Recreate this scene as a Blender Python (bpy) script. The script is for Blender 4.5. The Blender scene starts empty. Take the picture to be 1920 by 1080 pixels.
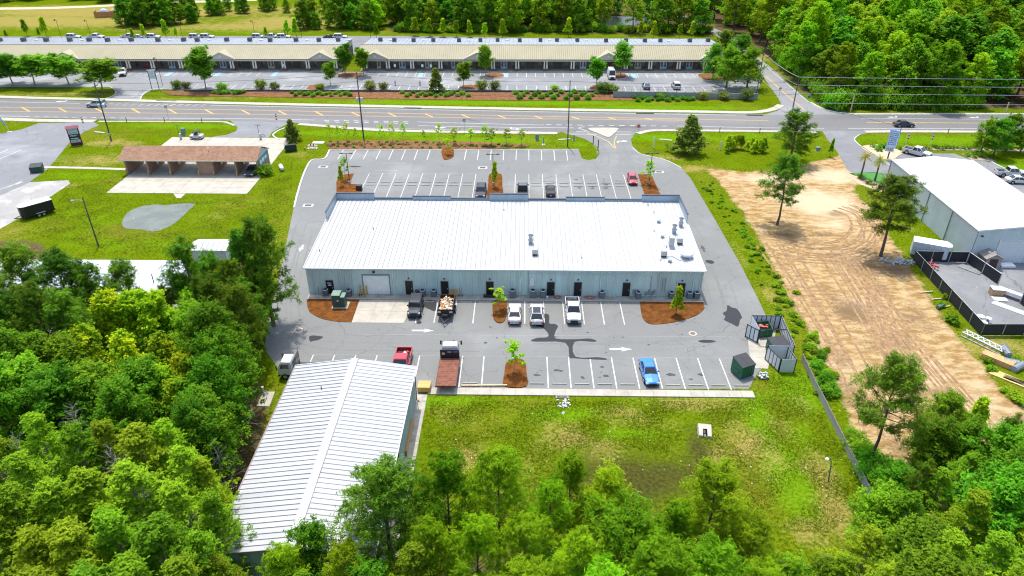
import bpy, bmesh, math, random
import numpy as np
from mathutils import Vector, Matrix

# ------------------------------------------------------------------ camera, sky, sun, exposure
scene = bpy.context.scene
R = math.radians
F_PX = 1340.0                       # focal length in pixels of a 1920 wide frame
CAM_H = 54.5
PITCH = math.atan(801.0 / F_PX)
YAW = 25.0 / (F_PX / math.cos(PITCH))
cam_data = bpy.data.cameras.new('camera')
cam_data.sensor_width = 36.0
cam_data.lens = F_PX / 1920.0 * 36.0
cam_data.clip_start = 0.5
cam_data.clip_end = 9000.0
cam = bpy.data.objects.new('camera', cam_data)
scene.collection.objects.link(cam)
cam.location = (0, 0, CAM_H)
cam.rotation_euler = (math.pi / 2 - PITCH, 0, YAW)
scene.camera = cam

SUN_EL, SUN_AZ = R(69.0), R(-14.0)   # azimuth from +Y towards +X (the sun stands beyond the far plaza)
world = bpy.data.worlds.new('World')
scene.world = world
world.use_nodes = True
wn = world.node_tree
sky = wn.nodes.new('ShaderNodeTexSky')
sky.sky_type = 'NISHITA'
sky.sun_disc = False
sky.sun_elevation = SUN_EL
sky.sun_rotation = SUN_AZ
sky.altitude = 30
sky.air_density = 1.0
sky.dust_density = 2.6
sky.ozone_density = 1.0
bg = wn.nodes['Background']
bg.inputs[1].default_value = 0.15
wn.links.new(sky.outputs[0], bg.inputs[0])
sun_data = bpy.data.lights.new('sun', 'SUN')
sun_data.energy = 2.0
sun_data.angle = R(0.55)
sun_data.color = (1.0, 0.96, 0.9)
sun = bpy.data.objects.new('sun', sun_data)
scene.collection.objects.link(sun)
sdir = Vector((math.sin(SUN_AZ) * math.cos(SUN_EL), math.cos(SUN_AZ) * math.cos(SUN_EL), math.sin(SUN_EL)))
sun.rotation_euler = sdir.to_track_quat('Z', 'Y').to_euler()
sun.location = (0, 150, 120)
vs = scene.view_settings
vs.view_transform = 'Standard'
vs.look = 'None'
vs.gamma = 1.0
vs.use_curve_mapping = False
vs.exposure = 1.15
scene.cycles.use_denoising = True
scene.cycles.filter_width = 1.15
scene.cycles.max_bounces = 8
scene.cycles.sample_clamp_indirect = 4.0

# ------------------------------------------------------------------ helpers
COL = scene.collection
rnd = random.Random(11)
_c, _s, _cy, _sy = math.cos(PITCH), math.sin(PITCH), math.cos(YAW), math.sin(YAW)


def at(px, py, z=0.0):
    """survey: the point at height z that a mark in the aerial photograph stands for"""
    u = (px - 960) / F_PX
    v = (py - 540) / F_PX
    dx, dy, dz = u, _c - v * _s, -_s - v * _c
    t = (z - CAM_H) / dz
    return Vector(((dx * _cy - dy * _sy) * t, (dx * _sy + dy * _cy) * t, z))


def a2(px, py, z=0.0):
    p = at(px, py, z)
    return (p.x, p.y)


def tag(o, label=None, cat=None, group=None, kind=None):
    if label: o['label'] = label
    if cat: o['category'] = cat
    if group: o['group'] = group
    if kind: o['kind'] = kind
    return o


def thing(name, label, cat, loc=(0, 0, 0), rz=0.0, group=None):
    o = bpy.data.objects.new(name, None)
    o.empty_display_size = 0.3
    COL.objects.link(o)
    o.location = loc
    o.rotation_euler = (0, 0, rz)
    return tag(o, label, cat, group)


def copy_tree(o, parent=None):
    c = o.copy()
    COL.objects.link(c)
    c.parent = parent
    for ch in list(o.children):
        copy_tree(ch, c)
    return c


def place(o, loc=None, rz=None, label=None, group=None, scale=None):
    if loc is not None: o.location = loc
    if rz is not None: o.rotation_euler = (0, 0, rz)
    if label: o['label'] = label
    if group: o['group'] = group
    if scale is not None:
        o.scale = (scale, scale, scale) if not hasattr(scale, '__len__') else scale
    return o


def inst(src, name, parent=None, loc=(0, 0, 0), rot=(0, 0, 0), scale=None):
    """another piece that shares the mesh of src"""
    o = bpy.data.objects.new(name, src.data if hasattr(src, 'data') else src)
    COL.objects.link(o)
    o.parent = parent
    o.location = loc
    o.rotation_euler = rot
    if scale: o.scale = scale
    return o


ORD = ['first', 'second', 'third', 'fourth', 'fifth', 'sixth', 'seventh', 'eighth', 'ninth', 'tenth', 'eleventh', 'twelfth', 'thirteenth', 'fourteenth', 'fifteenth', 'sixteenth', 'seventeenth', 'eighteenth', 'nineteenth',
       'twentieth', 'twenty-first', 'twenty-second', 'twenty-third', 'twenty-fourth']


class MB:
    """collects shapes and links them as ONE mesh object"""

    def __init__(s):
        s.v, s.f, s.m = [], [], []

    def add(s, vs_, fs, mi=0):
        b = len(s.v)
        s.v += [tuple(p) for p in vs_]
        s.f += [tuple(b + i for i in f) for f in fs]
        s.m += [mi] * len(fs)
        return s

    def box(s, x0, x1, y0, y1, z0, z1, mi=0):
        v = [(x, y, z) for z in (z0, z1) for y in (y0, y1) for x in (x0, x1)]
        return s.add(v, [(0, 2, 3, 1), (4, 5, 7, 6), (0, 1, 5, 4), (2, 6, 7, 3), (0, 4, 6, 2), (1, 3, 7, 5)], mi)

    def bev(s, x0, x1, y0, y1, z0, z1, b=0.04, mi=0):
        """box whose top edges are cut back"""
        v = [(x0, y0, z0), (x1, y0, z0), (x1, y1, z0), (x0, y1, z0),
             (x0, y0, z1 - b), (x1, y0, z1 - b), (x1, y1, z1 - b), (x0, y1, z1 - b),
             (x0 + b, y0 + b, z1), (x1 - b, y0 + b, z1), (x1 - b, y1 - b, z1), (x0 + b, y1 - b, z1)]
        f = [(3, 2, 1, 0)]
        for k in (0, 4):
            for i in range(4):
                j = (i + 1) % 4
                f.append((k + i, k + j, k + 4 + j, k + 4 + i))
        f.append((8, 9, 10, 11))
        return s.add(v, f, mi)

    def obox(s, c, size, rot=(0, 0, 0), mi=0):
        from mathutils import Euler
        m = Euler(rot).to_matrix()
        hx, hy, hz = size[0] / 2, size[1] / 2, size[2] / 2
        v = [Vector(c) + m @ Vector((x, y, z)) for z in (-hz, hz) for y in (-hy, hy) for x in (-hx, hx)]
        return s.add(v, [(0, 2, 3, 1), (4, 5, 7, 6), (0, 1, 5, 4), (2, 6, 7, 3), (0, 4, 6, 2), (1, 3, 7, 5)], mi)

    def bar(s, p0, p1, w, h=None, mi=0):
        """square bar from p0 to p1"""
        p0, p1 = Vector(p0), Vector(p1)
        h = h or w
        d = (p1 - p0)
        if d.length < 1e-6: return s
        d.normalize()
        up = Vector((0, 0, 1)) if abs(d.z) < 0.95 else Vector((0, 1, 0))
        a = d.cross(up).normalized()
        b = a.cross(d).normalized()
        v = []
        for p in (p0, p1):
            for x, y in ((-1, -1), (1, -1), (1, 1), (-1, 1)):
                v.append(p + a * x * w / 2 + b * y * h / 2)
        return s.add(v, [(3, 2, 1, 0), (4, 5, 6, 7), (0, 1, 5, 4), (1, 2, 6, 5), (2, 3, 7, 6), (3, 0, 4, 7)], mi)

    def tube(s, pts, rad, n=6, cap=True, mi=0):
        pts = [Vector(p) for p in pts]
        if not hasattr(rad, '__len__'): rad = [rad] * len(pts)
        v, f = [], []
        a = None
        for i, p in enumerate(pts):
            d = (pts[min(i + 1, len(pts) - 1)] - pts[max(i - 1, 0)])
            d = d.normalized() if d.length > 1e-9 else Vector((0, 0, 1))
            if a is None:
                ref = Vector((1, 0, 0)) if abs(d.x) < 0.9 else Vector((0, 1, 0))
                a = d.cross(ref).normalized()
            else:
                a = (a - d * a.dot(d))
                a = a.normalized() if a.length > 1e-6 else d.orthogonal().normalized()
            b = d.cross(a)
            for k in range(n):
                t = 2 * math.pi * k / n
                v.append(p + (a * math.cos(t) + b * math.sin(t)) * rad[i])
        for i in range(len(pts) - 1):
            for k in range(n):
                k2 = (k + 1) % n
                f.append((i * n + k, i * n + k2, (i + 1) * n + k2, (i + 1) * n + k))
        if cap:
            f.append(tuple(range(n - 1, -1, -1)))
            f.append(tuple(range((len(pts) - 1) * n, len(pts) * n)))
        return s.add(v, f, mi)

    def cyl(s, x, y, z0, z1, r, n=10, r1=None, mi=0):
        return s.tube([(x, y, z0), (x, y, z1)], [r, r if r1 is None else r1], n, True, mi)

    def lathe(s, prof, n=12, cx=0, cy=0, mi=0):
        v, f = [], []
        for r, z in prof:
            for k in range(n):
                t = 2 * math.pi * k / n
                v.append((cx + r * math.cos(t), cy + r * math.sin(t), z))
        for i in range(len(prof) - 1):
            for k in range(n):
                k2 = (k + 1) % n
                f.append((i * n + k, i * n + k2, (i + 1) * n + k2, (i + 1) * n + k))
        f.append(tuple(range(n - 1, -1, -1)))
        f.append(tuple(range((len(prof) - 1) * n, len(prof) * n)))
        return s.add(v, f, mi)

    def prism(s, poly, z0, z1, mi=0):
        """poly is 2D; walls and top (and bottom)"""
        if area2(poly) < 0: poly = poly[::-1]
        n = len(poly)
        v = [(x, y, z0) for x, y in poly] + [(x, y, z1) for x, y in poly]
        f = [(i, (i + 1) % n, n + (i + 1) % n, n + i) for i in range(n)]
        f.append(tuple(range(n, 2 * n)))
        f.append(tuple(range(n - 1, -1, -1)))
        return s.add(v, f, mi)

    def poly(s, pts, mi=0):
        return s.add(pts, [tuple(range(len(pts)))], mi)

    def sheet(s, poly, z, mi=0):
        if area2(poly) < 0: poly = poly[::-1]
        return s.add([(x, y, z) for x, y in poly], [tuple(range(len(poly)))], mi)

    def ribbon(s, pts, w, z, mi=0):
        """flat strip along a 2D polyline"""
        L, Rr = offset(pts, w / 2), offset(pts, -w / 2)
        n = len(pts)
        v = [(x, y, z) for x, y in L] + [(x, y, z) for x, y in Rr]
        return s.add(v, [(n + i, n + i + 1, i + 1, i) for i in range(n - 1)], mi)

    def kerb(s, pts, w, z0, z1, mi=0):
        """raised strip along a 2D polyline, top edges softened"""
        e = min(0.03, w / 4)
        A, B = offset(pts, w / 2), offset(pts, -w / 2)
        A2, B2 = offset(pts, w / 2 - e), offset(pts, -w / 2 + e)
        n = len(pts)
        v = []
        for i in range(n):
            v += [(A[i][0], A[i][1], z0), (A[i][0], A[i][1], z1 - e), (A2[i][0], A2[i][1], z1),
                  (B2[i][0], B2[i][1], z1), (B[i][0], B[i][1], z1 - e), (B[i][0], B[i][1], z0)]
        f = []
        for i in range(n - 1):
            for k in range(5):
                f.append((i * 6 + k + 1, i * 6 + k, (i + 1) * 6 + k, (i + 1) * 6 + k + 1))
        f.append((0, 1, 2, 3, 4, 5))
        f.append(tuple((n - 1) * 6 + k for k in (5, 4, 3, 2, 1, 0)))
        return s.add(v, f, mi)

    def build(s, name, mats, parent=None, loc=(0, 0, 0), rot=(0, 0, 0), smooth=False):
        me = bpy.data.meshes.new(name)
        me.from_pydata(s.v, [], s.f)
        if not isinstance(mats, (list, tuple)): mats = [mats]
        for m in mats: me.materials.append(m)
        if len(mats) > 1: me.polygons.foreach_set('material_index', s.m)
        if smooth: me.polygons.foreach_set('use_smooth', [True] * len(s.f))
        me.update()
        o = bpy.data.objects.new(name, me)
        COL.objects.link(o)
        o.parent = parent
        o.location = loc
        o.rotation_euler = rot
        return o


def area2(p):
    return sum(p[i][0] * p[(i + 1) % len(p)][1] - p[(i + 1) % len(p)][0] * p[i][1] for i in range(len(p)))


def offset(pts, d):
    out = []
    n = len(pts)
    for i in range(n):
        x0, y0 = pts[max(i - 1, 0)]
        x1, y1 = pts[min(i + 1, n - 1)]
        dx, dy = x1 - x0, y1 - y0
        l = math.hypot(dx, dy) or 1
        out.append((pts[i][0] - dy / l * d, pts[i][1] + dx / l * d))
    return out


def smooth_line(pts, n=6, closed=False):
    """Catmull-Rom through 2D points"""
    P = [Vector((p[0], p[1])) for p in pts]
    m = len(P)
    out = []
    rng = range(m if closed else m - 1)
    for i in rng:
        if closed:
            p0, p1, p2, p3 = P[(i - 1) % m], P[i], P[(i + 1) % m], P[(i + 2) % m]
        else:
            p0, p1, p2, p3 = P[max(i - 1, 0)], P[i], P[i + 1], P[min(i + 2, m - 1)]
        for k in range(n):
            t = k / n
            q = 0.5 * ((2 * p1) + (p2 - p0) * t + (2 * p0 - 5 * p1 + 4 * p2 - p3) * t * t + (3 * p1 - p0 - 3 * p2 + p3) * t ** 3)
            out.append((q.x, q.y))
    if not closed: out.append((P[-1].x, P[-1].y))
    return out


def px2(lst, z=0.0):
    return [a2(x, y, z) for x, y in lst]


# ------------------------------------------------------------------ materials
MATS = {}


def nodes_of(name):
    m = bpy.data.materials.new(name)
    m.use_nodes = True
    return m, m.node_tree.nodes, m.node_tree.links, m.node_tree.nodes['Principled BSDF']


def noise(N, L, vec, scale, detail=4, rough=0.55):
    n = N.new('ShaderNodeTexNoise')
    n.inputs['Scale'].default_value = scale
    n.inputs['Detail'].default_value = detail
    n.inputs['Roughness'].default_value = rough
    if vec is not None: L.new(vec, n.inputs['Vector'])
    return n.outputs['Fac']


def maprange(N, L, val, a, b, c=0.0, d=1.0, smooth=True):
    n = N.new('ShaderNodeMapRange')
    if smooth: n.interpolation_type = 'SMOOTHSTEP'
    for i, x in ((1, a), (2, b), (3, c), (4, d)): n.inputs[i].default_value = x
    L.new(val, n.inputs[0])
    return n.outputs[0]


def mixc(N, L, fac, a, b, mode='MIX'):
    n = N.new('ShaderNodeMix')
    n.data_type = 'RGBA'
    n.blend_type = mode
    for i, x in ((0, fac), (6, a), (7, b)):
        if isinstance(x, (int, float)): n.inputs[i].default_value = x
        elif isinstance(x, (tuple, list)): n.inputs[i].default_value = (*x[:3], 1)
        else: L.new(x, n.inputs[i])
    return n.outputs[2]


def mth(N, L, op, a, b=None):
    n = N.new('ShaderNodeMath')
    n.operation = op
    for i, x in ((0, a), (1, b)):
        if x is None: continue
        if isinstance(x, (int, float)): n.inputs[i].default_value = x
        else: L.new(x, n.inputs[i])
    return n.outputs[0]


def M(name, col, rough=0.6, metal=0.0, var=0.16, scale=3.0, bump=0.0, bscale=30.0, grime=0.0, spec=0.4, coat=0.0, stretch=None, coords='Object'):
    """plain material: base colour with uneven tone, optional grime and fine relief"""
    if name in MATS: return MATS[name]
    m, N, L, P = nodes_of(name)
    tc = N.new('ShaderNodeTexCoord')
    if coords == 'World':
        vec = N.new('ShaderNodeNewGeometry').outputs['Position']
    else:
        vec = tc.outputs['Object']
    if stretch:
        mp = N.new('ShaderNodeMapping')
        mp.inputs['Scale'].default_value = stretch
        L.new(vec, mp.inputs[0])
        vec = mp.outputs[0]
    fac = maprange(N, L, noise(N, L, vec, scale, 5, 0.6), 0.3, 0.7)
    lo = tuple(c * (1 - var) for c in col)
    hi = tuple(min(1, c * (1 + var * 0.8)) for c in col)
    c = mixc(N, L, fac, lo, hi)
    if grime:
        g = maprange(N, L, noise(N, L, vec, scale * 0.37 + 0.11, 6, 0.7), 0.48, 0.75, 0, grime)
        c = mixc(N, L, g, c, (col[0] * 0.4 + 0.02, col[1] * 0.38 + 0.018, col[2] * 0.34 + 0.014))
    oi = N.new('ShaderNodeObjectInfo')
    r = maprange(N, L, oi.outputs['Random'], 0, 1, 0.95, 1.05, False)
    c = mixc(N, L, 1.0, c, r, 'MULTIPLY')
    L.new(c, P.inputs['Base Color'])
    P.inputs['Roughness'].default_value = rough
    P.inputs['Metallic'].default_value = metal
    P.inputs['Specular IOR Level'].default_value = spec
    P.inputs['Coat Weight'].default_value = coat
    if bump:
        b = N.new('ShaderNodeBump')
        b.inputs['Strength'].default_value = bump
        b.inputs['Distance'].default_value = 0.02
        L.new(noise(N, L, vec, bscale, 3, 0.6), b.inputs['Height'])
        L.new(b.outputs[0], P.inputs['Normal'])
    MATS[name] = m
    return m


def asphalt(name, col, worn=0.25, wscale=0.12, dark=0.25, tint=(1, 1, 1), stretch=None):
    """paving: fine aggregate, broad worn pale areas, darker patches, hairline cracks"""
    if name in MATS: return MATS[name]
    m, N, L, P = nodes_of(name)
    pos = N.new('ShaderNodeNewGeometry').outputs['Position']
    vec = pos
    if stretch:
        mp = N.new('ShaderNodeMapping')
        mp.inputs['Scale'].default_value = stretch
        L.new(pos, mp.inputs[0])
        vec = mp.outputs[0]
    c0 = tuple(col[i] * tint[i] for i in range(3))
    fine = noise(N, L, pos, 9.0, 4, 0.7)
    c = mixc(N, L, maprange(N, L, fine, 0.3, 0.7), tuple(x * 0.86 for x in c0), tuple(x * 1.12 for x in c0))
    w = maprange(N, L, noise(N, L, vec, wscale, 6, 0.62), 0.46, 0.72, 0, worn)
    c = mixc(N, L, w, c, tuple(min(0.6, x * 1.9 + 0.02) for x in c0))
    d = maprange(N, L, noise(N, L, vec, wscale * 2.7 + 0.03, 6, 0.7), 0.52, 0.75, 0, dark)
    c = mixc(N, L, d, c, tuple(x * 0.45 for x in c0))
    vo = N.new('ShaderNodeTexVoronoi')
    vo.feature = 'DISTANCE_TO_EDGE'
    vo.inputs['Scale'].default_value = 0.13
    wob = N.new('ShaderNodeVectorMath')
    wob.operation = 'MULTIPLY_ADD'
    nn = N.new('ShaderNodeTexNoise')
    nn.inputs['Scale'].default_value = 0.5
    nn.inputs['Detail'].default_value = 5
    L.new(pos, nn.inputs['Vector'])
    L.new(nn.outputs['Color'], wob.inputs[0])
    wob.inputs[1].default_value = (3, 3, 0)
    L.new(pos, wob.inputs[2])
    L.new(wob.outputs[0], vo.inputs['Vector'])
    cr = maprange(N, L, vo.outputs['Distance'], 0.0, 0.008, 0.5, 0.0)
    c = mixc(N, L, cr, c, tuple(x * 0.4 for x in c0))
    L.new(c, P.inputs['Base Color'])
    P.inputs['Roughness'].default_value = 0.85
    P.inputs['Specular IOR Level'].default_value = 0.25
    b = N.new('ShaderNodeBump')
    b.inputs['Strength'].default_value = 0.25
    b.inputs['Distance'].default_value = 0.01
    L.new(noise(N, L, pos, 40.0, 2, 0.6), b.inputs['Height'])
    L.new(b.outputs[0], P.inputs['Normal'])
    MATS[name] = m
    return m


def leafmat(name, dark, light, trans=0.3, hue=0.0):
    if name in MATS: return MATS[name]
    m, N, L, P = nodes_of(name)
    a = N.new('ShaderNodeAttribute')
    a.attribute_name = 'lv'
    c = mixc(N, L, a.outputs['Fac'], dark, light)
    oi = N.new('ShaderNodeObjectInfo')
    hs = N.new('ShaderNodeHueSaturation')
    L.new(maprange(N, L, oi.outputs['Random'], 0, 1, 0.478 + hue, 0.526 + hue, False), hs.inputs['Hue'])
    rr = mth(N, L, 'FRACT', mth(N, L, 'MULTIPLY', oi.outputs['Random'], 7.31))
    L.new(maprange(N, L, rr, 0, 1, 0.68, 1.36, False), hs.inputs['Value'])
    hs.inputs['Saturation'].default_value = 1.0
    L.new(c, hs.inputs['Color'])
    L.new(hs.outputs[0], P.inputs['Base Color'])
    P.inputs['Roughness'].default_value = 0.7
    P.inputs['Specular IOR Level'].default_value = 0.08
    t = N.new('ShaderNodeBsdfTranslucent')
    tc = mixc(N, L, 1.0, hs.outputs[0], (1.35, 1.3, 0.4), 'MULTIPLY')
    L.new(tc, t.inputs['Color'])
    mx = N.new('ShaderNodeMixShader')
    mx.inputs[0].default_value = trans
    out = N['Material Output']
    L.new(P.outputs[0], mx.inputs[1])
    L.new(t.outputs[0], mx.inputs[2])
    L.new(mx.outputs[0], out.inputs['Surface'])
    MATS[name] = m
    return m


def glassmat(name, col=(0.012, 0.016, 0.02), rough=0.06):
    if name in MATS: return MATS[name]
    m, N, L, P = nodes_of(name)
    P.inputs['Base Color'].default_value = (*col, 1)
    P.inputs['Roughness'].default_value = rough
    P.inputs['Specular IOR Level'].default_value = 0.7
    MATS[name] = m
    return m

# ------------------------------------------------------------------ palette
asph_lot = asphalt('asphalt_lot', (0.18, 0.183, 0.172), 0.3, 0.06, 0.18)
asph_road = asphalt('asphalt_road', (0.155, 0.153, 0.146), 0.22, 0.05, 0.15, stretch=(0.25, 1.6, 1))
asph_old = asphalt('asphalt_old', (0.2, 0.205, 0.205), 0.55, 0.09, 0.45, stretch=(0.6, 1.0, 1))
asph_left = asphalt('asphalt_left', (0.19, 0.195, 0.2), 0.5, 0.07, 0.4)
asph_yard = asphalt('asphalt_yard', (0.18, 0.184, 0.184), 0.3, 0.1, 0.2)
conc = M('concrete', (0.38, 0.355, 0.295), 0.85, var=0.13, scale=0.6, bump=0.15, grime=0.3, coords='World')
conc_pale = M('concrete_pale', (0.4, 0.37, 0.3), 0.85, var=0.12, scale=0.7, bump=0.1, grime=0.3, coords='World')
conc_kerb = M('concrete_kerb', (0.5, 0.49, 0.45), 0.85, var=0.15, scale=1.2, grime=0.25, coords='World')
conc_dirty = M('concrete_stained', (0.36, 0.34, 0.28), 0.9, var=0.25, scale=0.9, bump=0.2, grime=0.55, coords='World')
paint_white = M('paint_white', (0.55, 0.55, 0.53), 0.6, var=0.2, scale=2.5, grime=0.6, coords='World')
paint_faded = M('paint_white_faded', (0.3, 0.3, 0.295), 0.7, var=0.2, scale=2.0, grime=0.5, coords='World')
paint_yellow = M('paint_yellow', (0.55, 0.33, 0.07), 0.6, var=0.15, scale=2.0, grime=0.3, coords='World')
paint_blue = M('paint_blue_bay', (0.25, 0.45, 0.7), 0.6, var=0.2, scale=2.0, grime=0.3, coords='World')
mulch = M('mulch_straw', (0.155, 0.06, 0.017), 0.95, var=0.35, scale=1.1, bump=0.8, bscale=14, grime=0.65, spec=0.0, coords='World')
mulch_far = M('mulch_brown', (0.2, 0.1, 0.05), 0.95, var=0.3, scale=1.0, bump=0.6, bscale=10, grime=0.4, spec=0.0, coords='World')


def wetmat():
    m, N, L, P = nodes_of('wet_asphalt')
    pos = N.new('ShaderNodeNewGeometry').outputs['Position']
    c = mixc(N, L, noise(N, L, pos, 5.0, 4, 0.7), (0.02, 0.022, 0.025), (0.05, 0.052, 0.057))
    L.new(c, P.inputs['Base Color'])
    P.inputs['Roughness'].default_value = 0.8
    P.inputs['Specular IOR Level'].default_value = 0.2
    return m


wet = wetmat()

# ------------------------------------------------------------------ ground with its bare, dry, littered and lush areas
def axis(near0, near1, step, far0, far1, step2, huge):
    a = list(np.arange(near0, near1, step))
    lo = list(np.arange(near0, far0, -step2))[1:][::-1]
    hi = list(np.arange(near1, far1, step2))
    return np.array([-huge, -huge * 0.4] + lo + a + hi + [huge * 0.4, huge]) if far0 < 0 else np.array(lo + a + hi + [huge * 0.4, huge])


gx = axis(-112, 104, 0.8, -300, 300, 3.0, 5000)
gy = np.concatenate([[-2000, -300, -50, 0], np.arange(12, 200, 0.8), np.arange(200, 430, 2.2), [600, 1200, 6000]])
GX, GY = np.meshgrid(gx, gy)
gpx, gpy = GX.ravel(), GY.ravel()
NV = gpx.size


def sdist(poly):
    """signed distance (inside positive) of all ground points to a polygon"""
    P = np.array(poly)
    Q = np.roll(P, -1, axis=0)
    d2 = np.full(NV, 1e18)
    inside = np.zeros(NV, bool)
    for (x0, y0), (x1, y1) in zip(P, Q):
        ex, ey = x1 - x0, y1 - y0
        wx, wy = gpx - x0, gpy - y0
        t = np.clip((wx * ex + wy * ey) / (ex * ex + ey * ey + 1e-9), 0, 1)
        d2 = np.minimum(d2, (wx - ex * t) ** 2 + (wy - ey * t) ** 2)
        cnd = (y0 > gpy) != (y1 > gpy)
        xin = (x1 - x0) * (gpy - y0) / ((y1 - y0) if abs(y1 - y0) > 1e-9 else 1e-9) + x0
        inside ^= cnd & (gpx < xin)
    d = np.sqrt(d2)
    return np.where(inside, d, -d)


def region(poly_px, feather):
    d = sdist(px2(poly_px))
    return np.clip(d / feather * 0.5 + 0.5, 0, 1)


def blob(px, py, rx, ry, s=1.0):
    x, y = a2(px, py)
    q = ((gpx - x) / rx) ** 2 + ((gpy - y) / ry) ** 2
    return np.exp(-q * 1.2) * s


dirt = region([(1322, 316), (1400, 322), (1470, 318), (1540, 300), (1575, 292), (1592, 305), (1615, 335), (1600, 360), (1640, 400),
               (1668, 445), (1700, 492), (1725, 530), (1755, 575), (1795, 635), (1835, 680), (1880, 735), (1960, 800), (1960, 900),
               (1720, 905), (1655, 890), (1600, 800), (1562, 700), (1522, 630), (1478, 550), (1436, 470), (1396, 402), (1352, 345)], 2.0)
litter = region([(-400, 452), (60, 452), (140, 492), (300, 500), (330, 540), (480, 470), (505, 560), (490, 640), (470, 700), (505, 760),
                 (470, 850), (430, 960), (470, 1075), (480, 1200), (-400, 1200)], 3.0)
litter = np.maximum(litter, region([(470, 1100), (700, 1080), (1000, 1040), (1300, 1075), (1420, 1200), (400, 1200)], 4.0))
litter = np.maximum(litter, region([(1640, 880), (1780, 760), (2100, 800), (2100, 1300), (1500, 1300), (1600, 980)], 4.0) * 0.8)
litter = np.maximum(litter, region([(1560, 198), (1920, 204), (2600, 206), (2600, -120), (1240, -120), (1330, 50), (1440, 105), (1500, 170)], 4.0))
litter = np.maximum(litter, region([(730, 58), (1350, 66), (1400, -120), (700, -120)], 4.0) * 0.9)
litter = np.maximum(litter, blob(450, 880, 4, 9, 0.9))
dry = np.zeros(NV)
for a in ((190, 300, 12, 6, .75), (130, 300, 6, 5, .6), (250, 250, 10, 3, .35), (210, 268, 9, 3.5, .9), (560, 290, 6, 5, .55), (600, 290, 3, 2, .5),
          (560, 360, 4, 10, .35), (545, 430, 3, 12, .5), (520, 500, 2.5, 12, .55), (1060, 820, 4.5, 4, .8), (1140, 850, 3.5, 3, .75), (985, 870, 3, 3, .6),
          (1170, 780, 6, 3.5, .6), (1300, 755, 9, 2.5, .75), (850, 780, 4, 3, .55), (870, 860, 3, 4, .8), (1230, 800, 5, 2.5, .5), (1400, 830, 3, 5, .85), (1440, 860, 3, 5, .7),
          (1460, 800, 3, 5, .55), (1540, 890, 2.5, 6, .8), (1570, 960, 3, 6, .8), (1500, 760, 3, 4, .5), (1520, 1000, 4, 3, .7), (1350, 860, 2.4, 4, .75),
          (1380, 470, 2, 16, .45), (1450, 560, 1.6, 8, .7), (1240, 296, 8, 3, .7), (1300, 316, 7, 3, .9), (1150, 295, 4, 2, .5), (1650, 470, 6, 6, .6), (1700, 430, 4, 5, .5),
          (230, 22, 80, 18, 1.3), (60, 40, 90, 18, 1.1), (480, 50, 60, 12, .9), (300, 55, 60, 8, .6), (560, 40, 34, 16, 1.1), (480, 20, 60, 20, .8), (430, 55, 40, 5, .5), (230, 22, 40, 7, .85), (140, 28, 50, 6, .7), (60, 16, 60, 5, .8), (570, 35, 22, 12, .95), (540, 48, 16, 6, .8), (470, 40, 12, 5, .5), (690, 48, 14, 6, .5), (20, 440, 8, 5, .5),
          (90, 430, 8, 3, .35), (130, 350, 4, 3, .6), (100, 345, 6, 2, .6), (300, 372, 18, 3, .25), (400, 410, 5, 6, .5), (160, 500, 30, 4, .5), (1470, 135, 7, 7, .8), (1500, 150, 6, 6, .4),
          (1440, 108, 5, 8, .9), (60, 178, 25, 1.6, .8), (150, 176, 20, 1.6, .8), (350, 185, 30, 2, .6), (460, 184, 20, 2, .5), (1720, 300, 10, 3, .7), (1780, 305, 8, 2.5, .4), (1750, 740, 3, 3, .6), (1870, 650, 8, 4, .8)):
    dry = np.maximum(dry, blob(*a))
lush = np.zeros(NV)
for a in ((1500, 730, 5, 6, .8), (1420, 770, 2.5, 5, .8), (1500, 820, 3, 4, .6), (1480, 900, 3.2, 7, 1), (1440, 830, 2, 5, .9), (1420, 800, 2, 4, .8), (820, 750, 9, 2, .7), (1050, 775, 6, 2, .8), (1180, 812, 6, 1.2, .8), (1350, 745, 10, 1, .8),
          (350, 236, 22, 3, .8), (700, 250, 30, 3, .9), (900, 262, 24, 3, .9), (1080, 270, 6, 3, .6), (900, 193, 60, 3, .9), (1250, 202, 30, 3, .9), (1260, 258, 16, 4, .9), (1400, 256, 16, 5, .6),
          (1750, 262, 28, 4, .8), (1545, 160, 12, 5, 1), (1530, 190, 9, 3, .8), (150, 330, 16, 3, .6), (250, 460, 20, 5, .5), (180, 420, 6, 10, .5), (420, 380, 14, 3, .5), (120, 400, 6, 6, .4), (1570, 310, 5, 3, .5), (1900, 310, 12, 6, .7),
          (520, 440, 3, 14, .4), (150, 65, 60, 5, .4), (450, 60, 40, 4, .5), (1850, 640, 6, 3, .6), (1530, 660, 2, 4, .6)):
    lush = np.maximum(lush, blob(*a))
wetg = np.zeros(NV)
for a in ((1180, 900, 7.5, 4.2, 1.2), (1180, 890, 5.5, 2.6, 1), (1140, 895, 4, 2.5, .9), (1245, 885, 5, 2.6, .95), (1290, 900, 2.2, 3.4, .8), (1210, 930, 4, 4, .75), (1312, 850, 1.4, 4, 1.2), (1300, 890, 1.6, 4, 1.0), (1295, 880, 1.2, 3.5, .6), (1060, 900, 3, 3, .5), (1120, 940, 8, 4, .5),
          (235, 425, 2.5, 4, .5), (290, 440, 8, 1.2, .4), (345, 380, 5, .8, .6), (245, 248, 20, .7, .5), (1020, 935, 4, 4, .6)):
    wetg = np.maximum(wetg, blob(*a))
sand = np.zeros(NV)
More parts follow.
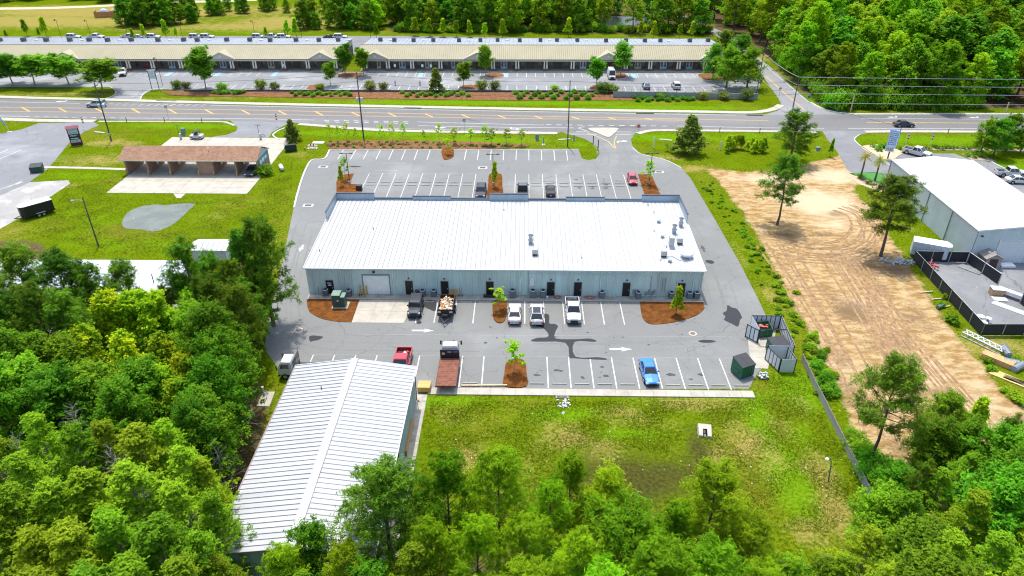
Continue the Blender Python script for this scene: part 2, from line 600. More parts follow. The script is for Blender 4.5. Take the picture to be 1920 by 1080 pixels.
for a in ((1560, 330, 7, 5, .9), (1540, 380, 9, 8, .9), (1450, 335, 12, 3, .7), (1560, 420, 6, 4, .6), (1590, 480, 5, 6, .4), (1620, 575, 5, 5, .5), (1730, 700, 5, 8, .5), (1700, 320, 6, 3, 1), (1600, 700, 3, 6, .4), (1545, 640, 3, 8, .35), (1840, 760, 4, 6, .5)):
    sand = np.maximum(sand, blob(*a))
moist = np.zeros(NV)
for a in ((1600, 585, 4, 4, .9), (1560, 560, 3, 6, .6), (1620, 500, 4, 5, .8), (1680, 505, 5, 2.5, .9), (1720, 600, 4, 6, .55), (1570, 660, 2, 6, .6), (1640, 640, 3, 4, .6), (1760, 740, 4, 2, .8), (1700, 840, 5, 3, .6), (1470, 440, 4, 1.6, .8), (1570, 400, 3, 2, .7),
          (1540, 440, 5, 1.2, .7), (1650, 540, 2, 6, .6), (1690, 640, 2, 5, .7), (1480, 318, 7, 2.4, .9), (1600, 740, 3, 5, .6), (1655, 780, 4, 4, .5)):
    moist = np.maximum(moist, blob(*a))

gverts = np.zeros((NV, 3))
gverts[:, 0], gverts[:, 1] = gpx, gpy
nx, ny = len(gx), len(gy)
ii = (np.arange(ny - 1)[:, None] * nx + np.arange(nx - 1)[None, :]).ravel()
gf = np.stack([ii, ii + 1, ii + nx + 1, ii + nx], 1)


def np_mesh(name, verts, faces):
    me = bpy.data.meshes.new(name)
    n, k = faces.shape
    me.vertices.add(len(verts))
    me.vertices.foreach_set('co', np.asarray(verts, np.float32).ravel())
    me.loops.add(n * k)
    me.loops.foreach_set('vertex_index', faces.ravel().astype(np.int32))
    me.polygons.add(n)
    me.polygons.foreach_set('loop_start', (np.arange(n) * k).astype(np.int32))
    me.update(calc_edges=True)
    return me


def ground_material():
    m, N, L, P = nodes_of('ground')
    pos = N.new('ShaderNodeNewGeometry').outputs['Position']

    def sep(nm):
        a = N.new('ShaderNodeAttribute')
        a.attribute_name = nm
        s = N.new('ShaderNodeSeparateColor')
        L.new(a.outputs['Color'], s.inputs[0])
        return s.outputs[0], s.outputs[1], s.outputs[2]
    dirt_, dry_, lit_ = sep('ga')
    lush_, wet_, sand_ = sep('gb')
    moist_, _, _ = sep('gc')
    fine = noise(N, L, pos, 2.6, 6, 0.75)
    vfine = noise(N, L, pos, 11.0, 3, 0.7)
    mid = noise(N, L, pos, 0.35, 6, 0.65)
    big = noise(N, L, pos, 0.06, 5, 0.6)
    jig = mth(N, L, 'SUBTRACT', mth(N, L, 'ADD', mth(N, L, 'MULTIPLY', fine, 0.75), mth(N, L, 'MULTIPLY', mid, 0.75)), 0.75)

    def edge(v, k=1.0, lo=0.38, hi=0.62):
        return maprange(N, L, mth(N, L, 'ADD', v, mth(N, L, 'MULTIPLY', jig, k)), lo, hi)
    g = mixc(N, L, maprange(N, L, fine, 0.36, 0.64), (0.034, 0.08, 0.002), (0.165, 0.205, 0.004))
    g = mixc(N, L, maprange(N, L, mid, 0.42, 0.66, 0, 0.75), g, (0.12, 0.19, 0.004))
    g = mixc(N, L, maprange(N, L, mth(N, L, 'ADD', mth(N, L, 'MULTIPLY', big, 0.6), mth(N, L, 'MULTIPLY', fine, 0.4)), 0.5, 0.62, 0, 0.6), g, (0.22, 0.19, 0.025))
    g = mixc(N, L, maprange(N, L, vfine, 0.48, 0.68, 0, 0.75), g, (0.028, 0.06, 0.002))
    lushc = mixc(N, L, maprange(N, L, fine, 0.3, 0.7), (0.06, 0.16, 0.003), (0.16, 0.28, 0.006))
    g = mixc(N, L, mth(N, L, 'MULTIPLY', edge(lush_, 1.3, 0.25, 0.8), 0.85), g, lushc)
    dryc = mixc(N, L, maprange(N, L, fine, 0.3, 0.7), (0.19, 0.15, 0.03), (0.36, 0.29, 0.09))
    g = mixc(N, L, mth(N, L, 'MULTIPLY', edge(dry_, 1.7, 0.34, 0.95), 0.85), g, dryc)
    litc = mixc(N, L, maprange(N, L, fine, 0.3, 0.7), (0.045, 0.032, 0.018), (0.17, 0.115, 0.06))
    litc = mixc(N, L, maprange(N, L, mid, 0.5, 0.66), litc, (0.06, 0.075, 0.02))
    g = mixc(N, L, edge(lit_, 1.2), g, litc)
    wetc = mixc(N, L, maprange(N, L, fine, 0.35, 0.65), (0.03, 0.027, 0.01), (0.085, 0.08, 0.018))
    g = mixc(N, L, mth(N, L, 'MULTIPLY', edge(wet_, 1.5, 0.05, 1.1), 0.9), g, wetc)
    st = N.new('ShaderNodeMapping')
    st.inputs['Scale'].default_value = (0.5, 1.15, 1)
    st.inputs['Rotation'].default_value = (0, 0, 0.06)
    L.new(pos, st.inputs[0])
    streak = noise(N, L, st.outputs[0], 0.9, 6, 0.7)
    sd = mixc(N, L, maprange(N, L, streak, 0.4, 0.6), (0.27, 0.165, 0.062), (0.455, 0.33, 0.165))
    sd = mixc(N, L, maprange(N, L, mid, 0.5, 0.7, 0, 0.7), sd, (0.45, 0.36, 0.22))
    sd = mixc(N, L, maprange(N, L, fine, 0.48, 0.7, 0, 0.7), sd, (0.22, 0.13, 0.06))
    sd = mixc(N, L, mth(N, L, 'MULTIPLY', edge(sand_, 0.8, 0.15, 0.8), 0.8), sd, (0.55, 0.45, 0.3))
    sd = mixc(N, L, mth(N, L, 'MULTIPLY', edge(moist_, 1.4, 0.25, 0.8), 0.8), sd, (0.15, 0.095, 0.055))
    weed = maprange(N, L, mth(N, L, 'ADD', mth(N, L, 'MULTIPLY', big, 0.5), mth(N, L, 'MULTIPLY', fine, 0.5)), 0.6, 0.66, 0, 0.7)
    sd = mixc(N, L, weed, sd, (0.15, 0.18, 0.03))
    g = mixc(N, L, edge(dirt_, 0.9), g, sd)
    L.new(g, P.inputs['Base Color'])
    P.inputs['Roughness'].default_value = 0.95
    P.inputs['Specular IOR Level'].default_value = 0.0
    b = N.new('ShaderNodeBump')
    b.inputs['Strength'].default_value = 0.9
    b.inputs['Distance'].default_value = 0.12
    L.new(mth(N, L, 'ADD', fine, mth(N, L, 'MULTIPLY', vfine, 0.4)), b.inputs['Height'])
    L.new(b.outputs[0], P.inputs['Normal'])
    return m


gme = np_mesh('ground', gverts, gf)
for nm, chans in (('ga', (dirt, dry, litter)), ('gb', (lush, wetg, sand)), ('gc', (moist, moist * 0, moist * 0))):
    at_ = gme.attributes.new(nm, 'FLOAT_COLOR', 'POINT')
    arr = np.ones((NV, 4), np.float32)
    for i, ch in enumerate(chans): arr[:, i] = ch
    at_.data.foreach_set('color', arr.ravel())
gme.materials.append(ground_material())
ground = bpy.data.objects.new('ground', gme)
COL.objects.link(ground)
tag(ground, kind='structure')


def struct(o):
    o['kind'] = 'structure'
    return o


def paved(name, poly, z, mat, parent=None):
    o = MB().sheet(poly, z).build(name, mat, parent)
    return struct(o) if parent is None else o


def extend(pts, d):
    p = [Vector(q) for q in pts]
    a = p[0] + (p[0] - p[1]).normalized() * d
    b = p[-1] + (p[-1] - p[-2]).normalized() * d
    return [tuple(a)] + [tuple(q) for q in p] + [tuple(b)]


def edges_strip(name, far, near, z, mat, d=260):
    A, B = extend(px2(far), d), extend(px2(near), d)
    return paved(name, A + B[::-1], z, mat)


# --- the main road
road = edges_strip('road', [(0, 185), (480, 198), (960, 207.5), (1380, 214.5), (1480, 215.5), (1600, 214), (1920, 214)],
                   [(0, 220), (250, 225), (440, 226), (560, 231), (690, 241), (960, 247), (1060, 248), (1190, 247.5), (1230, 243), (1440, 243.5), (1540, 246), (1650, 244.5), (1920, 244.5)],
                   0.028, asph_road)
# --- the side road running up beside the wood
side_l = px2([(1215, 8), (1262, 30), (1345, 68), (1405, 108), (1432, 145), (1460, 186), (1466, 198), (1458, 208), (1430, 216)])
side_r = px2([(1222, 3), (1280, 28), (1370, 66), (1440, 122), (1478, 156), (1516, 190), (1545, 204), (1600, 214), (1640, 217)])
side_road = paved('side_road', side_l + side_r[::-1], 0.024, asphalt('asphalt_side', (0.22, 0.22, 0.22), 0.35, 0.08, 0.2))

# --- parking lot of the long white-roofed building
lot_poly = px2([(617, 282), (835, 281), (1085, 281), (1091, 297), (1103, 300.5), (1117, 298), (1125, 288), (1120, 275), (1098, 261), (1060, 250), (1050, 246),
                (1205, 246), (1190, 251), (1183, 262), (1186, 275), (1201, 288), (1227, 294), (1252, 301), (1277, 314), (1295, 335), (1314, 367), (1348, 425), (1388, 495),
                (1424, 566), (1436, 592), (1452, 640), (1450, 668), (1420, 700), (1404, 729), (1000, 731), (800, 733), (783, 744), (570, 744), (540, 715), (500, 661),
                (497, 645), (506, 590), (528, 500), (551, 388), (556, 368), (564, 340), (573, 316), (584, 300.5), (600, 299), (610, 296)])
lot = paved('parking_lot', lot_poly, 0.02, asph_lot)
# --- plaza parking, its rear lot, the lots to the left and right
plaza_lot = paved('plaza_parking_lot', [(-200, 212)] + px2([(-40, 163), (205, 163.5), (217, 170), (214, 179), (196, 186), (262, 188), (268, 178), (284, 169), (312, 167), (340, 170.5), (700, 171), (1421, 173), (1428, 150), (1400, 138)]) + [(61, 217.5), (-200, 216.5)], 0.02, asph_old)
rear_lot = paved('rear_parking_lot', [(-230, 240), (62, 241), (62, 262), (-40, 268.5), (-100, 267.5), (-230, 264)], 0.018, asph_yard)
left_lot = paved('old_parking_lot', px2([(-120, 250), (0, 250), (40, 243), (72, 231), (176, 229), (186, 235), (160, 246), (132, 265), (104, 300), (88, 318), (52, 344), (-120, 420)]), 0.016, asph_left)
old_pad = paved('gravel_pad', px2([(36, 346), (52, 342), (128, 338), (132, 344), (96, 368), (48, 402), (-40, 452), (-160, 500), (-160, 440), (-60, 398)]), 0.012,
                asphalt('gravel_worn', (0.3, 0.29, 0.27), 0.6, 0.25, 0.4))
wash_drive = paved('car_wash_drive', px2([(395, 257), (425, 253), (443, 246), (446, 239), (438, 231), (430, 225), (545, 229), (528, 238), (510, 248), (504, 258)]), 0.022, asph_left)
east_lot = paved('east_parking_lot', px2([(1540, 243), (1655, 243), (1612, 253), (1603, 261), (1612, 272), (1640, 290), (1652, 298), (1690, 287), (1790, 288), (1820, 300), (1858, 303), (1876, 314), (2150, 430), (2200, 800), (2000, 800), (1925, 622),
                                          (1838, 622), (1716, 484), (1736, 474), (1816, 482), (1690, 355), (1655, 358), (1588, 318), (1570, 285), (1552, 262)]), 0.014, asph_yard)

# --- concrete walks
def walk(name, pts_px, w, z=0.1, mat=None, n=4, parent=None):
    o = MB().kerb(smooth_line(px2(pts_px), n), w, -0.02, z).build(name, mat or conc_pale, parent)
    return struct(o) if parent is None else o


walk('sidewalk', [(-300, 169.5), (0, 181.8), (180, 186.5), (262, 189), (480, 194.7), (960, 204.3), (1300, 209.6), (1395, 211.3), (1430, 209), (1452, 204), (1464, 197)], 1.9)
walk('sidewalk', [(-300, 214), (0, 223.5), (72, 226), (178, 227.5)], 2.2)
walk('sidewalk', [(185, 228), (320, 228.2), (410, 228.6), (428, 231), (440, 236)], 0.8)
walk('sidewalk', [(560, 233), (620, 237.5), (690, 243.3), (800, 246.8), (960, 249.3), (1045, 250)], 1.5)
walk('sidewalk', [(1196, 251), (1208, 247.5), (1226, 245), (1270, 244.8), (1440, 246.5), (1530, 248)], 1.4)
walk('sidewalk', [(1622, 247.5), (1700, 246.8), (1920, 247.6), (2300, 248)], 1.5)
walk('kerb', [(523, 262), (512, 254), (519, 247), (532, 241), (545, 238)], 0.35, 0.12, conc_kerb)
walk('kerb', [(1520, 192), (1545, 204.5), (1590, 213), (1700, 213.3), (1920, 213.3)], 0.5, 0.1, conc_kerb)
walk('kerb', [(617.5, 282), (610.5, 296), (600, 299.3), (584, 300.8), (573, 318), (564, 342), (556, 370), (551.5, 390)], 0.35, 0.13, conc_kerb, 3)
walk('kerb', [(617, 281.2), (720, 281), (835, 280.8)], 0.22, 0.12, conc_kerb, 2)
walk('kerb', [(850, 280.8), (960, 280.8), (1085, 280.6)], 0.22, 0.12, conc_kerb, 2)
walk('kerb', [(1186, 277), (1201, 288.5), (1227, 294.5), (1252, 301.5), (1277, 314.5)], 0.2, 0.06, conc_kerb, 3)
walk('kerb', [(205, 163), (217, 170), (214, 179), (197, 186)], 0.3, 0.13, conc_kerb, 4)
walk('kerb', [(263, 187.5), (268, 178), (284, 168.5), (312, 166.5)], 0.3, 0.13, conc_kerb, 4)
walk('kerb', [(1652, 299), (1612, 272.5), (1602, 261), (1612, 252.5)], 0.22, 0.1, conc_kerb, 4)
walk('kerb', [(1858, 303), (1890, 319), (1990, 362)], 0.3, 0.12, conc_kerb, 4)
walk('footpath', [(82, 313.5), (160, 315), (236, 317.5)], 1.0, 0.05, conc_pale, 2)
walk('dirt_track', [(-200, 14), (0, 16), (120, 14), (230, 9), (300, 4), (420, 2), (560, -4)], 5.0, 0.02, M('sand_track', (0.5, 0.43, 0.3), 0.95, var=0.2, scale=0.4, grime=0.3, coords='World'), 4)

# traffic island in the mouth of the drive
tri = smooth_line(px2([(1104, 241), (1128, 240.3), (1158, 240.8), (1157, 246), (1150, 252), (1143, 257.5), (1136, 257), (1120, 250), (1108, 245.5)]), 3, True)
struct(MB().prism(tri, 0.0, 0.13).build('traffic_island', conc_pale))


def slab_grid(name, corners, nx_, ny_, z0, z1, mat, gap=0.03, parent=None):
    """concrete laid in slabs, each a piece of its own with open joints; corners are 2D (a, b, c, d)"""
    a, b, c, d = [Vector(q) for q in corners]
    base = MB().sheet([tuple(q) for q in (a, b, c, d)], max(z0, 0.004) + (z1 - max(z0, 0.004)) * 0.4).build(name, conc_dirty, parent)
    if parent is None: struct(base)
    lx, ly = (b - a).length, (d - a).length
    for j in range(ny_):
        for i in range(nx_):
            u0, u1 = i / nx_ + gap / lx / 2, (i + 1) / nx_ - gap / lx / 2
            v0, v1 = j / ny_ + gap / ly / 2, (j + 1) / ny_ - gap / ly / 2
            q = [(a * (1 - u) * (1 - v) + b * u * (1 - v) + c * u * v + d * (1 - u) * v) for u, v in ((u0, v0), (u1, v0), (u1, v1), (u0, v1))]
            dz = rnd.uniform(-0.004, 0.004)
            MB().prism([tuple(p) for p in q], 0.0, z1 + dz).build('concrete_slab', mat, base)
    return base


slab_grid('building_sidewalk', [(-31.1, 87.85), (26.2, 87.85), (26.2, 88.98), (-31.1, 88.98)], 24, 1, 0.0, 0.12, conc_dirty)
slab_grid('building_sidewalk_edge', [(-31.1, 87.5), (26.2, 87.5), (26.2, 87.82), (-31.1, 87.82)], 20, 1, 0.0, 0.11, conc_pale)
slab_grid('lot_sidewalk', [(-11.1, 66.25), (27.7, 66.25), (27.7, 67.5), (-11.1, 67.5)], 26, 1, 0.0, 0.12, conc)
slab_grid('warehouse_walk', [(-12.5, 38.0), (-11.1, 38.0), (-11.1, 66.2), (-12.5, 66.2)], 1, 7, 0.0, 0.1, conc_dirty)
slab_grid('loading_apron', [a2(659, 605), a2(757, 606), (-15.4, 87.45), (-23.4, 87.45)], 3, 2, 0.0, 0.04, conc_pale)
slab_grid('car_wash_apron', [(-79.6, 125.3), (-52.5, 125.3), (-52.5, 134.2), (-79.6, 134.2)], 6, 3, 0.0, 0.05, conc_pale, 0.05)
slab_grid('car_wash_floor', [(-79.6, 134.25), (-52.5, 134.25), (-52.5, 141.5), (-79.6, 141.5)], 6, 2, 0.0, 0.05, conc, 0.05)
slab_grid('car_wash_apron', [(-80.6, 141.55), (-52.6, 141.55), (-52.8, 157.2), (-80.6, 157.4)], 6, 4, 0.0, 0.05, conc_pale, 0.05)
paved('apron_drain', px2([(325, 363), (331, 371.5), (339, 371.5), (348, 363.2)]), 0.03, conc_pale)
slab_grid('old_walk', px2([(-60, 378), (0, 357), (45, 342), (40, 340)]), 4, 1, 0.0, 0.05, conc_dirty)
slab_grid('enclosure_pad', [a2(1408, 690), a2(1440, 692), (34.6, 81.0), (30.6, 81.2)], 1, 4, 0.0, 0.05, conc)
slab_grid('well_pad', px2([(481, 762), (505, 763), (516, 735), (494, 735)]), 1, 1, 0.0, 0.08, conc)

# --- water: shallow pond on the lawn, pool in the wood
def water(name, poly, z, col, rough=0.08):
    m, N, L, P = nodes_of(name)
    pos = N.new('ShaderNodeNewGeometry').outputs['Position']
    c = mixc(N, L, maprange(N, L, noise(N, L, pos, 0.35, 5, 0.6), 0.35, 0.65), tuple(x * 0.75 for x in col), col)
    L.new(c, P.inputs['Base Color'])
    P.inputs['Roughness'].default_value = rough
    P.inputs['Specular IOR Level'].default_value = 0.3
    b = N.new('ShaderNodeBump')
    b.inputs['Strength'].default_value = 0.06
    b.inputs['Distance'].default_value = 0.03
    L.new(noise(N, L, pos, 3.0, 3, 0.5), b.inputs['Height'])
    L.new(b.outputs[0], P.inputs['Normal'])
    return struct(MB().sheet(poly, z).build(name, m))


water('pond', smooth_line(px2([(229, 418), (238, 400), (262, 388), (290, 383.5), (312, 385), (330, 382.5), (365, 382), (354, 394), (332, 415), (312, 427), (288, 434), (262, 430), (236, 428)]), 4, True), 0.012, (0.15, 0.165, 0.12), 0.18)
water('woodland_pool', smooth_line(px2([(1112, 34), (1150, 30.5), (1200, 33), (1222, 39), (1195, 46), (1150, 48), (1120, 44)]), 4, True), 0.012, (0.012, 0.022, 0.008), 0.3)

# --- planting beds
def bed(name, poly, z=0.13, mat=None, rim=True):
    o = MB().prism(poly, -0.02, z).build(name, mat or mulch)
    struct(o)
    if rim:
        MB().kerb(poly + [poly[0]], 0.14, -0.01, z + 0.03).build('kerb', conc_kerb, o)
    return o


bed('mulch_bed', [(-31.1, 87.45)] + smooth_line(px2([(576, 573), (580, 584), (590, 592), (604, 598), (622, 602), (640, 604), (659.5, 604.5)]), 3) + [(-23.5, 87.45)], 0.08, rim=False)
bed('mulch_bed', [a2(1199.5, 565)] + smooth_line(px2([(1201, 578), (1205, 597), (1216, 607), (1234, 608.5), (1262, 605), (1293, 597), (1312, 588), (1321, 578)]), 3) + [a2(1318, 566.5)], 0.08, rim=False)
bed('mulch_island', smooth_line(px2([(926, 565), (949, 565), (950, 588), (946, 602), (937, 606.5), (928, 602), (924, 590)]), 3, True), rim=False)
bed('mulch_island', smooth_line(px2([(946, 725), (946, 700), (949, 682), (960, 675), (976, 674), (985, 682), (987, 700), (987, 725)]), 3, True), rim=False)
bed('mulch_island', px2([(631, 363), (631, 341), (636, 333), (644, 328.5), (663, 326), (655, 346), (679, 346.5), (677, 363)]), rim=False)
bed('mulch_island', smooth_line(px2([(915, 372), (915.5, 345), (917, 329), (924, 326), (936, 326.5), (941, 330), (942, 350), (942, 372)]), 3, True), rim=False)
bed('mulch_island', px2([(1196.5, 328), (1219, 328), (1223, 332), (1241, 372), (1211, 372)]), rim=False)
bed('mulch_bed', px2([(613, 268), (620, 265), (700, 263.5), (800, 264.5), (880, 266), (985, 271), (992, 275), (960, 277.5), (920, 280), (850, 280), (835, 280), (617, 280)]), 0.09, mulch_far, False)
bed('mulch_island', smooth_line(px2([(829, 280.6), (849.5, 280.6), (850.5, 292), (846, 297), (838, 299.5), (831, 297.5)]), 3, True), rim=False)
bed('plaza_bed', px2([(300, 171.5), (345, 172.2), (700, 172), (1420, 174.5), (1419, 186.5), (1180, 188), (960, 189), (700, 185.5), (480, 182), (370, 181), (320, 178.5)]), 0.1, mulch_far, False)
for q in ([(574, 168.5), (580, 161), (590, 159.5), (602, 160.5), (607, 167), (600, 169.3)], [(862, 167), (866, 161), (880, 159.3), (895, 160.5), (902, 164), (898, 168.5)], [(908, 142), (912, 138.5), (925, 137.5), (940, 138.5), (946, 143), (935, 147), (918, 147)],
          [(1143, 142), (1150, 138.4), (1165, 138), (1174, 140), (1172, 147), (1158, 149), (1147, 147)], [(1104, 167), (1110, 161), (1122, 160), (1130, 165), (1126, 169), (1110, 169)], [(1313, 147), (1312, 139), (1375, 139), (1375, 151), (1330, 152)], [(634, 146), (642, 137.5), (683, 137), (680, 141), (672, 147)]):
    bed('plaza_island', smooth_line(px2(q), 3, True), 0.14, mulch_far)
bed('sandy_bed', smooth_line(px2([(1616, 275), (1650, 272), (1692, 285), (1685, 292), (1668, 302), (1645, 294), (1625, 284)]), 3, True), 0.1, M('sand_bed', (0.5, 0.38, 0.25), 0.95, var=0.2, scale=1, grime=0.2, coords='World'), False)
bed('shrub_bed', px2([(1690, 281), (1920, 284), (1920, 279), (1700, 276)]), 0.08, M('bark_grey', (0.35, 0.27, 0.2), 0.95, var=0.3, scale=1.5, grime=0.3, coords='World'), False)
bed('shrub_bed', px2([(1803, 289), (1835, 288), (1868, 303), (1856, 302), (1822, 301)]), 0.08, MATS['bark_grey'], False)
bed('sandy_bed', px2([(1588, 331), (1605, 330), (1650, 344), (1663, 358), (1650, 360), (1612, 346)]), 0.06, MATS['sand_bed'], False)
struct(MB().prism(smooth_line(px2([(1600, 326), (1640, 324.5), (1652, 327), (1660, 336), (1655, 343), (1640, 342)]), 3, True), 0, 0.07).build('putting_green', M('artificial_turf', (0.05, 0.2, 0.03), 0.9, var=0.1)))
struct(MB().sheet(px2([(1592, 325), (1640, 322.5), (1655, 326), (1662, 337), (1656, 345), (1638, 344)]), 0.04).build('turf_edging', M('turf_edge', (0.02, 0.1, 0.03), 0.9)))

# ------------------------------------------------------------------ painted markings (on the paving they belong to)
ZL = 0.034


def line(pts, w, mat, parent, z=ZL, name='painted_line'):
    return MB().ribbon(pts, w, z).build(name, mat, parent)


def stalls(xs, y0, y1, mat, parent, w=0.12, z=ZL):
    src = None
    for x in xs:
        if src is None:
            src = MB().ribbon([(0, y0), (0, y1)], w, z).build('stall_line', mat, parent, (x, 0, 0))
        else:
            inst(src, 'stall_line', parent, (x, 0, 0))


ZLOT = 0.026
bot = [-26.7, -23.97, -21.24, -18.5, -13.02, -10.27, -7.51, -4.77] + [3.29 + 2.745 * k for k in range(9)]
stalls(bot, 67.75, 74.0, paint_white, lot, 0.14, ZLOT)
stalls([-14.6, -12.05, -9.38, -6.68, 0.45, 3.13, 5.9, 8.61, 11.35, 14.1], 81.6, 87.45, paint_white, lot, 0.14, ZLOT)
stalls([-31.14 + 2.708 * k for k in range(9)] + [-1.5 + 2.733 * k for k in range(9)], 112.6, 136.1, paint_white, lot, 0.1, ZLOT)
stalls([-39.4 + 2.72 * k for k in range(8)] + [-12.42 + 2.74 * k for k in range(9)], 143.9, 150.1, paint_white, lot, 0.14, ZLOT)
line([(-27, 74.05), (28, 74.15)], 0.035, paint_faded, lot, ZLOT - 0.003)
line([(-31, 130.62), (-9.6, 130.62)], 0.1, paint_faded, lot, ZLOT - 0.003)
line([(-1.5, 130.62), (22, 130.62)], 0.1, paint_faded, lot, ZLOT - 0.003)
line([(-30, 78.7), (28, 78.9)], 0.04, paint_faded, lot, ZLOT - 0.004)
line([(-31, 136.1), (-9.5, 136.2)], 0.06, paint_faded, lot, ZLOT - 0.003)
# plaza stalls
stalls([-120 + 2.74 * k for k in range(16)], 211.4, 216.2, paint_white, plaza_lot, 0.14, ZLOT)
stalls([-43 + 2.74 * k for k in range(36)], 211.8, 216.6, paint_white, plaza_lot, 0.14, ZLOT)
stalls([-95 + 2.74 * k for k in range(56)], 197.5, 202.3, paint_white, plaza_lot, 0.14, ZLOT)
for x in (-105.5, -91, -74, -30.5, -5.5, 32.5):
    line([(x, 211.6), (x, 216.0)], 1.4, paint_blue, plaza_lot, ZLOT - 0.003, 'accessible_bay')
stalls([76.5, 79.3, 82.1, 84.9], 140.5, 146.3, paint_white, east_lot, 0.14, 0.024)
for y in (139, 136, 133.2, 130.4, 127.6, 124.8):
    line([(86.6, y), (92.2, y)], 0.14, paint_white, east_lot, 0.024, 'stall_line')
for a, b in (((0, 287.5), (16, 279.5)), ((0, 298), (40, 281))):
    line(px2([a, b]), 0.14, paint_white, left_lot, 0.022, 'stall_line')

# road lines
Y1 = [(0, 201), (480, 206.7), (960, 217.2), (1440, 226.3)]
Y2 = [(0, 208.7), (480, 214.5), (960, 222.3), (1300, 225.7)]


def ypx(l, x):
    for (x0, y0), (x1, y1) in zip(l, l[1:]):
        if x <= x1: break
    return y0 + (y1 - y0) * (x - x0) / (x1 - x0)


for l in (Y1, Y2):
    w_ = extend(px2(l), 0.1)
    if l is Y1: w_[0] = tuple(Vector(w_[1]) + (Vector(w_[1]) - Vector(w_[2])).normalized() * 120)
    else: w_[0] = tuple(Vector(w_[1]) + (Vector(w_[1]) - Vector(w_[2])).normalized() * 120)
    line(offset(w_, 0.16), 0.12, paint_yellow, road)
    line(offset(w_, -0.16), 0.12, paint_yellow, road)
x = 41.0
while x < 1240:
    p, q = a2(x, ypx(Y1, x)), a2(x + 15, ypx(Y2, x + 15))
    line([p, q], 0.45, paint_yellow, road, ZL + 0.003, 'hatch_bar')
    x += 68.7
line(px2([(1625, 229.6), (1920, 231.6), (2300, 234)]), 0.3, paint_yellow, road)
line(px2([(1436, 143), (1478, 181), (1507, 205)]), 0.28, paint_yellow, side_road, 0.03)
for l in ([(-200, 187), (0, 191), (150, 194)], [(395, 197.4), (480, 199.5), (960, 209), (1380, 216.3)], [(225, 221.3), (480, 223), (590, 225.2)], [(-200, 214.5), (0, 217.5), (56, 218.6)],
          [(783, 228.8), (960, 233.5), (1020, 234.6)], [(784, 236), (960, 239), (1075, 240)], [(1270, 236.6), (1440, 240), (1545, 241)], [(1590, 241.2), (1920, 241.3), (2300, 241.5)],
          [(1615, 222.3), (1877, 223.8)], [(1080, 246.6), (1102, 246.2)], [(1156, 247.5), (1184, 247.7)], [(1155, 252.3), (1183, 252.6)], [(1063, 251.6), (1120, 252)], [(1084, 240.3), (1104, 247)], [(1084, 240.3), (1096, 237.5)],
          [(1600, 215.2), (1920, 215.5)], [(1433, 122), (1516, 191)], [(1470, 205), (1498, 205)], [(560, 234.6), (700, 240.5), (960, 246.4), (1050, 248.3)]):
    on_side = l[0][0] in (1433,)
    line(px2(l), 0.17, paint_white, side_road if on_side else road, 0.03 if on_side else ZL)


def dashes(p, q, step, frac, w=0.17):
    a, b = Vector(a2(*p)), Vector(a2(*q))
    n = max(1, int((b - a).length / step))
    for k in range(n):
        u, v = a.lerp(b, k / n), a.lerp(b, (k + frac) / n)
        line([tuple(u), tuple(v)], w, paint_white, road, ZL, 'lane_dash')


dashes((205, 194.8), (395, 197), 2.0, 0.55)
dashes((215, 197), (390, 199), 2.0, 0.5)
dashes((65, 219), (225, 221.2), 2.4, 0.5)
dashes((608, 225.8), (775, 228.8), 2.2, 0.5, 0.25)
dashes((610, 229), (775, 231.5), 2.2, 0.45, 0.25)
dashes((1024, 234), (1260, 236.8), 2.4, 0.5, 0.25)
line(px2([(1100, 249), (1120, 256), (1140, 265), (1153, 278)]), 0.22, paint_yellow, lot, ZLOT)
line(px2([(1156, 255), (1152, 264), (1152, 271), (1155, 278)]), 0.22, paint_yellow, lot, ZLOT)


def arrow(x, y, ang, L_, parent, mat, z, w=0.22, head=0.75):
    pts = [(-L_ / 2, -w / 2), (L_ / 2 - head * 1.3, -w / 2), (L_ / 2 - head * 1.5, -head / 2), (L_ / 2, 0), (L_ / 2 - head * 1.5, head / 2), (L_ / 2 - head * 1.3, w / 2), (-L_ / 2, w / 2)]
    return MB().sheet(pts, 0).build('painted_arrow', mat, parent, (x, y, z), (0, 0, ang))


def turn_arrow(x, y, ang, parent, z, mirror=1):
    p = [(-1.4, 0.5), (-1.1, 0.9), (0.0, 0.95), (0, 1.3), (1.3, 0.75), (0, 0.2), (0, 0.55), (-0.9, 0.5), (-1.05, 0.3), (-1.05, -0.3), (-1.4, -0.3)]
    p = [(a, b * mirror - 0.5) for a, b in p]
    return MB().sheet(p, 0).build('painted_arrow', paint_white, parent, (x, y, z), (0, 0, ang))


for (px_, py_), ang, L_ in (((1164, 655), 0, 2.9), ((793, 620), 0, 3.0), ((565, 465.5), -math.pi / 2, 2.4)):
    arrow(*a2(px_, py_), ang, L_, lot, paint_white, ZLOT, 0.34, 0.95)
arrow(*a2(1318, 466), math.pi / 2, 2.4, lot, M('paint_black', (0.05, 0.055, 0.065), 0.7, coords='World'), ZLOT, 0.34, 0.95)
for q in ((600, 306), (740, 306.2), (725, 319.5)):
    arrow(*a2(*q), 0, 5.0, lot, paint_faded, ZLOT, 0.14, 0.5)
for q, ang, mi in (((1168, 265.5), 0, 1), ((828, 236.5), 0, -1), ((968, 239), 0, -1), ((114, 190), math.pi, 1), ((1672, 219.3), math.pi, 1), ((1825, 220), math.pi, 1)):
    turn_arrow(*a2(*q), ang, lot if q[0] == 1168 else road, ZLOT if q[0] == 1168 else ZL, mi)

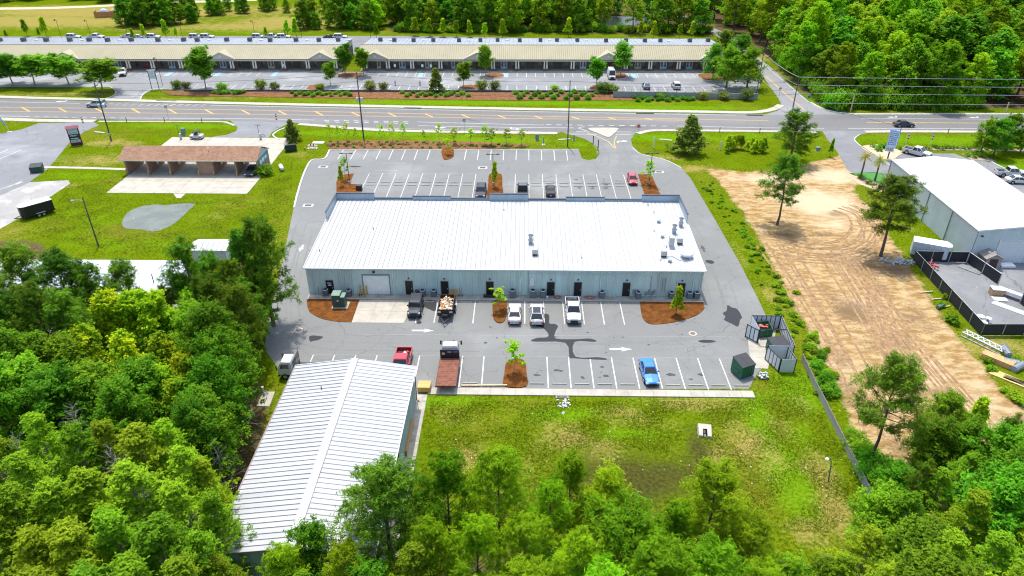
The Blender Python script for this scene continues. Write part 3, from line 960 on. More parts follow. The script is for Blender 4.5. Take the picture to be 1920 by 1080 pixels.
# wet patches left by wash water
for crop, pts in (((960, 440), [(180, 685), (200, 665), (245, 660), (240, 600), (260, 595), (280, 610), (280, 665), (320, 670), (345, 690), (325, 730), (330, 780), (480, 785), (580, 780), (635, 797), (610, 805), (470, 805), (475, 915), (640, 920), (705, 930), (690, 940), (460, 928), (430, 920), (400, 812), (180, 804), (142, 795), (190, 775), (265, 770), (270, 740), (230, 700)]),
                  ((960, 440), [(1615, 530), (1650, 548), (1690, 560), (1725, 620), (1710, 640), (1695, 690), (1640, 665), (1590, 640), (1600, 615), (1580, 590), (1610, 570)]),
                  ((960, 440), [(1395, 797), (1440, 790), (1500, 792), (1530, 803), (1480, 812), (1420, 810)]),
                  ((960, 440), [(1448, 197), (1470, 191), (1500, 195), (1517, 208), (1500, 220), (1465, 212)]),
                  ((480, 440), [(400, 765), (430, 757), (460, 760), (505, 768), (470, 790), (430, 798), (405, 802)]),
                  ((480, 440), [(1205, 655), (1225, 647), (1242, 655), (1236, 668), (1210, 670)]),
                  ((480, 440), [(1265, 500), (1340, 498), (1352, 540), (1340, 575), (1300, 560), (1262, 540)]),
                  ((480, 200), [(690, 447), (740, 445), (790, 450), (740, 455)])):
    MB().sheet(smooth_line([a2(crop[0] + x_ / 4, crop[1] + y_ / 4) for x_, y_ in pts], 3, True), ZLOT + 0.004).build('wet_patch', wet, lot)
tyre_mark = M('tyre_mark', (0.162, 0.166, 0.157), 0.85, var=0.1, scale=1.5, coords='World')
for k_, l_ in enumerate(([(565, 420), (545, 500), (533, 570), (545, 620), (600, 645), (700, 650), (900, 652)], [(575, 440), (553, 520), (548, 580), (565, 618), (620, 634), (760, 636)], [(1000, 652), (1200, 650), (1320, 640), (1370, 610), (1368, 560), (1345, 500)], [(1080, 640), (1250, 632), (1330, 612), (1345, 575), (1330, 520), (1305, 460)],
                        [(1120, 270), (1135, 300), (1110, 315), (1000, 318), (800, 316)], [(1160, 262), (1175, 300), (1230, 330), (1270, 390), (1310, 450)])):
    for o_ in (-.85, .85):
        MB().ribbon(offset(smooth_line(px2(l_), 8), o_), .22, ZLOT - .0035 + k_ * 2e-4).build('tyre_mark', tyre_mark, lot)
oil = M('oil_drip', (0.04, 0.04, 0.042), 0.6, var=0.4, scale=6, coords='World')
for k in range(46):
    row = k % 3
    if row == 0: ox, oy = rnd.choice([-8.8, 1.9, 4.6, 7.4, 10.1, 18.3, 21.1]) + rnd.gauss(0, 0.35), 70.6 + rnd.gauss(0, 0.5)
    elif row == 1: ox, oy = 10.8 + 2.733 * rnd.randrange(4) + rnd.gauss(0, 0.3), rnd.choice([132.5, 128.5]) + rnd.gauss(0, 0.8)
    else: ox, oy = rnd.uniform(-26, 28), rnd.uniform(75, 81)
    r = rnd.uniform(0.1, 0.45) if row < 2 else rnd.uniform(0.08, 0.22)
    pp = [(ox + r * rnd.uniform(0.4, 1.5) * math.cos(t * 0.785), oy + r * rnd.uniform(0.3, 1) * math.sin(t * 0.785)) for t in range(8)]
    MB().sheet(smooth_line(pp, 2, True), ZLOT + 0.008 + k * 2e-5).build('oil_drip', oil, lot)

# ------------------------------------------------------------------ buildings
wall_blue = M('wall_blue_grey', (0.56, 0.68, 0.63), 0.5, var=0.1, scale=0.5, grime=0.18, stretch=(1, 1, 0.25), coords='World')
wall_cap = M('coping_dark', (0.045, 0.06, 0.085), 0.5, var=0.1)
parapet_m = M('parapet_grey', (0.34, 0.42, 0.47), 0.5, var=0.08, scale=0.5, grime=0.1)
roof_white = M('roof_white', (0.455, 0.462, 0.46), 0.45, var=0.06, scale=0.7, grime=0.16, stretch=(1, 0.12, 1), coords='World')
seam_grey = M('seam_grey', (0.25, 0.255, 0.26), 0.7, var=0.15, scale=0.8, coords='World')
seam_dark = M('seam_dark', (0.17, 0.175, 0.18), 0.7, var=0.2, scale=0.8, coords='World')
trim_white = M('trim_white', (0.68, 0.69, 0.69), 0.5, var=0.08, grime=0.15)
pipe_white = M('pipe_white', (0.66, 0.68, 0.69), 0.5, var=0.08)
pipe_grey = M('pipe_grey', (0.22, 0.25, 0.27), 0.5, var=0.1)
door_black = M('door_black', (0.012, 0.011, 0.012), 0.45, var=0.2)
door_white = M('door_panel_white', (0.78, 0.8, 0.76), 0.5, var=0.06, grime=0.15)
steel = M('steel_galvanised', (0.42, 0.44, 0.45), 0.4, metal=0.6, var=0.15, grime=0.15)
black_metal = M('metal_black', (0.02, 0.021, 0.023), 0.45, var=0.2)
dark_metal = M('metal_dark', (0.055, 0.058, 0.062), 0.5, var=0.2)
glass_dark = glassmat('glass_dark')
lamp_white = M('lamp_white', (0.75, 0.75, 0.72), 0.4)
wood = M('wood_raw', (0.5, 0.3, 0.12), 0.8, var=0.2, scale=3, grime=0.15)
wood_pale = M('wood_pale', (0.58, 0.45, 0.27), 0.8, var=0.2, scale=3, grime=0.1)
wood_old = M('wood_weathered', (0.24, 0.2, 0.16), 0.9, var=0.25, scale=2, grime=0.35)


def brickmat(name, c1, c2, mortar, sc=1.0):
    m, N, L, P = nodes_of(name)
    geo = N.new('ShaderNodeNewGeometry')
    s = N.new('ShaderNodeSeparateXYZ')
    L.new(geo.outputs['Position'], s.inputs[0])
    cmb = N.new('ShaderNodeCombineXYZ')
    L.new(mth(N, L, 'ADD', s.outputs[0], s.outputs[1]), cmb.inputs[0])
    L.new(s.outputs[2], cmb.inputs[1])
    b = N.new('ShaderNodeTexBrick')
    b.inputs['Scale'].default_value = 1.0
    b.inputs['Brick Width'].default_value = 0.21 * sc
    b.inputs['Row Height'].default_value = 0.075 * sc
    b.inputs['Mortar Size'].default_value = 0.008 * sc
    b.inputs['Color1'].default_value = (*c1, 1)
    b.inputs['Color2'].default_value = (*c2, 1)
    b.inputs['Mortar'].default_value = (*mortar, 1)
    L.new(cmb.outputs[0], b.inputs[0])
    c = mixc(N, L, maprange(N, L, noise(N, L, geo.outputs['Position'], 0.8, 5, 0.7), 0.35, 0.7, 0, 0.4), b.outputs[0], tuple(x * 0.5 for x in c1))
    L.new(c, P.inputs['Base Color'])
    P.inputs['Roughness'].default_value = 0.9
    MATS[name] = m
    return m


brick_tan = brickmat('brick_tan', (0.36, 0.2, 0.115), (0.24, 0.12, 0.07), (0.36, 0.31, 0.25))
brick_brown = brickmat('brick_brown', (0.2, 0.1, 0.065), (0.13, 0.065, 0.045), (0.22, 0.19, 0.16))


def ribbed_sheet(w, h, n, depth=0.03, rib=0.09, thick=0.05):
    """upright profiled sheet in the xz plane facing -y, from x = 0 to w, z = 0 to h; n raised ribs"""
    mb = MB()
    xs = []
    for k in range(n):
        c = (k + 0.5) * w / n
        xs += [(c - rib / 2 - 0.03, 0), (c - rib / 2, -depth), (c + rib / 2, -depth), (c + rib / 2 + 0.03, 0)]
    xs = [(0, 0)] + xs + [(w, 0)]
    v = [(x_, y_, 0) for x_, y_ in xs] + [(x_, y_, h) for x_, y_ in xs]
    m_ = len(xs)
    mb.add(v, [(i, i + 1, m_ + i + 1, m_ + i) for i in range(m_ - 1)])
    mb.box(0, w, 0.004, thick, 0, h)
    return mb


def roof_panel_mesh(w, L_, rib_h=0.055, rib_w=0.05, seam=0.035):
    """flat pan from x = 0 to w, y = 0 to L_ with an upstanding seam on its left edge and a sealed joint beside it"""
    mb = MB()
    mb.box(0.0, w, 0, L_, -0.03, 0.0, 0)
    mb.add([(0, 0, 0.001), (rib_w, 0, rib_h), (rib_w + 0.02, 0, rib_h), (rib_w + 0.035, 0, 0.001), (0, L_, 0.001), (rib_w, L_, rib_h), (rib_w + 0.02, L_, rib_h), (rib_w + 0.035, L_, 0.001)],
           [(0, 4, 5, 1), (1, 5, 6, 2), (2, 6, 7, 3), (0, 1, 2, 3), (7, 6, 5, 4)], 0)
    mb.box(rib_w + 0.035, rib_w + 0.035 + seam, 0, L_, 0.0005, 0.004, 1)
    return mb


def man_door(parent, x, y, w=0.95, h=2.2, mat=None, face=-1, z0=0.12, name='door'):
    d = MB().box(x - w / 2, x + w / 2, y + face * 0.05, y, z0, z0 + h).build(name, mat or door_black, parent)
    f = MB()
    for a, b, c, e in ((x - w / 2 - 0.07, x - w / 2, z0, z0 + h + 0.07), (x + w / 2, x + w / 2 + 0.07, z0, z0 + h + 0.07), (x - w / 2, x + w / 2, z0 + h, z0 + h + 0.07)):
        f.box(a, b, y + face * 0.08, y, c, e)
    f.build('door_frame', dark_metal, d)
    MB().box(x + w / 2 - 0.16, x + w / 2 - 0.06, y + face * 0.11, y + face * 0.05, z0 + 0.95, z0 + 1.12).build('handle', steel, d)
    return d


# --- long commercial building with the white roof
BX, BY, BW, BD = -2.57, 88.98, 57.06, 20.7
main = thing('commercial_building', 'long pale blue metal commercial building with white standing seam roof and dark parapet', 'building', (BX, BY, 0))
hw = BW / 2
EZ, RZ = 4.58, 5.86
src = None
npan = 62
pw = BW / npan
for k in range(npan):
    if src is None: src = ribbed_sheet(pw - 0.012, EZ - 0.06, 4, 0.045, 0.06).build('wall_panel', wall_blue, main, (-hw, 0, 0))
    else: inst(src, 'wall_panel', main, (-hw + k * pw, 0, 0))
ribbed_sheet(BD, EZ, 90, 0.03, 0.06).build('side_wall', wall_blue, main, (-hw + 0.01, BD, 0), (0, 0, -math.pi / 2))
ribbed_sheet(BD, EZ, 90, 0.03, 0.06).build('side_wall', wall_blue, main, (hw - 0.01, 0, 0), (0, 0, math.pi / 2))
for sx in (-1, 1):   # sloping top of the end walls
    MB().add([(sx * (hw - 0.02), 0.05, EZ), (sx * (hw - 0.02), BD, EZ), (sx * (hw - 0.02), BD, RZ - 0.05), (sx * (hw - 0.14), 0.05, EZ), (sx * (hw - 0.14), BD, EZ), (sx * (hw - 0.14), BD, RZ - 0.05)],
             [(0, 1, 2), (5, 4, 3), (0, 2, 5, 3)]).build('gable_wall', wall_blue, main)
ribbed_sheet(BW, RZ, 240, 0.03, 0.06).build('back_wall', parapet_m, main, (hw, BD - 0.02, 0), (0, 0, math.pi))
nroof = 82
rp = (BW + 0.3) / nroof
rl = math.hypot(BD + 0.25, RZ - EZ)
ra = math.atan2(RZ - EZ, BD + 0.25)
src = None
for k in range(nroof):
    loc = (-hw - 0.15 + k * rp, -0.3, EZ)
    if src is None: src = roof_panel_mesh(rp - 0.006, rl, 0.055, 0.05, 0.07).build('roof_panel', [roof_white, seam_grey], main, loc, (ra, 0, 0))
    else: inst(src, 'roof_panel', main, loc, (ra, 0, 0))
MB().box(-hw - 0.15, hw + 0.15, -0.44, -0.31, EZ - 0.16, EZ + 0.0).build('gutter', trim_white, main)
MB().box(-hw - 0.1, hw + 0.1, -0.3, -0.06, EZ - 0.07, EZ - 0.035).build('eave_trim', wall_blue, main)
for sx in (-1, 1):
    MB().add([(sx * (hw + 0.15), -0.42, EZ - 0.18), (sx * (hw + 0.15), BD, RZ - 0.16), (sx * (hw + 0.15), BD, RZ + 0.06), (sx * (hw + 0.15), -0.42, EZ + 0.06),
              (sx * (hw + 0.2), -0.42, EZ - 0.18), (sx * (hw + 0.2), BD, RZ - 0.16), (sx * (hw + 0.2), BD, RZ + 0.06), (sx * (hw + 0.2), -0.42, EZ + 0.06)],
             [(0, 1, 2, 3), (7, 6, 5, 4), (3, 2, 6, 7), (0, 4, 5, 1), (0, 3, 7, 4)]).build('rake_trim', trim_white, main)
# stepped parapet on the road side
PXS = [-31.05, -24.7, -18.35, -11.95, -5.5, 0.9, 7.2, 13.65, 19.75, 26.0]
HTS = [6.92, 6.12, 6.46, 6.12, 6.98, 6.12, 6.46, 6.12, 6.92]
py0, py1 = BD + 0.02, BD + 0.3
for k in range(9):
    x0, x1, z1 = PXS[k] - BX, PXS[k + 1] - BX, HTS[k]
    w_ = x1 - x0
    p = ribbed_sheet(w_ - 0.01, z1 - RZ + 0.35, int(w_ / 0.3), 0.025, 0.1, 0.2).build('parapet_panel', parapet_m, main, (x0, py0, RZ - 0.35))
    MB().box(0, w_, -0.06, 0.26, z1 - RZ + 0.35, z1 - RZ + 0.49).build('coping', wall_cap, p)
for sx, rx in ((-1, -hw - 0.02), (1, hw + 0.02)):
    p = ribbed_sheet(7.4, 1.3, 25, 0.025, 0.1, 0.1).build('parapet_return', parapet_m, main, (rx, BD + 0.24 if sx < 0 else BD + 0.24 - 7.4, RZ - 0.32), (0, 0, -sx * -math.pi / 2))
    MB().box(-0.02, 7.42, -0.07, 0.17, 1.3, 1.43).build('coping', wall_cap, p)
# doors, downspouts, conduits along the camera side
for n_, wx in enumerate((-27.9, -16.35, -11.19, -4.63, 4.19, 8.1, 15.09, 23.01)):
    d = man_door(main, wx - BX, -0.05)
    if n_ == 0:
        s_ = MB()
        for i in range(6): s_.box(wx - BX - 0.3 + i * 0.1, wx - BX - 0.3 + i * 0.1 + 0.07, -0.112, -0.101, 1.85, 2.05)
        s_.build('door_lettering', M('lettering_blue_white', (0.5, 0.55, 0.75), 0.5), d)
        MB().add([(wx - BX - 0.28, -0.104, 1.5), (wx - BX + 0.28, -0.104, 1.5), (wx - BX + 0.28, -0.104, 1.6), (wx - BX + 0.1, -0.104, 1.72), (wx - BX - 0.1, -0.104, 1.72), (wx - BX - 0.28, -0.104, 1.6)], [(0, 1, 2, 3, 4, 5)]).build('door_decal', lamp_white, d)
    if n_ >= 1:
        MB().box(wx - BX - 0.11, wx - BX + 0.11, -0.2, -0.05, 2.75, 2.9).build('wall_light', dark_metal, main)
src = None
for wx in (-30.4, -24.4, -18.6, -12.3, -5.8, -0.3, 7.05, 13.5, 19.75, 25.8):
    if src is None:
        src = MB().box(-0.06, 0.06, -0.2, -0.08, 0.25, EZ - 0.1).tube([(0, -0.14, 0.3), (0, -0.2, 0.16), (0, -0.42, 0.13)], 0.06, 6).build('downspout', wall_blue, main, (wx - BX, 0, 0))
    else: inst(src, 'downspout', main, (wx - BX, 0, 0))
gx0, gx1 = -22.95 - BX, -19.2 - BX
g = MB()
for k in range(9):
    g.bev(gx0, gx1, -0.075, -0.02, 0.14 + k * 0.335, 0.14 + (k + 1) * 0.335 - 0.012, 0.012)
gd = g.build('garage_door', door_white, main)
fr = MB()
fr.box(gx0 - 0.14, gx0 - 0.005, -0.13, -0.01, 0.12, 3.3).box(gx1 + 0.005, gx1 + 0.14, -0.13, -0.01, 0.12, 3.3).box(gx0 - 0.14, gx1 + 0.14, -0.13, -0.01, 3.302, 3.42)
fr.build('door_frame', pipe_grey, gd)
MB().box(-0.2, 0.2, -0.3, -0.06, 0, 0.2).build('wall_light', dark_metal, main, ((gx0 + gx1) / 2 - 0.2, 0, 3.75))
for px_, z0, z1 in ((641, 0.9, 3.6), (652, 1.4, 3.6), (800, 0.9, 4.4), (976, 0.6, 3.2), (1123.5, 0.8, 4.3), (1265, 0.6, 3.0), (1294, 0.5, 3.1), (1306, 0.5, 3.1)):
    wx = a2(px_, 553)[0] - BX
    MB().box(wx - 0.06, wx + 0.06, -0.16, -0.05, z0, z1).build('line_cover', pipe_white, main)
for px_, z0, z1 in ((1238, 1.0, 3.2), (1242.5, 0.9, 3.3), (1216, 1.0, 3.5), (990, 0.6, 4.2), (598, 0.2, 1.3), (606, 0.2, 1.2)):
    wx = a2(px_, 553)[0] - BX
    MB().tube([(wx, -0.1, z0), (wx, -0.1, z1)], 0.035, 5).build('conduit', pipe_grey, main)
x0, x1 = a2(992, 553)[0] - BX, a2(1217, 553)[0] - BX
MB().tube([(x0, -0.1, 3.75), (x1, -0.1, 3.62)], 0.045, 5).build('conduit', pipe_white, main)
wx = a2(996.5, 553)[0] - BX
MB().bev(-0.28, 0.28, -0.3, -0.05, 0, 1.15, 0.05).build('utility_box', lamp_white, main, (wx, 0, 1.9))
for px_ in (591, 779, 811, 816, 933, 1139, 1227, 1286):
    wx = a2(px_, 553)[0] - BX
    MB().bev(-0.09, 0.09, -0.2, -0.05, 0, 0.2, 0.04).build('floodlight', lamp_white, main, (wx, 0, 4.1))
for px_ in (1185, 1189, 1193, 1214, 1224):
    wx = a2(px_, 553)[0] - BX
    MB().box(-0.13, 0.13, -0.2, -0.05, 0, 0.75).build('meter_box', steel, main, (wx, 0, 0.55))
wx = a2(1215, 553)[0] - BX
MB().tube([(-0.7, -0.14, 0.5), (0.7, -0.14, 0.5)], 0.04, 5).tube([(-0.7, -0.14, 0.9), (0.7, -0.14, 0.9)], 0.04, 5).tube([(0, -0.14, 0.5), (0, -0.14, 1.2)], 0.04, 5).tube([(-0.45, -0.14, 0.3), (-0.45, -0.14, 0.95)], 0.07, 6).tube([(0.4, -0.14, 0.3), (0.4, -0.14, 0.95)], 0.07, 6).build('gas_manifold', pipe_grey, main, (wx, 0, 0))


def roofz(y): return EZ + (y + 0.3) * (RZ - EZ) / (BD + 0.25)


def onroof(px_, py_):
    z = 5.0
    for _ in range(6):
        p = at(px_, py_, z)
        z = roofz(p.y - BY)
    return (p.x - BX, p.y - BY, z)


def fan_upblast(loc, s=1.0, flat=False):
    f = MB().bev(-0.34 * s, 0.34 * s, -0.34 * s, 0.34 * s, -0.05, 0.35 * s, 0.03).build('exhaust_fan', steel, main, loc)
    if flat:
        MB().lathe([(0.62, 0.3), (0.95, 0.42), (1.0, 0.62), (0.9, 0.8), (0.5, 0.95), (0.1, 0.98)], 18).build('fan_hood', pipe_white, f, smooth=True)
    else:
        MB().lathe([(0.3 * s, 0.34 * s), (0.44 * s, 0.5 * s), (0.46 * s, 0.8 * s), (0.3 * s, 0.95 * s), (0.3 * s, 1.3 * s), (0.48 * s, 1.55 * s), (0.5 * s, 1.6 * s)], 14).build('fan_drum', steel, f, smooth=True)
        MB().lathe([(0.44 * s, 1.602 * s), (0.4 * s, 1.62 * s), (0.1 * s, 1.66 * s)], 14).build('fan_grille', dark_metal, f)
    return f


for q in ((995, 456), (1263.5, 437), (1276, 424)): fan_upblast(onroof(*q), 0.85)
fan_upblast(onroof(1287, 482), 1.0, True)
for q in ((1003, 478), (1244, 481), (1274, 457)):
    f = MB().bev(-0.42, 0.42, -0.35, 0.35, 0.3, 1.0, 0.06).build('rooftop_unit', steel, main, onroof(*q))
    MB().box(-0.36, -0.28, -0.3, 0.3, -0.05, 0.3).box(0.28, 0.36, -0.3, 0.3, -0.05, 0.3).box(-0.3, 0.3, -0.28, 0.1, 0.02, 0.28).build('unit_frame', dark_metal, f)
f = MB().bev(-0.36, 0.36, -0.45, 0.45, 0.5, 1.6, 0.05).build('rooftop_unit', steel, main, onroof(1258, 462))
MB().add([(-0.36, -0.45, 0.5), (0.36, -0.45, 0.5), (0.36, 0.45, 0.5), (-0.36, 0.45, 0.5), (-0.2, -1.1, -0.1), (0.2, -1.1, -0.1), (0.25, 0.3, -0.1), (-0.25, 0.3, -0.1)], [(0, 1, 5, 4), (1, 2, 6, 5), (2, 3, 7, 6), (3, 0, 4, 7)]).build('unit_duct', steel, f)
for q in ((1235, 417), (1242, 445), (1256, 491)):
    MB().lathe([(0.3, -0.03), (0.3, 0.1), (0.22, 0.12), (0.22, 0.3), (0.36, 0.34), (0.3, 0.42)], 8).build('roof_vent', steel, main, onroof(*q))
for q in ((1215, 386), (1226, 400), (1226, 435), (1250, 464), (599, 471), (1091, 485), (1239, 489), (945, 395), (700, 430)):
    MB().cyl(0, 0, -0.05, 0.35, 0.07, 7).build('vent_pipe', dark_metal, main, onroof(*q))
p0, p1, p2, p3 = [onroof(*q) for q in ((1249, 482), (1262, 482), (1272, 488), (1289, 492))]
MB().tube([(a[0], a[1], a[2] + 0.07) for a in (p0, p1, p2, p3)], 0.04, 5).build('conduit', pipe_grey, main)

# --- near metal warehouse with gabled roof
wall_teal = M('wall_teal_grey', (0.33, 0.42, 0.41), 0.55, var=0.12, scale=0.5, grime=0.3, stretch=(1, 1, 0.25), coords='World')
roof_ware = M('roof_warehouse', (0.385, 0.395, 0.4), 0.45, var=0.08, scale=0.7, grime=0.2, stretch=(0.15, 1, 1), coords='World')
WX, WY0, WY1 = -18.9, 39.2, 65.2
WHW, WE, WR = 6.85, 4.98, 5.98
ware = thing('metal_warehouse', 'teal metal warehouse with silver gabled standing seam roof in the foreground', 'building', (WX, WY0, 0))
WD = WY1 - WY0
for sx in (-1, 1):
    w_ = ribbed_sheet(WD - 0.3, WE - 0.05, 60, 0.03, 0.07)
    w_.build('side_wall', wall_teal, ware, (sx * (WHW - 0.25), WD - 0.15 if sx < 0 else 0.15, 0), (0, 0, sx * math.pi / 2))
for yy, rz in ((0.15, 0), (WD - 0.15, math.pi)):
    w_ = ribbed_sheet(2 * WHW - 0.5, WE - 0.05, 32, 0.03, 0.07)
    o = w_.build('end_wall', wall_teal, ware, (-(WHW - 0.25) if rz == 0 else WHW - 0.25, yy, 0), (0, 0, rz))
    MB().add([(0, 0.002, WE - 0.05), (2 * WHW - 0.5, 0.002, WE - 0.05), (WHW - 0.25, 0.002, WR - 0.08), (0, 0.06, WE - 0.05), (2 * WHW - 0.5, 0.06, WE - 0.05), (WHW - 0.25, 0.06, WR - 0.08)], [(0, 1, 2), (5, 4, 3), (0, 2, 5, 3), (1, 4, 5, 2)]).build('gable_panel', wall_teal, o)
nw = 43
wp = WD / nw
sl = math.hypot(WHW, WR - WE)
sa = math.atan2(WR - WE, WHW)
src = None
for sx in (-1, 1):
    for k in range(nw):
        rot = (0, 0, 0)
        # panel's own y runs up the slope
        loc = (sx * WHW, (k if sx > 0 else k + 1) * wp, WE)
        e = Matrix.Rotation(math.pi / 2 if sx > 0 else -math.pi / 2, 3, 'Z') @ Matrix.Rotation(sa, 3, 'X')
        if src is None: src = roof_panel_mesh(wp - 0.006, sl - 0.03, 0.06, 0.045, 0.05).build('roof_panel', [roof_ware, seam_dark], ware, loc, e.to_euler())
        else: inst(src, 'roof_panel', ware, loc, e.to_euler())
MB().add([(-0.42, -0.02, WR - 0.02), (-0.4, -0.02, WR + 0.06), (-0.12, -0.02, WR + 0.12), (0.12, -0.02, WR + 0.12), (0.4, -0.02, WR + 0.06), (0.42, -0.02, WR - 0.02)] + [(a, WD + 0.02, b) for a, b in ((-0.42, WR - 0.02), (-0.4, WR + 0.06), (-0.12, WR + 0.12), (0.12, WR + 0.12), (0.4, WR + 0.06), (0.42, WR - 0.02))],
         [(i, i + 6, i + 7, i + 1) for i in range(5)] + [(0, 1, 2, 3, 4, 5), (11, 10, 9, 8, 7, 6)]).build('ridge_cap', roof_ware, ware)
for sx in (-1, 1):
    MB().box(min(sx * (WHW + 0.01), sx * (WHW + 0.13)), max(sx * (WHW + 0.01), sx * (WHW + 0.13)), 0, WD, WE - 0.13, WE + 0.01).build('gutter', M('gutter_brown', (0.2, 0.16, 0.14), 0.5) if sx < 0 else steel, ware)
    for yy in (-0.05, WD + 0.0):
        MB().add([(sx * (WHW + 0.14), yy, WE - 0.16), (0, yy, WR - 0.14), (0, yy, WR + 0.02), (sx * (WHW + 0.14), yy, WE + 0.02), (sx * (WHW + 0.14), yy + 0.05, WE - 0.16), (0, yy + 0.05, WR - 0.14), (0, yy + 0.05, WR + 0.02), (sx * (WHW + 0.14), yy + 0.05, WE + 0.02)],
                 [(0, 1, 2, 3), (7, 6, 5, 4), (3, 2, 6, 7), (0, 4, 5, 1)]).build('rake_trim', trim_white if yy > 0 else M('trim_brown', (0.25, 0.2, 0.17), 0.6), ware)
for yy in (WD - 0.3, 13.2):
    MB().tube([(WHW + 0.07, yy, WE - 0.1), (WHW - 0.1, yy, WE - 0.45), (WHW - 0.14, yy, 0.3), (WHW + 0.15, yy, 0.12)], 0.06, 6).build('downspout', black_metal, ware)
MB().cyl(0, 0, -0.1, 0.5, 0.05, 6).build('vent_pipe', dark_metal, ware, (-2.6, 21, WR - 0.4))

# --- building to the right with the plain white roof
RBX0, RBX1, RBY0, RBY1, RBE, RBR = 70.4, 85.4, 100.2, 130.6, 5.6, 6.4
rbw, rbd = RBX1 - RBX0, RBY1 - RBY0
rb = thing('office_warehouse', 'pale metal building with smooth white roof beside the dirt lot', 'building', (RBX0, RBY0, 0))
wall_pale = M('wall_pale_grey', (0.48, 0.54, 0.55), 0.5, var=0.06, scale=0.4, grime=0.1, stretch=(1, 1, 0.25), coords='World')
src = None
for k in range(4):
    w_ = ribbed_sheet(rbd / 4 - 0.02, RBE - 0.05, 34, 0.02, 0.07)
    o = w_.build('wall_panel', wall_pale, rb, (0, rbd - k * rbd / 4, 0), (0, 0, -math.pi / 2))
    MB().box(-0.06, 0.06, -0.16, -0.04, 0, RBE - 0.1).build('downspout', M('downspout_grey', (0.25, 0.28, 0.3), 0.5), o)
ribbed_sheet(rbd, RBE - 0.05, 120, 0.02, 0.07).build('side_wall', wall_pale, rb, (rbw, 0, 0), (0, 0, math.pi / 2))
for yy, rz in ((0.02, 0), (rbd - 0.02, math.pi)):
    o = ribbed_sheet(rbw, RBE - 0.05, 60, 0.02, 0.07).build('end_wall', wall_pale, rb, (0 if rz == 0 else rbw, yy, 0), (0, 0, rz))
    MB().add([(0, 0.002, RBE - 0.05), (rbw, 0.002, RBE - 0.05), (rbw / 2, 0.002, RBR - 0.06), (0, 0.06, RBE - 0.05), (rbw, 0.06, RBE - 0.05), (rbw / 2, 0.06, RBR - 0.06)], [(0, 1, 2), (5, 4, 3)]).build('gable_panel', wall_pale, o)
nr = 26
rpw = rbd / nr
rsl = math.hypot(rbw / 2 + 0.15, RBR - RBE)
rsa = math.atan2(RBR - RBE, rbw / 2 + 0.15)
src = None
for sx in (-1, 1):
    for k in range(nr):
        loc = (rbw / 2 + sx * (rbw / 2 + 0.15), (k if sx > 0 else k + 1) * rpw, RBE)
        e = Matrix.Rotation(math.pi / 2 if sx > 0 else -math.pi / 2, 3, 'Z') @ Matrix.Rotation(rsa, 3, 'X')
        if src is None: src = roof_panel_mesh(rpw - 0.005, rsl, 0.025, 0.03, 0.0015).build('roof_panel', [roof_white, roof_white], rb, loc, e.to_euler())
        else: inst(src, 'roof_panel', rb, loc, e.to_euler())
MB().box(-0.25, -0.14, 0, rbd, RBE - 0.15, RBE + 0.02).build('gutter', M('downspout_grey', (0.25, 0.28, 0.3)), rb)
MB().box(rbw + 0.14, rbw + 0.25, 0, rbd, RBE - 0.15, RBE + 0.02).build('gutter', trim_white, rb)
for sx in (-1, 1):
    MB().add([(rbw / 2 + sx * (rbw / 2 + 0.24), -0.08, RBE - 0.2), (rbw / 2, -0.08, RBR - 0.2), (rbw / 2, -0.08, RBR + 0.03), (rbw / 2 + sx * (rbw / 2 + 0.24), -0.08, RBE + 0.03), (rbw / 2 + sx * (rbw / 2 + 0.24), -0.02, RBE - 0.2), (rbw / 2, -0.02, RBR - 0.2), (rbw / 2, -0.02, RBR + 0.03), (rbw / 2 + sx * (rbw / 2 + 0.24), -0.02, RBE + 0.03)], [(0, 1, 2, 3), (7, 6, 5, 4), (3, 2, 6, 7), (0, 4, 5, 1)]).build('rake_trim', trim_white, rb)
g = MB()
for k in range(10): g.bev(3.9, 8.1, -0.06, -0.01, 0.05 + k * 0.38, 0.05 + k * 0.38 + 0.365, 0.012)
gd = g.build('garage_door', M('roller_white', (0.6, 0.63, 0.64), 0.5, var=0.05, grime=0.1), rb)
MB().box(3.75, 3.89, -0.1, -0.02, 0, 3.95).box(8.11, 8.25, -0.1, -0.02, 0, 3.95).box(3.75, 8.25, -0.1, -0.02, 3.96, 4.1).build('door_frame', trim_white, gd)
MB().box(0.55, 0.85, -0.3, -0.02, 4.6, 4.8).build('wall_light', dark_metal, rb)
w_ = MB().box(-0.05, -0.02, rbd - 2.0, rbd - 1.0, 1.2, 2.2).build('window', glass_dark, rb)
MB().box(-0.07, -0.022, rbd - 2.1, rbd - 2.0, 1.1, 2.3).box(-0.07, -0.022, rbd - 1.0, rbd - 0.9, 1.1, 2.3).box(-0.07, -0.022, rbd - 2.0, rbd - 1.0, 2.2, 2.3).box(-0.07, -0.022, rbd - 2.0, rbd - 1.0, 1.1, 1.2).build('window_frame', dark_metal, w_)

# --- self-service car wash
CX0, CX1, CY0, CY1, CE, CR = -79.9, -53.0, 134.5, 141.3, 3.25, 4.95
cw = thing('car_wash', 'brick self service car wash with brown shingle roof and six open bays', 'building', (CX0, CY0, 0))
cww, cwd = CX1 - CX0, CY1 - CY0


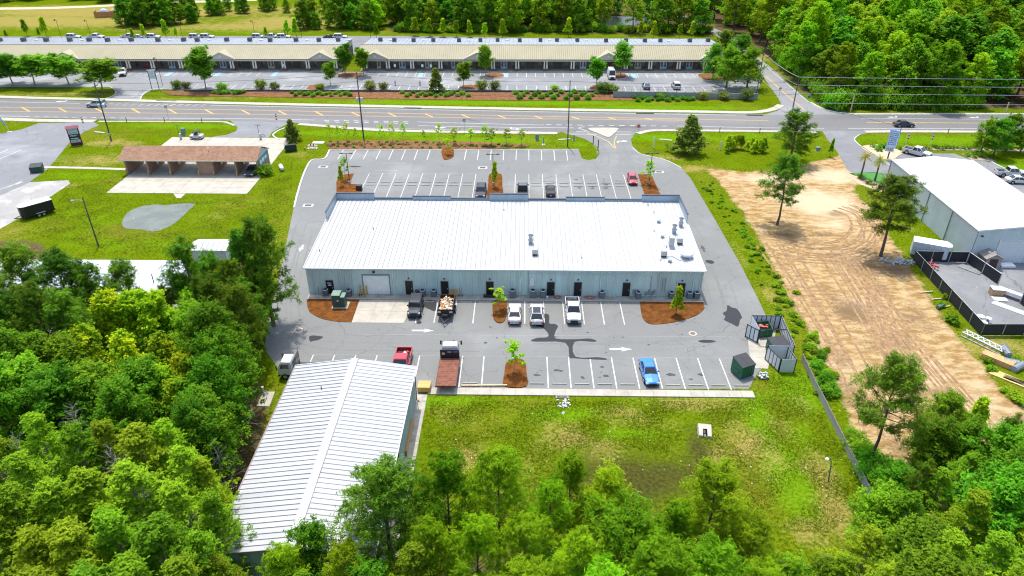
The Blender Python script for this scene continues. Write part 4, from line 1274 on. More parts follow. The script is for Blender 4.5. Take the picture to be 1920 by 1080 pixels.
def shinglemat():
    m, N, L, P = nodes_of('shingles_brown')
    pos = N.new('ShaderNodeNewGeometry').outputs['Position']
    b = N.new('ShaderNodeTexBrick')
    b.inputs['Brick Width'].default_value = 0.45
    b.inputs['Row Height'].default_value = 0.15
    b.inputs['Mortar Size'].default_value = 0.012
    b.inputs['Color1'].default_value = (0.33, 0.18, 0.1, 1)
    b.inputs['Color2'].default_value = (0.2, 0.11, 0.07, 1)
    b.inputs['Mortar'].default_value = (0.1, 0.06, 0.04, 1)
    b.inputs['Scale'].default_value = 1
    L.new(pos, b.inputs[0])
    c = mixc(N, L, maprange(N, L, noise(N, L, pos, 0.7, 5, 0.7), 0.35, 0.7, 0, 0.55), b.outputs[0], (0.36, 0.22, 0.13))
    L.new(c, P.inputs['Base Color'])
    P.inputs['Roughness'].default_value = 0.95
    return m


shing = shinglemat()
def gable_roof(mb, x0, x1, y0, y1, ze, zr, th=0.12):
    ym = (y0 + y1) / 2
    mb.add([(x0, y0, ze), (x1, y0, ze), (x1, ym, zr), (x0, ym, zr), (x0, y1, ze), (x1, y1, ze),
            (x0, y0, ze - th), (x1, y0, ze - th), (x1, ym, zr - th), (x0, ym, zr - th), (x0, y1, ze - th), (x1, y1, ze - th)],
           [(0, 1, 2, 3), (3, 2, 5, 4), (7, 6, 9, 8), (8, 9, 10, 11), (0, 6, 7, 1), (4, 5, 11, 10), (0, 3, 9, 6), (3, 4, 10, 9), (1, 7, 8, 2), (2, 8, 11, 5)])
    return mb


rf = gable_roof(MB(), -0.95, cww + 0.1, -0.35, cwd + 0.45, CE, CR).build('roof', shing, cw)
MB().box(-0.95, cww + 0.1, -0.4, -0.352, CE - 0.2, CE + 0.0).build('fascia', M('fascia_beige', (0.5, 0.45, 0.36), 0.6), rf)
MB().box(-0.95, cww + 0.1, cwd + 0.452, cwd + 0.5, CE - 0.2, CE).build('fascia', MATS['fascia_beige'], rf)
MB().cyl(16.6, 2.2, CE + 0.9, CE + 1.7, 0.06, 6).cyl(16.6, 2.2, CE + 1.6, CE + 1.75, 0.14, 6).build('vent_pipe', pipe_white, rf)
def pier(x0, x1): return MB().box(x0, x1, 0, cwd, 0.0, CE - 0.14).build('brick_wall', brick_tan, cw)
for x in (0.0, 4.35, 8.8, 22.2, 26.6): pier(x, x + 0.3)
pier(14.6, 17.85)
MB().box(0.05, cww - 0.05, 0.1, cwd - 0.1, CE - 0.16, CE - 0.13).build('ceiling', M('ceiling_dim', (0.3, 0.28, 0.25), 0.8), cw)
for x in (0.0, cww - 0.3):
    MB().add([(x, 0, CE - 0.13), (x, cwd, CE - 0.13), (x, cwd / 2, CR - 0.15), (x + 0.28, 0, CE - 0.13), (x + 0.28, cwd, CE - 0.13), (x + 0.28, cwd / 2, CR - 0.15)], [(0, 2, 1), (3, 4, 5)]).build('gable_wall', M('siding_pale', (0.45, 0.47, 0.46), 0.7), cw)
sg = MB().box(cww + 0.005, cww + 0.06, 0.8, 6.2, 1.6, 3.0).build('wall_sign', M('sign_teal', (0.06, 0.28, 0.42), 0.5), cw)
MB().box(cww + 0.062, cww + 0.07, 1.2, 2.2, 1.9, 2.7).box(cww + 0.062, cww + 0.07, 2.6, 3.7, 1.9, 2.7).box(cww + 0.062, cww + 0.07, 4.1, 5.4, 2.0, 2.6).build('sign_lettering', lamp_white, sg)
for x, y in ((-0.12, -0.25), (4.5, -0.25), (8.95, -0.25), (14.7, -0.25), (17.75, -0.25), (22.35, -0.25), (26.75, -0.25)):
    MB().cyl(x, y, 0.05, 1.1, 0.1, 8).build('bollard', M('bollard_yellow', (0.6, 0.38, 0.07), 0.6, grime=0.3), cw)
for x in (4.66, 9.11, 17.86, 22.51):
    MB().bev(x, x + 0.25, 3.2, 3.9, 1.1, 2.0, 0.04).build('wash_control_box', steel, cw)
for x in (2.2, 6.7, 12, 20, 24.5):
    MB().tube([(x, 3.5, CE - 0.17), (x, 3.5, CE - 0.5), (x + 1.2, 3.9, CE - 0.55)], 0.03, 5).build('wash_boom', steel, cw)

# --- small roofs among the trees to the left
def shed_building(label, x0, x1, y0, y1, ze, zr, wallm, roofm, name='metal_shed', ridge=True):
    t = thing(name, label, 'shed', ((x0 + x1) / 2, y0, 0))
    w, d = x1 - x0, y1 - y0
    MB().box(-w / 2, w / 2, 0, d, 0, ze - 0.06).build('wall', wallm, t)
    n = max(3, int(w / 0.75))
    pw_ = (w + 0.5) / n
    if ridge:
        l_, a_ = math.hypot(d / 2 + 0.2, zr - ze), math.atan2(zr - ze, d / 2 + 0.2)
        src = None
        for k in range(n):
            for sgn in (1, -1):
                loc = (-w / 2 - 0.25 + (k if sgn > 0 else k + 1) * pw_, -0.2 if sgn > 0 else d + 0.2, ze)
                rot = (a_, 0, 0) if sgn > 0 else (a_, 0, math.pi)
                if src is None: src = roof_panel_mesh(pw_ - 0.005, l_, 0.05, 0.06, 0.04).build('roof_panel', [roofm, seam_grey], t, loc, rot)
                else: inst(src, 'roof_panel', t, loc, rot)
        g_ = MB()
        for sx in (-1, 1):
            g_.add([(sx * (w / 2 - 0.01), 0, ze - 0.06), (sx * (w / 2 - 0.01), d, ze - 0.06), (sx * (w / 2 - 0.01), d / 2, zr - 0.08)], [(0, 1, 2)])
        g_.build('gable_wall', wallm, t)
    else:
        l_, a_ = math.hypot(d + 0.4, zr - ze), math.atan2(zr - ze, d + 0.4)
        src = None
        for k in range(n):
            loc = (-w / 2 - 0.25 + k * pw_, -0.2, ze)
            if src is None: src = roof_panel_mesh(pw_ - 0.005, l_, 0.05, 0.06, 0.04).build('roof_panel', [roofm, seam_grey], t, loc, (a_, 0, 0))
            else: inst(src, 'roof_panel', t, loc, (a_, 0, 0))
    return t


roof_pale = M('roof_pale_blue', (0.6, 0.63, 0.68), 0.5, var=0.06, scale=0.3, grime=0.12, coords='World')
shed_building('long shed with ribbed white metal roof half hidden behind the left trees', -77, -49.4, 84.0, 92.3, 3.0, 3.5, M('wall_grey_plain', (0.3, 0.31, 0.31), 0.7, grime=0.2), roof_pale, ridge=False)
shed_building('small white shed with white gable roof behind the tall pines', -52.0, -46.6, 98.5, 102.0, 2.1, 2.6, M('wall_white_plain', (0.55, 0.57, 0.58), 0.7), roof_white)
shed_building('small shed roof showing grey white between the lime green trees', -48.3, -43.2, 75.8, 81, 2.7, 3.0, MATS['wall_grey_plain'], roof_pale, ridge=False)
shed_building('low pale shed roof glimpsed through the leftmost dark pines', -62, -55, 71, 76.5, 2.7, 3.0, MATS['wall_grey_plain'], roof_pale, ridge=False)

# --- the far retail plaza, two buildings
tan_roof = M('roof_tan', (0.38, 0.345, 0.23), 0.7, spec=0.15, var=0.05, scale=0.2, grime=0.1, coords='World')
tan_seam = M('roof_tan_seam', (0.26, 0.24, 0.14), 0.6, coords='World')
grey_roof = M('roof_grey', (0.26, 0.29, 0.32), 0.5, var=0.12, scale=0.15, grime=0.3, coords='World')
cream = M('column_cream', (0.78, 0.72, 0.6), 0.6, var=0.06)
stucco = M('stucco_taupe', (0.52, 0.47, 0.39), 0.8, var=0.06)
fascia_d = M('fascia_slate', (0.12, 0.15, 0.15), 0.5)
door_cols = [M('door_cream', (0.55, 0.5, 0.38), 0.5), M('door_bluewhite', (0.45, 0.56, 0.68), 0.5), M('door_slate', (0.09, 0.13, 0.2), 0.5), M('door_darkred', (0.28, 0.02, 0.03), 0.5), M('door_white', (0.62, 0.63, 0.62), 0.5)]
plaza_glass = glassmat('plaza_glass', (0.05, 0.07, 0.08), 0.12)
brick_in = M('panel_brown', (0.09, 0.065, 0.05), 0.7)


def plaza(label, x0, x1, y0, rz, cols, peds, hvac_n, seed):
    r = random.Random(seed)
    t = thing('retail_plaza', label, 'building', (x0, y0, 0), rz)
    w = x1 - x0
    # local: y = 0 is the eave line, wall at y = 3.2, ridge at y = 6.2, back at 21
    MB().box(0.6, w - 0.6, 3.2, 21, 0, 3.5).build('wall', brick_brown, t)
    MB().add([(0.6, 3.2, 3.5), (0.6, 21, 3.5), (0.6, 21, 5.1), (0.6, 6.2, 6.3), (w - 0.6, 3.2, 3.5), (w - 0.6, 21, 3.5), (w - 0.6, 21, 5.1), (w - 0.6, 6.2, 6.3)], [(0, 3, 2, 1), (4, 5, 6, 7), (1, 2, 6, 5)]).build('upper_wall', stucco, t)
    MB().box(0.3, w - 0.3, -0.9, 3.18, 0, 0.16).build('porch_floor', conc_dirty, t)
    MB().box(0.3, w - 0.3, 0.35, 0.8, 2.95, 3.35).build('beam', cream, t)
    MB().box(0.35, w - 0.35, 0.8, 3.2, 3.36, 3.42).build('porch_ceiling', stucco, t)
    rf_ = MB()
    rf_.add([(0, 0, 3.6), (w, 0, 3.6), (w, 6.2, 6.5), (0, 6.2, 6.5), (0, 0, 3.48), (w, 0, 3.48), (w, 6.2, 6.38), (0, 6.2, 6.38)], [(0, 1, 2, 3), (7, 6, 5, 4), (0, 3, 7, 4), (1, 5, 6, 2)], 0)
    n = int(w / 0.62)
    for k in range(n + 1):
        xx = min(k * w / n, w - 0.06)
        rf_.add([(xx, 0, 3.602), (xx + 0.05, 0, 3.68), (xx + 0.05, 6.2, 6.58), (xx, 6.2, 6.502), (xx + 0.11, 0, 3.602), (xx + 0.11, 6.2, 6.502)], [(0, 1, 2, 3)], 1)
        rf_.add([(xx, 0, 3.602), (xx + 0.05, 0, 3.68), (xx + 0.05, 6.2, 6.58), (xx, 6.2, 6.502), (xx + 0.11, 0, 3.602), (xx + 0.11, 6.2, 6.502)], [(1, 4, 5, 2)], 0)
    rf_ = rf_.build('roof', [tan_roof, tan_seam], t)
    MB().box(0, w, -0.06, -0.004, 3.36, 3.62).build('fascia', fascia_d, rf_)
    MB().box(0, w, 6.1, 6.35, 6.45, 6.6).build('ridge_cap', tan_roof, rf_)
    b_ = MB()
    b_.add([(0.3, 6.25, 6.36), (w - 0.3, 6.25, 6.36), (w - 0.3, 21.3, 5.2), (0.3, 21.3, 5.2), (0.3, 6.25, 6.2), (w - 0.3, 6.25, 6.2), (w - 0.3, 21.3, 5.05), (0.3, 21.3, 5.05)], [(0, 1, 2, 3), (7, 6, 5, 4), (2, 6, 7, 3), (0, 3, 7, 4), (1, 5, 6, 2)], 0)
    n2 = int(w / 1.25)
    for k in range(n2):
        xx = 0.4 + k * (w - 0.8) / n2
        b_.add([(xx, 6.3, 6.36), (xx + 0.12, 6.3, 6.36), (xx + 0.12, 21.2, 5.22), (xx, 21.2, 5.22), (xx + 0.06, 6.3, 6.44), (xx + 0.06, 21.2, 5.3)], [(0, 4, 5, 3), (4, 1, 2, 5)], 1)
    b_.build('rear_roof', [grey_roof, seam_grey], t)
    MB().box(0.25, w - 0.25, 21.31, 21.42, 5.0, 5.25).build('gutter', trim_white, t)
    # columns in pairs on brick plinths
    psrc = csrc = None
    for cx in cols:
        lx = cx - x0
        if psrc is None: psrc = MB().bev(-0.75, 0.75, 0.1, 1.0, 0.165, 0.85, 0.03).build('column_plinth', brick_brown, t, (lx, 0, 0))
        else: inst(psrc, 'column_plinth', t, (lx, 0, 0))
        for dx in (-0.38, 0.38):
            if csrc is None:
                csrc = MB().bev(-0.26, 0.26, -0.26, 0.26, 0, 0.15, 0.03).add([(a * 0.21, b * 0.21, 0.15) for a, b in ((-1, -1), (1, -1), (1, 1), (-1, 1))] + [(a * 0.15, b * 0.15, 1.95) for a, b in ((-1, -1), (1, -1), (1, 1), (-1, 1))], [(0, 1, 5, 4), (1, 2, 6, 5), (2, 3, 7, 6), (3, 0, 4, 7)]).box(-0.22, 0.22, -0.22, 0.22, 1.95, 2.1).build('column', cream, t, (lx + dx, 0.57, 0.852))
            else: inst(csrc, 'column', t, (lx + dx, 0.57, 0.852))
    # shop fronts between the columns
    wsrc = {}
    for a, b in zip(cols, cols[1:]):
        if b - a > 12: continue
        m_ = (a + b) / 2 - x0
        kind = r.choice(['dd', 'dd', 'sd', 'panel'])
        items = [(m_ - (b - a) * 0.3, 'win'), (m_ + (b - a) * 0.3, 'win')]
        items.append((m_ + r.uniform(-0.4, 0.4), kind))
        for xx, kd in items:
            if kd == 'win':
                if 'win' not in wsrc:
                    o = MB().box(-0.55, 0.55, 3.11, 3.19, 0.7, 2.85).build('window', plaza_glass, t, (xx, 0, 0))
                    MB().box(-0.66, -0.55, 3.07, 3.19, 0.6, 2.95).box(0.55, 0.66, 3.07, 3.19, 0.6, 2.95).box(-0.55, 0.55, 3.07, 3.19, 2.85, 2.95).box(-0.55, 0.55, 3.07, 3.19, 0.6, 0.7).build('window_frame', M('frame_bronze', (0.14, 0.13, 0.11), 0.5), o)
                    wsrc['win'] = o
                else:
                    o = copy_tree(wsrc['win'], t)
                    o.location = (xx, 0, 0)
            elif kd == 'panel':
                MB().box(xx - 1.2, xx + 1.2, 3.13, 3.198, 0.2, 2.8).build('wall_panel', brick_in, t)
            else:
                dm = r.choice(door_cols)
                hw_ = 0.98 if kd == 'dd' else 0.55
                d = MB().box(xx - hw_, xx + hw_, 3.09, 3.195, 0.17, 2.75).build('shop_door', dm, t)
                for c_ in ((-0.48, 0.48) if kd == 'dd' else (0,)):
                    MB().box(xx + c_ - 0.28, xx + c_ + 0.28, 3.06, 3.088, 0.75, 2.35).build('door_pane', plaza_glass, d)
    # pediments
    for (pa, pm, pb) in peds:
        la, lb = pa - x0, pb - x0
        lm = (la + lb) / 2
        hgt_ = 2.05
        pz = 3.62 + hgt_
        yb = (pz - 3.6) / 2.9 * 6.2 + 0.15
        pd = MB().add([(la, -0.25, 3.64), (lb, -0.25, 3.64), (lm, -0.25, pz), (lm, yb, pz), (la, 0.02, 3.64), (lb, 0.02, 3.64), (la, -0.25, 3.52), (lb, -0.25, 3.52), (lm, -0.25, pz - 0.14)],
                      [(0, 2, 3, 4), (2, 1, 5, 3), (6, 8, 2, 0), (8, 7, 1, 2)]).build('pediment_roof', tan_roof, t)
        MB().add([(la + 0.35, -0.1, 3.5), (lb - 0.35, -0.1, 3.5), (lm, -0.1, pz - 0.26)], [(0, 1, 2)]).build('pediment_face', stucco, pd)
        MB().box(la, lb, -0.2, -0.11, 3.3, 3.5).build('pediment_beam', fascia_d, pd)
        tr = MB().bar((la + 0.1, -0.22, 3.56), (lm, -0.22, pz - 0.13), 0.06, 0.16).bar((lb - 0.1, -0.22, 3.56), (lm, -0.22, pz - 0.13), 0.06, 0.16)
        tr.build('pediment_trim', cream, pd)
        MB().lathe([(0.3, 0), (0.3, 0.05), (0.24, 0.06)], 12).build('louvre', cream, pd, (lm, -0.11, 3.62 + hgt_ * 0.42), (math.pi / 2, 0, 0))
    # rooftop units on the rear roof
    for k in range(hvac_n):
        xx = (k + 0.5) * w / hvac_n + r.uniform(-1.5, 1.5)
        yy = 14.3 + r.uniform(-0.5, 0.5)
        zz = 6.36 - (yy - 6.25) / 15.05 * 1.16
        u = MB().bev(-0.6, 0.6, -0.6, 0.6, 0.1, 1.15, 0.05).build('rooftop_unit', M('hvac_grey', (0.1, 0.105, 0.11), 0.5, var=0.2), t, (xx, yy, zz))
        MB().lathe([(0.48, 1.152), (0.46, 1.2), (0.2, 1.21)], 12).build('fan_grille', black_metal, u)
        MB().box(-0.72, 0.72, -0.72, 0.72, -0.08, 0.1).build('unit_curb', steel, u)
        if k % 2 == 0:
            MB().bev(-0.5, 0.5, -0.25, 0.25, -0.05, 0.3, 0.04).build('roof_vent', trim_white, t, (xx + 3, yy + 1.5, zz - 0.1))
    return t


plaza('right retail plaza with tan metal roof and four gabled pediments across the road', -49.6, 60.4, 217.6, R(0.57),
      [-47.6, -40.8, -33.5, -25.0, -17.7, -9.2, -1.9, 6.6, 14.7, 22.0, 30.7, 38.0, 46.5, 54.4, 59.4],
      [(-48.9, 0, -40.0), (-18.2, 0, -9.6), (21.2, 0, 29.2), (52.2, 0, 60.1)], 17, 5)
plaza('left retail plaza with tan metal roof running out of the frame across the road', -190, -54.6, 215.45, R(0.9),
      [-185, -177, -169, -160.5, -152.5, -144, -136, -127, -118.9, -111.6, -103.1, -95.5, -87.7, -80.9, -72.2, -64.9, -56.6],
      [(-141.6, 0, -132.7), (-95, 0, -86.1), (-64.6, 0, -56.8)], 19, 9)

# ------------------------------------------------------------------ vehicles (nose points to -y in their own frame)
tyre_m = M('tyre_rubber', (0.018, 0.018, 0.019), 0.85, var=0.15)
rim_m = M('rim_alloy', (0.45, 0.46, 0.47), 0.3, metal=0.7, var=0.1)
arch_m = M('arch_black', (0.008, 0.008, 0.009), 0.9)
plastic_b = M('plastic_black', (0.02, 0.02, 0.021), 0.5, var=0.1)
headlight_m = M('headlight_clear', (0.7, 0.72, 0.75), 0.1, var=0.02)
taillight_m = M('taillight_red', (0.35, 0.01, 0.01), 0.2, var=0.02)
plate_m = M('plate_white', (0.6, 0.62, 0.6), 0.5)
bedfloor_m = M('bed_liner', (0.03, 0.03, 0.032), 0.8, var=0.2)


def carpaint(name, col, metal=0.0):
    return M('paint_' + name, col, 0.28, metal, var=0.03, scale=1.0, spec=0.5, coat=0.6)


PAINT = {'white': carpaint('white', (0.72, 0.73, 0.74)), 'black': carpaint('black', (0.012, 0.013, 0.015)), 'charcoal': carpaint('charcoal', (0.05, 0.053, 0.058), 0.3), 'red': carpaint('red', (0.5, 0.012, 0.022)), 'blue': carpaint('blue', (0.03, 0.2, 0.62), 0.15),
         'silver': carpaint('silver', (0.42, 0.47, 0.49), 0.4), 'slate': carpaint('slate', (0.09, 0.13, 0.17), 0.3)}
SPEC = {
    'sedan': dict(W=0.91, st=[(-2.4, .38, .60, .64), (-2.28, .28, .70, .80), (-1.6, .25, .84, .90), (-0.9, .25, .93, .91), (0.9, .25, .95, .91), (1.65, .27, 1.0, .90), (2.25, .32, .97, .84), (2.4, .42, .8, .70)], cab=(-0.95, 1.72, -0.15, 0.95, .93, 1.42, .83, .62), wheels=(-1.45, 1.4), wr=.33),
    'hatch': dict(W=0.85, st=[(-1.95, .38, .62, .62), (-1.82, .28, .76, .76), (-1.3, .25, .9, .84), (-0.75, .25, .97, .85), (0.9, .25, 1.0, .85), (1.7, .28, 1.0, .82), (1.9, .4, .9, .72)], cab=(-0.95, 1.78, -0.2, 1.35, .96, 1.5, .79, .6), wheels=(-1.2, 1.2), wr=.31),
    'crossover': dict(W=0.95, st=[(-2.38, .4, .7, .68), (-2.25, .3, .84, .84), (-1.6, .28, .98, .94), (-0.9, .28, 1.05, .95), (0.9, .28, 1.08, .95), (1.9, .3, 1.1, .93), (2.25, .34, 1.05, .88), (2.38, .45, .9, .76)], cab=(-1.05, 2.15, -0.25, 1.35, 1.05, 1.62, .88, .66), wheels=(-1.45, 1.45), wr=.36),
    'suv': dict(W=0.98, st=[(-2.4, .42, .8, .74), (-2.28, .32, .95, .88), (-1.6, .3, 1.05, .97), (-0.95, .3, 1.1, .98), (0.9, .3, 1.12, .98), (2.1, .32, 1.12, .96), (2.38, .4, 1.05, .88)], cab=(-1.0, 2.28, -0.3, 1.98, 1.1, 1.78, .91, .74), wheels=(-1.5, 1.45), wr=.38),
    'jeep': dict(W=0.94, st=[(-2.1, .5, .95, .7), (-2.05, .45, 1.05, .78), (-1.3, .42, 1.1, .84), (-0.75, .42, 1.15, .9), (0.9, .42, 1.15, .9), (2.0, .42, 1.15, .9), (2.1, .5, 1.1, .86)], cab=(-0.8, 2.02, -0.5, 1.92, 1.12, 1.86, .86, .76), wheels=(-1.35, 1.35), wr=.43),
    'van': dict(W=1.0, st=[(-2.8, .4, .85, .78), (-2.65, .32, 1.05, .92), (-2.0, .3, 1.2, .99), (-1.6, .3, 1.3, 1.0), (1.0, .3, 1.35, 1.0), (2.6, .3, 1.35, 1.0), (2.75, .4, 1.3, .96)], cab=(-2.15, 2.7, -1.3, 2.6, 1.28, 2.5, .96, .8), wheels=(-1.8, 1.7), wr=.36),
    'pickup': dict(W=1.0, st=[(-2.85, .45, .9, .8), (-2.75, .36, 1.05, .94), (-2.0, .34, 1.14, 1.0), (-1.3, .34, 1.18, 1.0), (0.2, .34, 1.2, 1.0), (0.86, .34, 1.2, 1.0)], cab=(-1.35, 0.82, -0.65, 0.6, 1.18, 1.86, .92, .74), wheels=(-1.85, 1.75), wr=.4, bed=(0.9, 2.85, 1.2)),
}
PROTO_CAR = {}


def build_wheel(parent, x, y, r_, src=None):
    s = 1 if x > 0 else -1
    if src is not None:
        w = copy_tree(src, parent)
        w.location = (x, y, r_)
        w.rotation_euler = (0, 0, 0 if s > 0 else math.pi)
        return w
    w = MB().tube([(-0.12, 0, 0), (-0.08, 0, 0), (0.08, 0, 0), (0.12, 0, 0)], [r_ * 0.9, r_, r_, r_ * 0.9], 14).build('wheel', tyre_m, parent, (x, y, r_))
    MB().tube([(0.09, 0, 0), (0.125, 0, 0), (0.13, 0, 0)], [r_ * 0.64, r_ * 0.62, r_ * 0.2], 10).build('rim', rim_m, w)
    if s < 0: w.rotation_euler = (0, 0, math.pi)
    return w


def make_car(kind, color, label, loc, rz, group=None, glass_roof=False, cat='car'):
    S = SPEC[kind]
    pm = PAINT[color]
    name = {'pickup': 'pickup_truck', 'van': 'van'}.get(kind, 'car')
    t = thing(name, label, cat, loc, rz, group)
    key = (kind, color, glass_roof)
    if key in PROTO_CAR:
        for ch in PROTO_CAR[key].children: copy_tree(ch, t)
        return t
    PROTO_CAR[key] = t
    mb = MB()
    v, f = [], []
    for (y, zl, zt, hw_) in S['st']:
        zm = zl + (zt - zl) * 0.55
        v += [(-hw_ * .9, y, zl), (-hw_, y, zl + .12), (-hw_, y, zm), (-hw_ * .95, y, zt - .05), (-hw_ * .82, y, zt), (0, y, zt + .03), (hw_ * .82, y, zt), (hw_ * .95, y, zt - .05), (hw_, y, zm), (hw_, y, zl + .12), (hw_ * .9, y, zl)]
    n = len(S['st'])
    for i in range(n - 1):
        for k in range(10): f.append((i * 11 + k, i * 11 + k + 1, (i + 1) * 11 + k + 1, (i + 1) * 11 + k))
        f.append((i * 11 + 10, i * 11, (i + 1) * 11, (i + 1) * 11 + 10))
    f.append(tuple(range(11)))
    f.append(tuple(range(n * 11 - 1, (n - 1) * 11 - 1, -1)))
    mb.add(v, f)
    body = mb.build('body', pm, t, smooth=False)
    W = S['W']
    if 'bed' in S:
        y0, y1, zt = S['bed']
        bd = MB()
        bd.bev(-W, -W + 0.1, y0, y1, .42, zt, 0.02).bev(W - 0.1, W, y0, y1, .42, zt, 0.02)
        bd.box(-W + 0.1, W - 0.1, y0, y0 + 0.06, .5, zt - 0.01)
        bd.build('bed_side', pm, t)
        MB().bev(-W + 0.1, W - 0.1, y1 - 0.08, y1, .55, zt - 0.01, 0.02).build('tailgate', pm, t)
        MB().box(-W + 0.1, W - 0.1, y0 + 0.06, y1 - 0.08, .5, .72).build('bed_floor', bedfloor_m, t)
        MB().box(-W * .95, W * .95, y1, y1 + 0.12, .45, .62).build('rear_bumper', rim_m, t)
    a0, a1, b0, b1, zb, zt, w0, w1 = S['cab']
    bl = [(-w0, a0), (w0, a0), (w0, a1), (-w0, a1)]
    tl = [(-w1, b0), (w1, b0), (w1, b1), (-w1, b1)]
    B = [Vector((x, y, zb)) for x, y in bl]
    T = [Vector((x, y, zt)) for x, y in tl]
    e = 0.1 if not glass_roof else 0.02

    def quad(nm, i, j, m):
        q = [B[i], B[j], T[j], T[i]]
        c = sum(q, Vector()) / 4
        nn = (q[1] - q[0]).cross(q[3] - q[0]).normalized()
        MB().add(q + [p - nn * 0.03 for p in q], [(0, 1, 2, 3), (7, 6, 5, 4)]).build(nm, m, t)
    quad('windshield', 0, 1, glass_dark)
    if kind == 'van':
        quad('rear_panel', 2, 3, pm)
    else:
        quad('rear_window', 2, 3, glass_dark)
    quad('side_window', 1, 2, glass_dark)
    quad('side_window', 3, 0, glass_dark)
    if kind == 'van':
        for sx in (-1, 1):
            MB().add([(sx * (w0 + .004), -0.9, zb), (sx * (w0 + .004), a1, zb), (sx * (w1 + .004), b1, zt), (sx * (w1 + .004), -0.6, zt)], [(0, 1, 2, 3)]).build('side_panel', pm, t)
    rfm = MB()
    o_ = 0.03
    x0, x1, y0, y1 = -w1 - o_, w1 + o_, b0 - 0.04, b1 + 0.05
    rfm.add([(x0, y0, zt - .02), (x1, y0, zt - .02), (x1, y1, zt - .02), (x0, y1, zt - .02), (x0 + .12, y0 + .12, zt + .05), (x1 - .12, y0 + .12, zt + .05), (x1 - .12, y1 - .12, zt + .05), (x0 + .12, y1 - .12, zt + .05)],
            [(0, 1, 5, 4), (1, 2, 6, 5), (2, 3, 7, 6), (3, 0, 4, 7), (4, 5, 6, 7), (3, 2, 1, 0)])
    rfm.build('roof', pm, t)
    if glass_roof:
        MB().add([(-w1 * .8, b0 + .1, zt + .056), (w1 * .8, b0 + .1, zt + .056), (w1 * .8, b1 - .05, zt + .056), (-w1 * .8, b1 - .05, zt + .056)], [(0, 1, 2, 3)]).build('glass_roof', glass_dark, t)
    pl_ = MB()
    for i in range(4): pl_.bar(B[i], T[i], 0.1)
    if kind not in ('van',):
        for sx in (-1, 1):
            f0 = 0.52
            pb = Vector((sx * w0, a0 + (a1 - a0) * f0, zb))
            pt = Vector((sx * w1, b0 + (b1 - b0) * f0, zt))
            pl_.bar(pb, pt, 0.08)
    pl_.build('pillars', pm, t)
    wr = S['wr']
    ws = None
    ar = MB()
    for y in S['wheels']:
        for sx in (-1, 1):
            ar.tube([(sx * (W - 0.02), y, wr + .02), (sx * (W + 0.004), y, wr + .02)], wr + 0.07, 14)
    ar.build('wheel_arches', arch_m, t)
    for y in S['wheels']:
        for sx in (1, -1):
            w = build_wheel(t, sx * (W - 0.1), y, wr, ws)
            ws = ws or w
    fy, fz = S['st'][0][0], S['st'][1][2]
    ry = S['bed'][1] if 'bed' in S else S['st'][-1][0]
    rz_ = S['bed'][2] if 'bed' in S else S['st'][-1][2]
    for sx in (-1, 1):
        MB().bev(sx * W * .68 - .18, sx * W * .68 + .18, fy + .02, fy + .3, fz - .2, fz - .03, .02).build('headlight', headlight_m, t)
        MB().bev(sx * W * .8 - .13, sx * W * .8 + .13, ry - .12, ry + .02, rz_ - .32, rz_ - .08, .02).build('taillight', taillight_m, t)
        MB().bev(sx * (W + .1) - .1, sx * (W + .1) + .1, a0 + .35, a0 + .5, zb + .02, zb + .2, .04).build('mirror', plastic_b if color in ('black', 'charcoal') else pm, t)
    MB().box(-W * .5, W * .5, fy - .02, fy + .1, S['st'][0][1] + .02, fz - .14).build('grille', plastic_b, t)
    MB().box(-W * .8, W * .8, fy - .04, fy + .1, S['st'][0][1] - .08, S['st'][0][1] + .02).build('front_bumper', plastic_b, t)
    MB().box(-.16, .16, ry + .015, ry + .03, rz_ - .4, rz_ - .26).build('license_plate', plate_m, t)
    return t


PI = math.pi
cars = [
    ('suv', 'black', 'black suv parked left of the straw island behind the building', (902, 366), 0, 0), ('pickup', 'charcoal', 'dark grey pickup parked just right of the rear straw island', (980, 362), PI, 0),
    ('sedan', 'black', 'black sedan parked two bays right of the dark pickup', (1032, 362), PI, 0), ('hatch', 'red', 'small red car parked beside the right straw island', (1185, 342), 0, 0),
    ('jeep', 'charcoal', 'black off-road vehicle parked beside the concrete loading apron', (780, 584), 0, 0),
    ('sedan', 'white', 'white sedan parked right of the small straw island', (965, 594), PI, 0), ('crossover', 'white', 'white crossover with dark glass roof parked nose to the wall', (1006, 596), PI, 1),
    ('pickup', 'white', 'white pickup parked with its nose to the camera near the wall', (1074, 590), 0, 0), ('pickup', 'red', 'red pickup with things in its bed behind the warehouse', (754, 690), 0, 0),
    ('sedan', 'blue', 'bright blue sedan parked alone in the near row', (1216, 704), 0.05, 0), ('suv', 'silver', 'silver grey suv driving left on the main road', (182, 200), -PI / 2, 0), ('sedan', 'black', 'black sedan driving right on the main road', (1694, 237), PI / 2, 0),
    ('van', 'white', 'white delivery van parked before the plaza', (1146, 146), 0, 0), ('sedan', 'slate', 'grey blue car in the near row of the plaza lot', (1211, 165), PI, 0), ('suv', 'white', 'white suv in the near row of the plaza lot', (1267, 165), PI, 0),
    ('pickup', 'white', 'white pickup in front of the pale building, facing right', (1718, 291), 0.75, 0), ('pickup', 'white', 'white pickup with open dark bed at the right edge', (1893, 330), PI / 2 - 0.1, 0), ('sedan', 'white', 'white sedan at the right edge below the pickup', (1908, 343), PI / 2 - 0.1, 0),
    ('suv', 'white', 'white car on the road through the wood at the top', (1221, 13), 0.9, 0), ('sedan', 'black', 'black car standing in the rightmost car wash bay', (474, 325), 0, 0), ('pickup', 'white', 'white pickup at the left end of the plaza lot', (231, 140), 0.4, 0)]
for kind, col, lab, q, rz, gr in cars:
    p = at(*q)
    z_ = 0.026 if q != (474, 325) else 0.055
    make_car(kind, col, lab, (p.x, p.y, z_), rz, None, bool(gr))
p = a2(754, 690)
jk = MB()
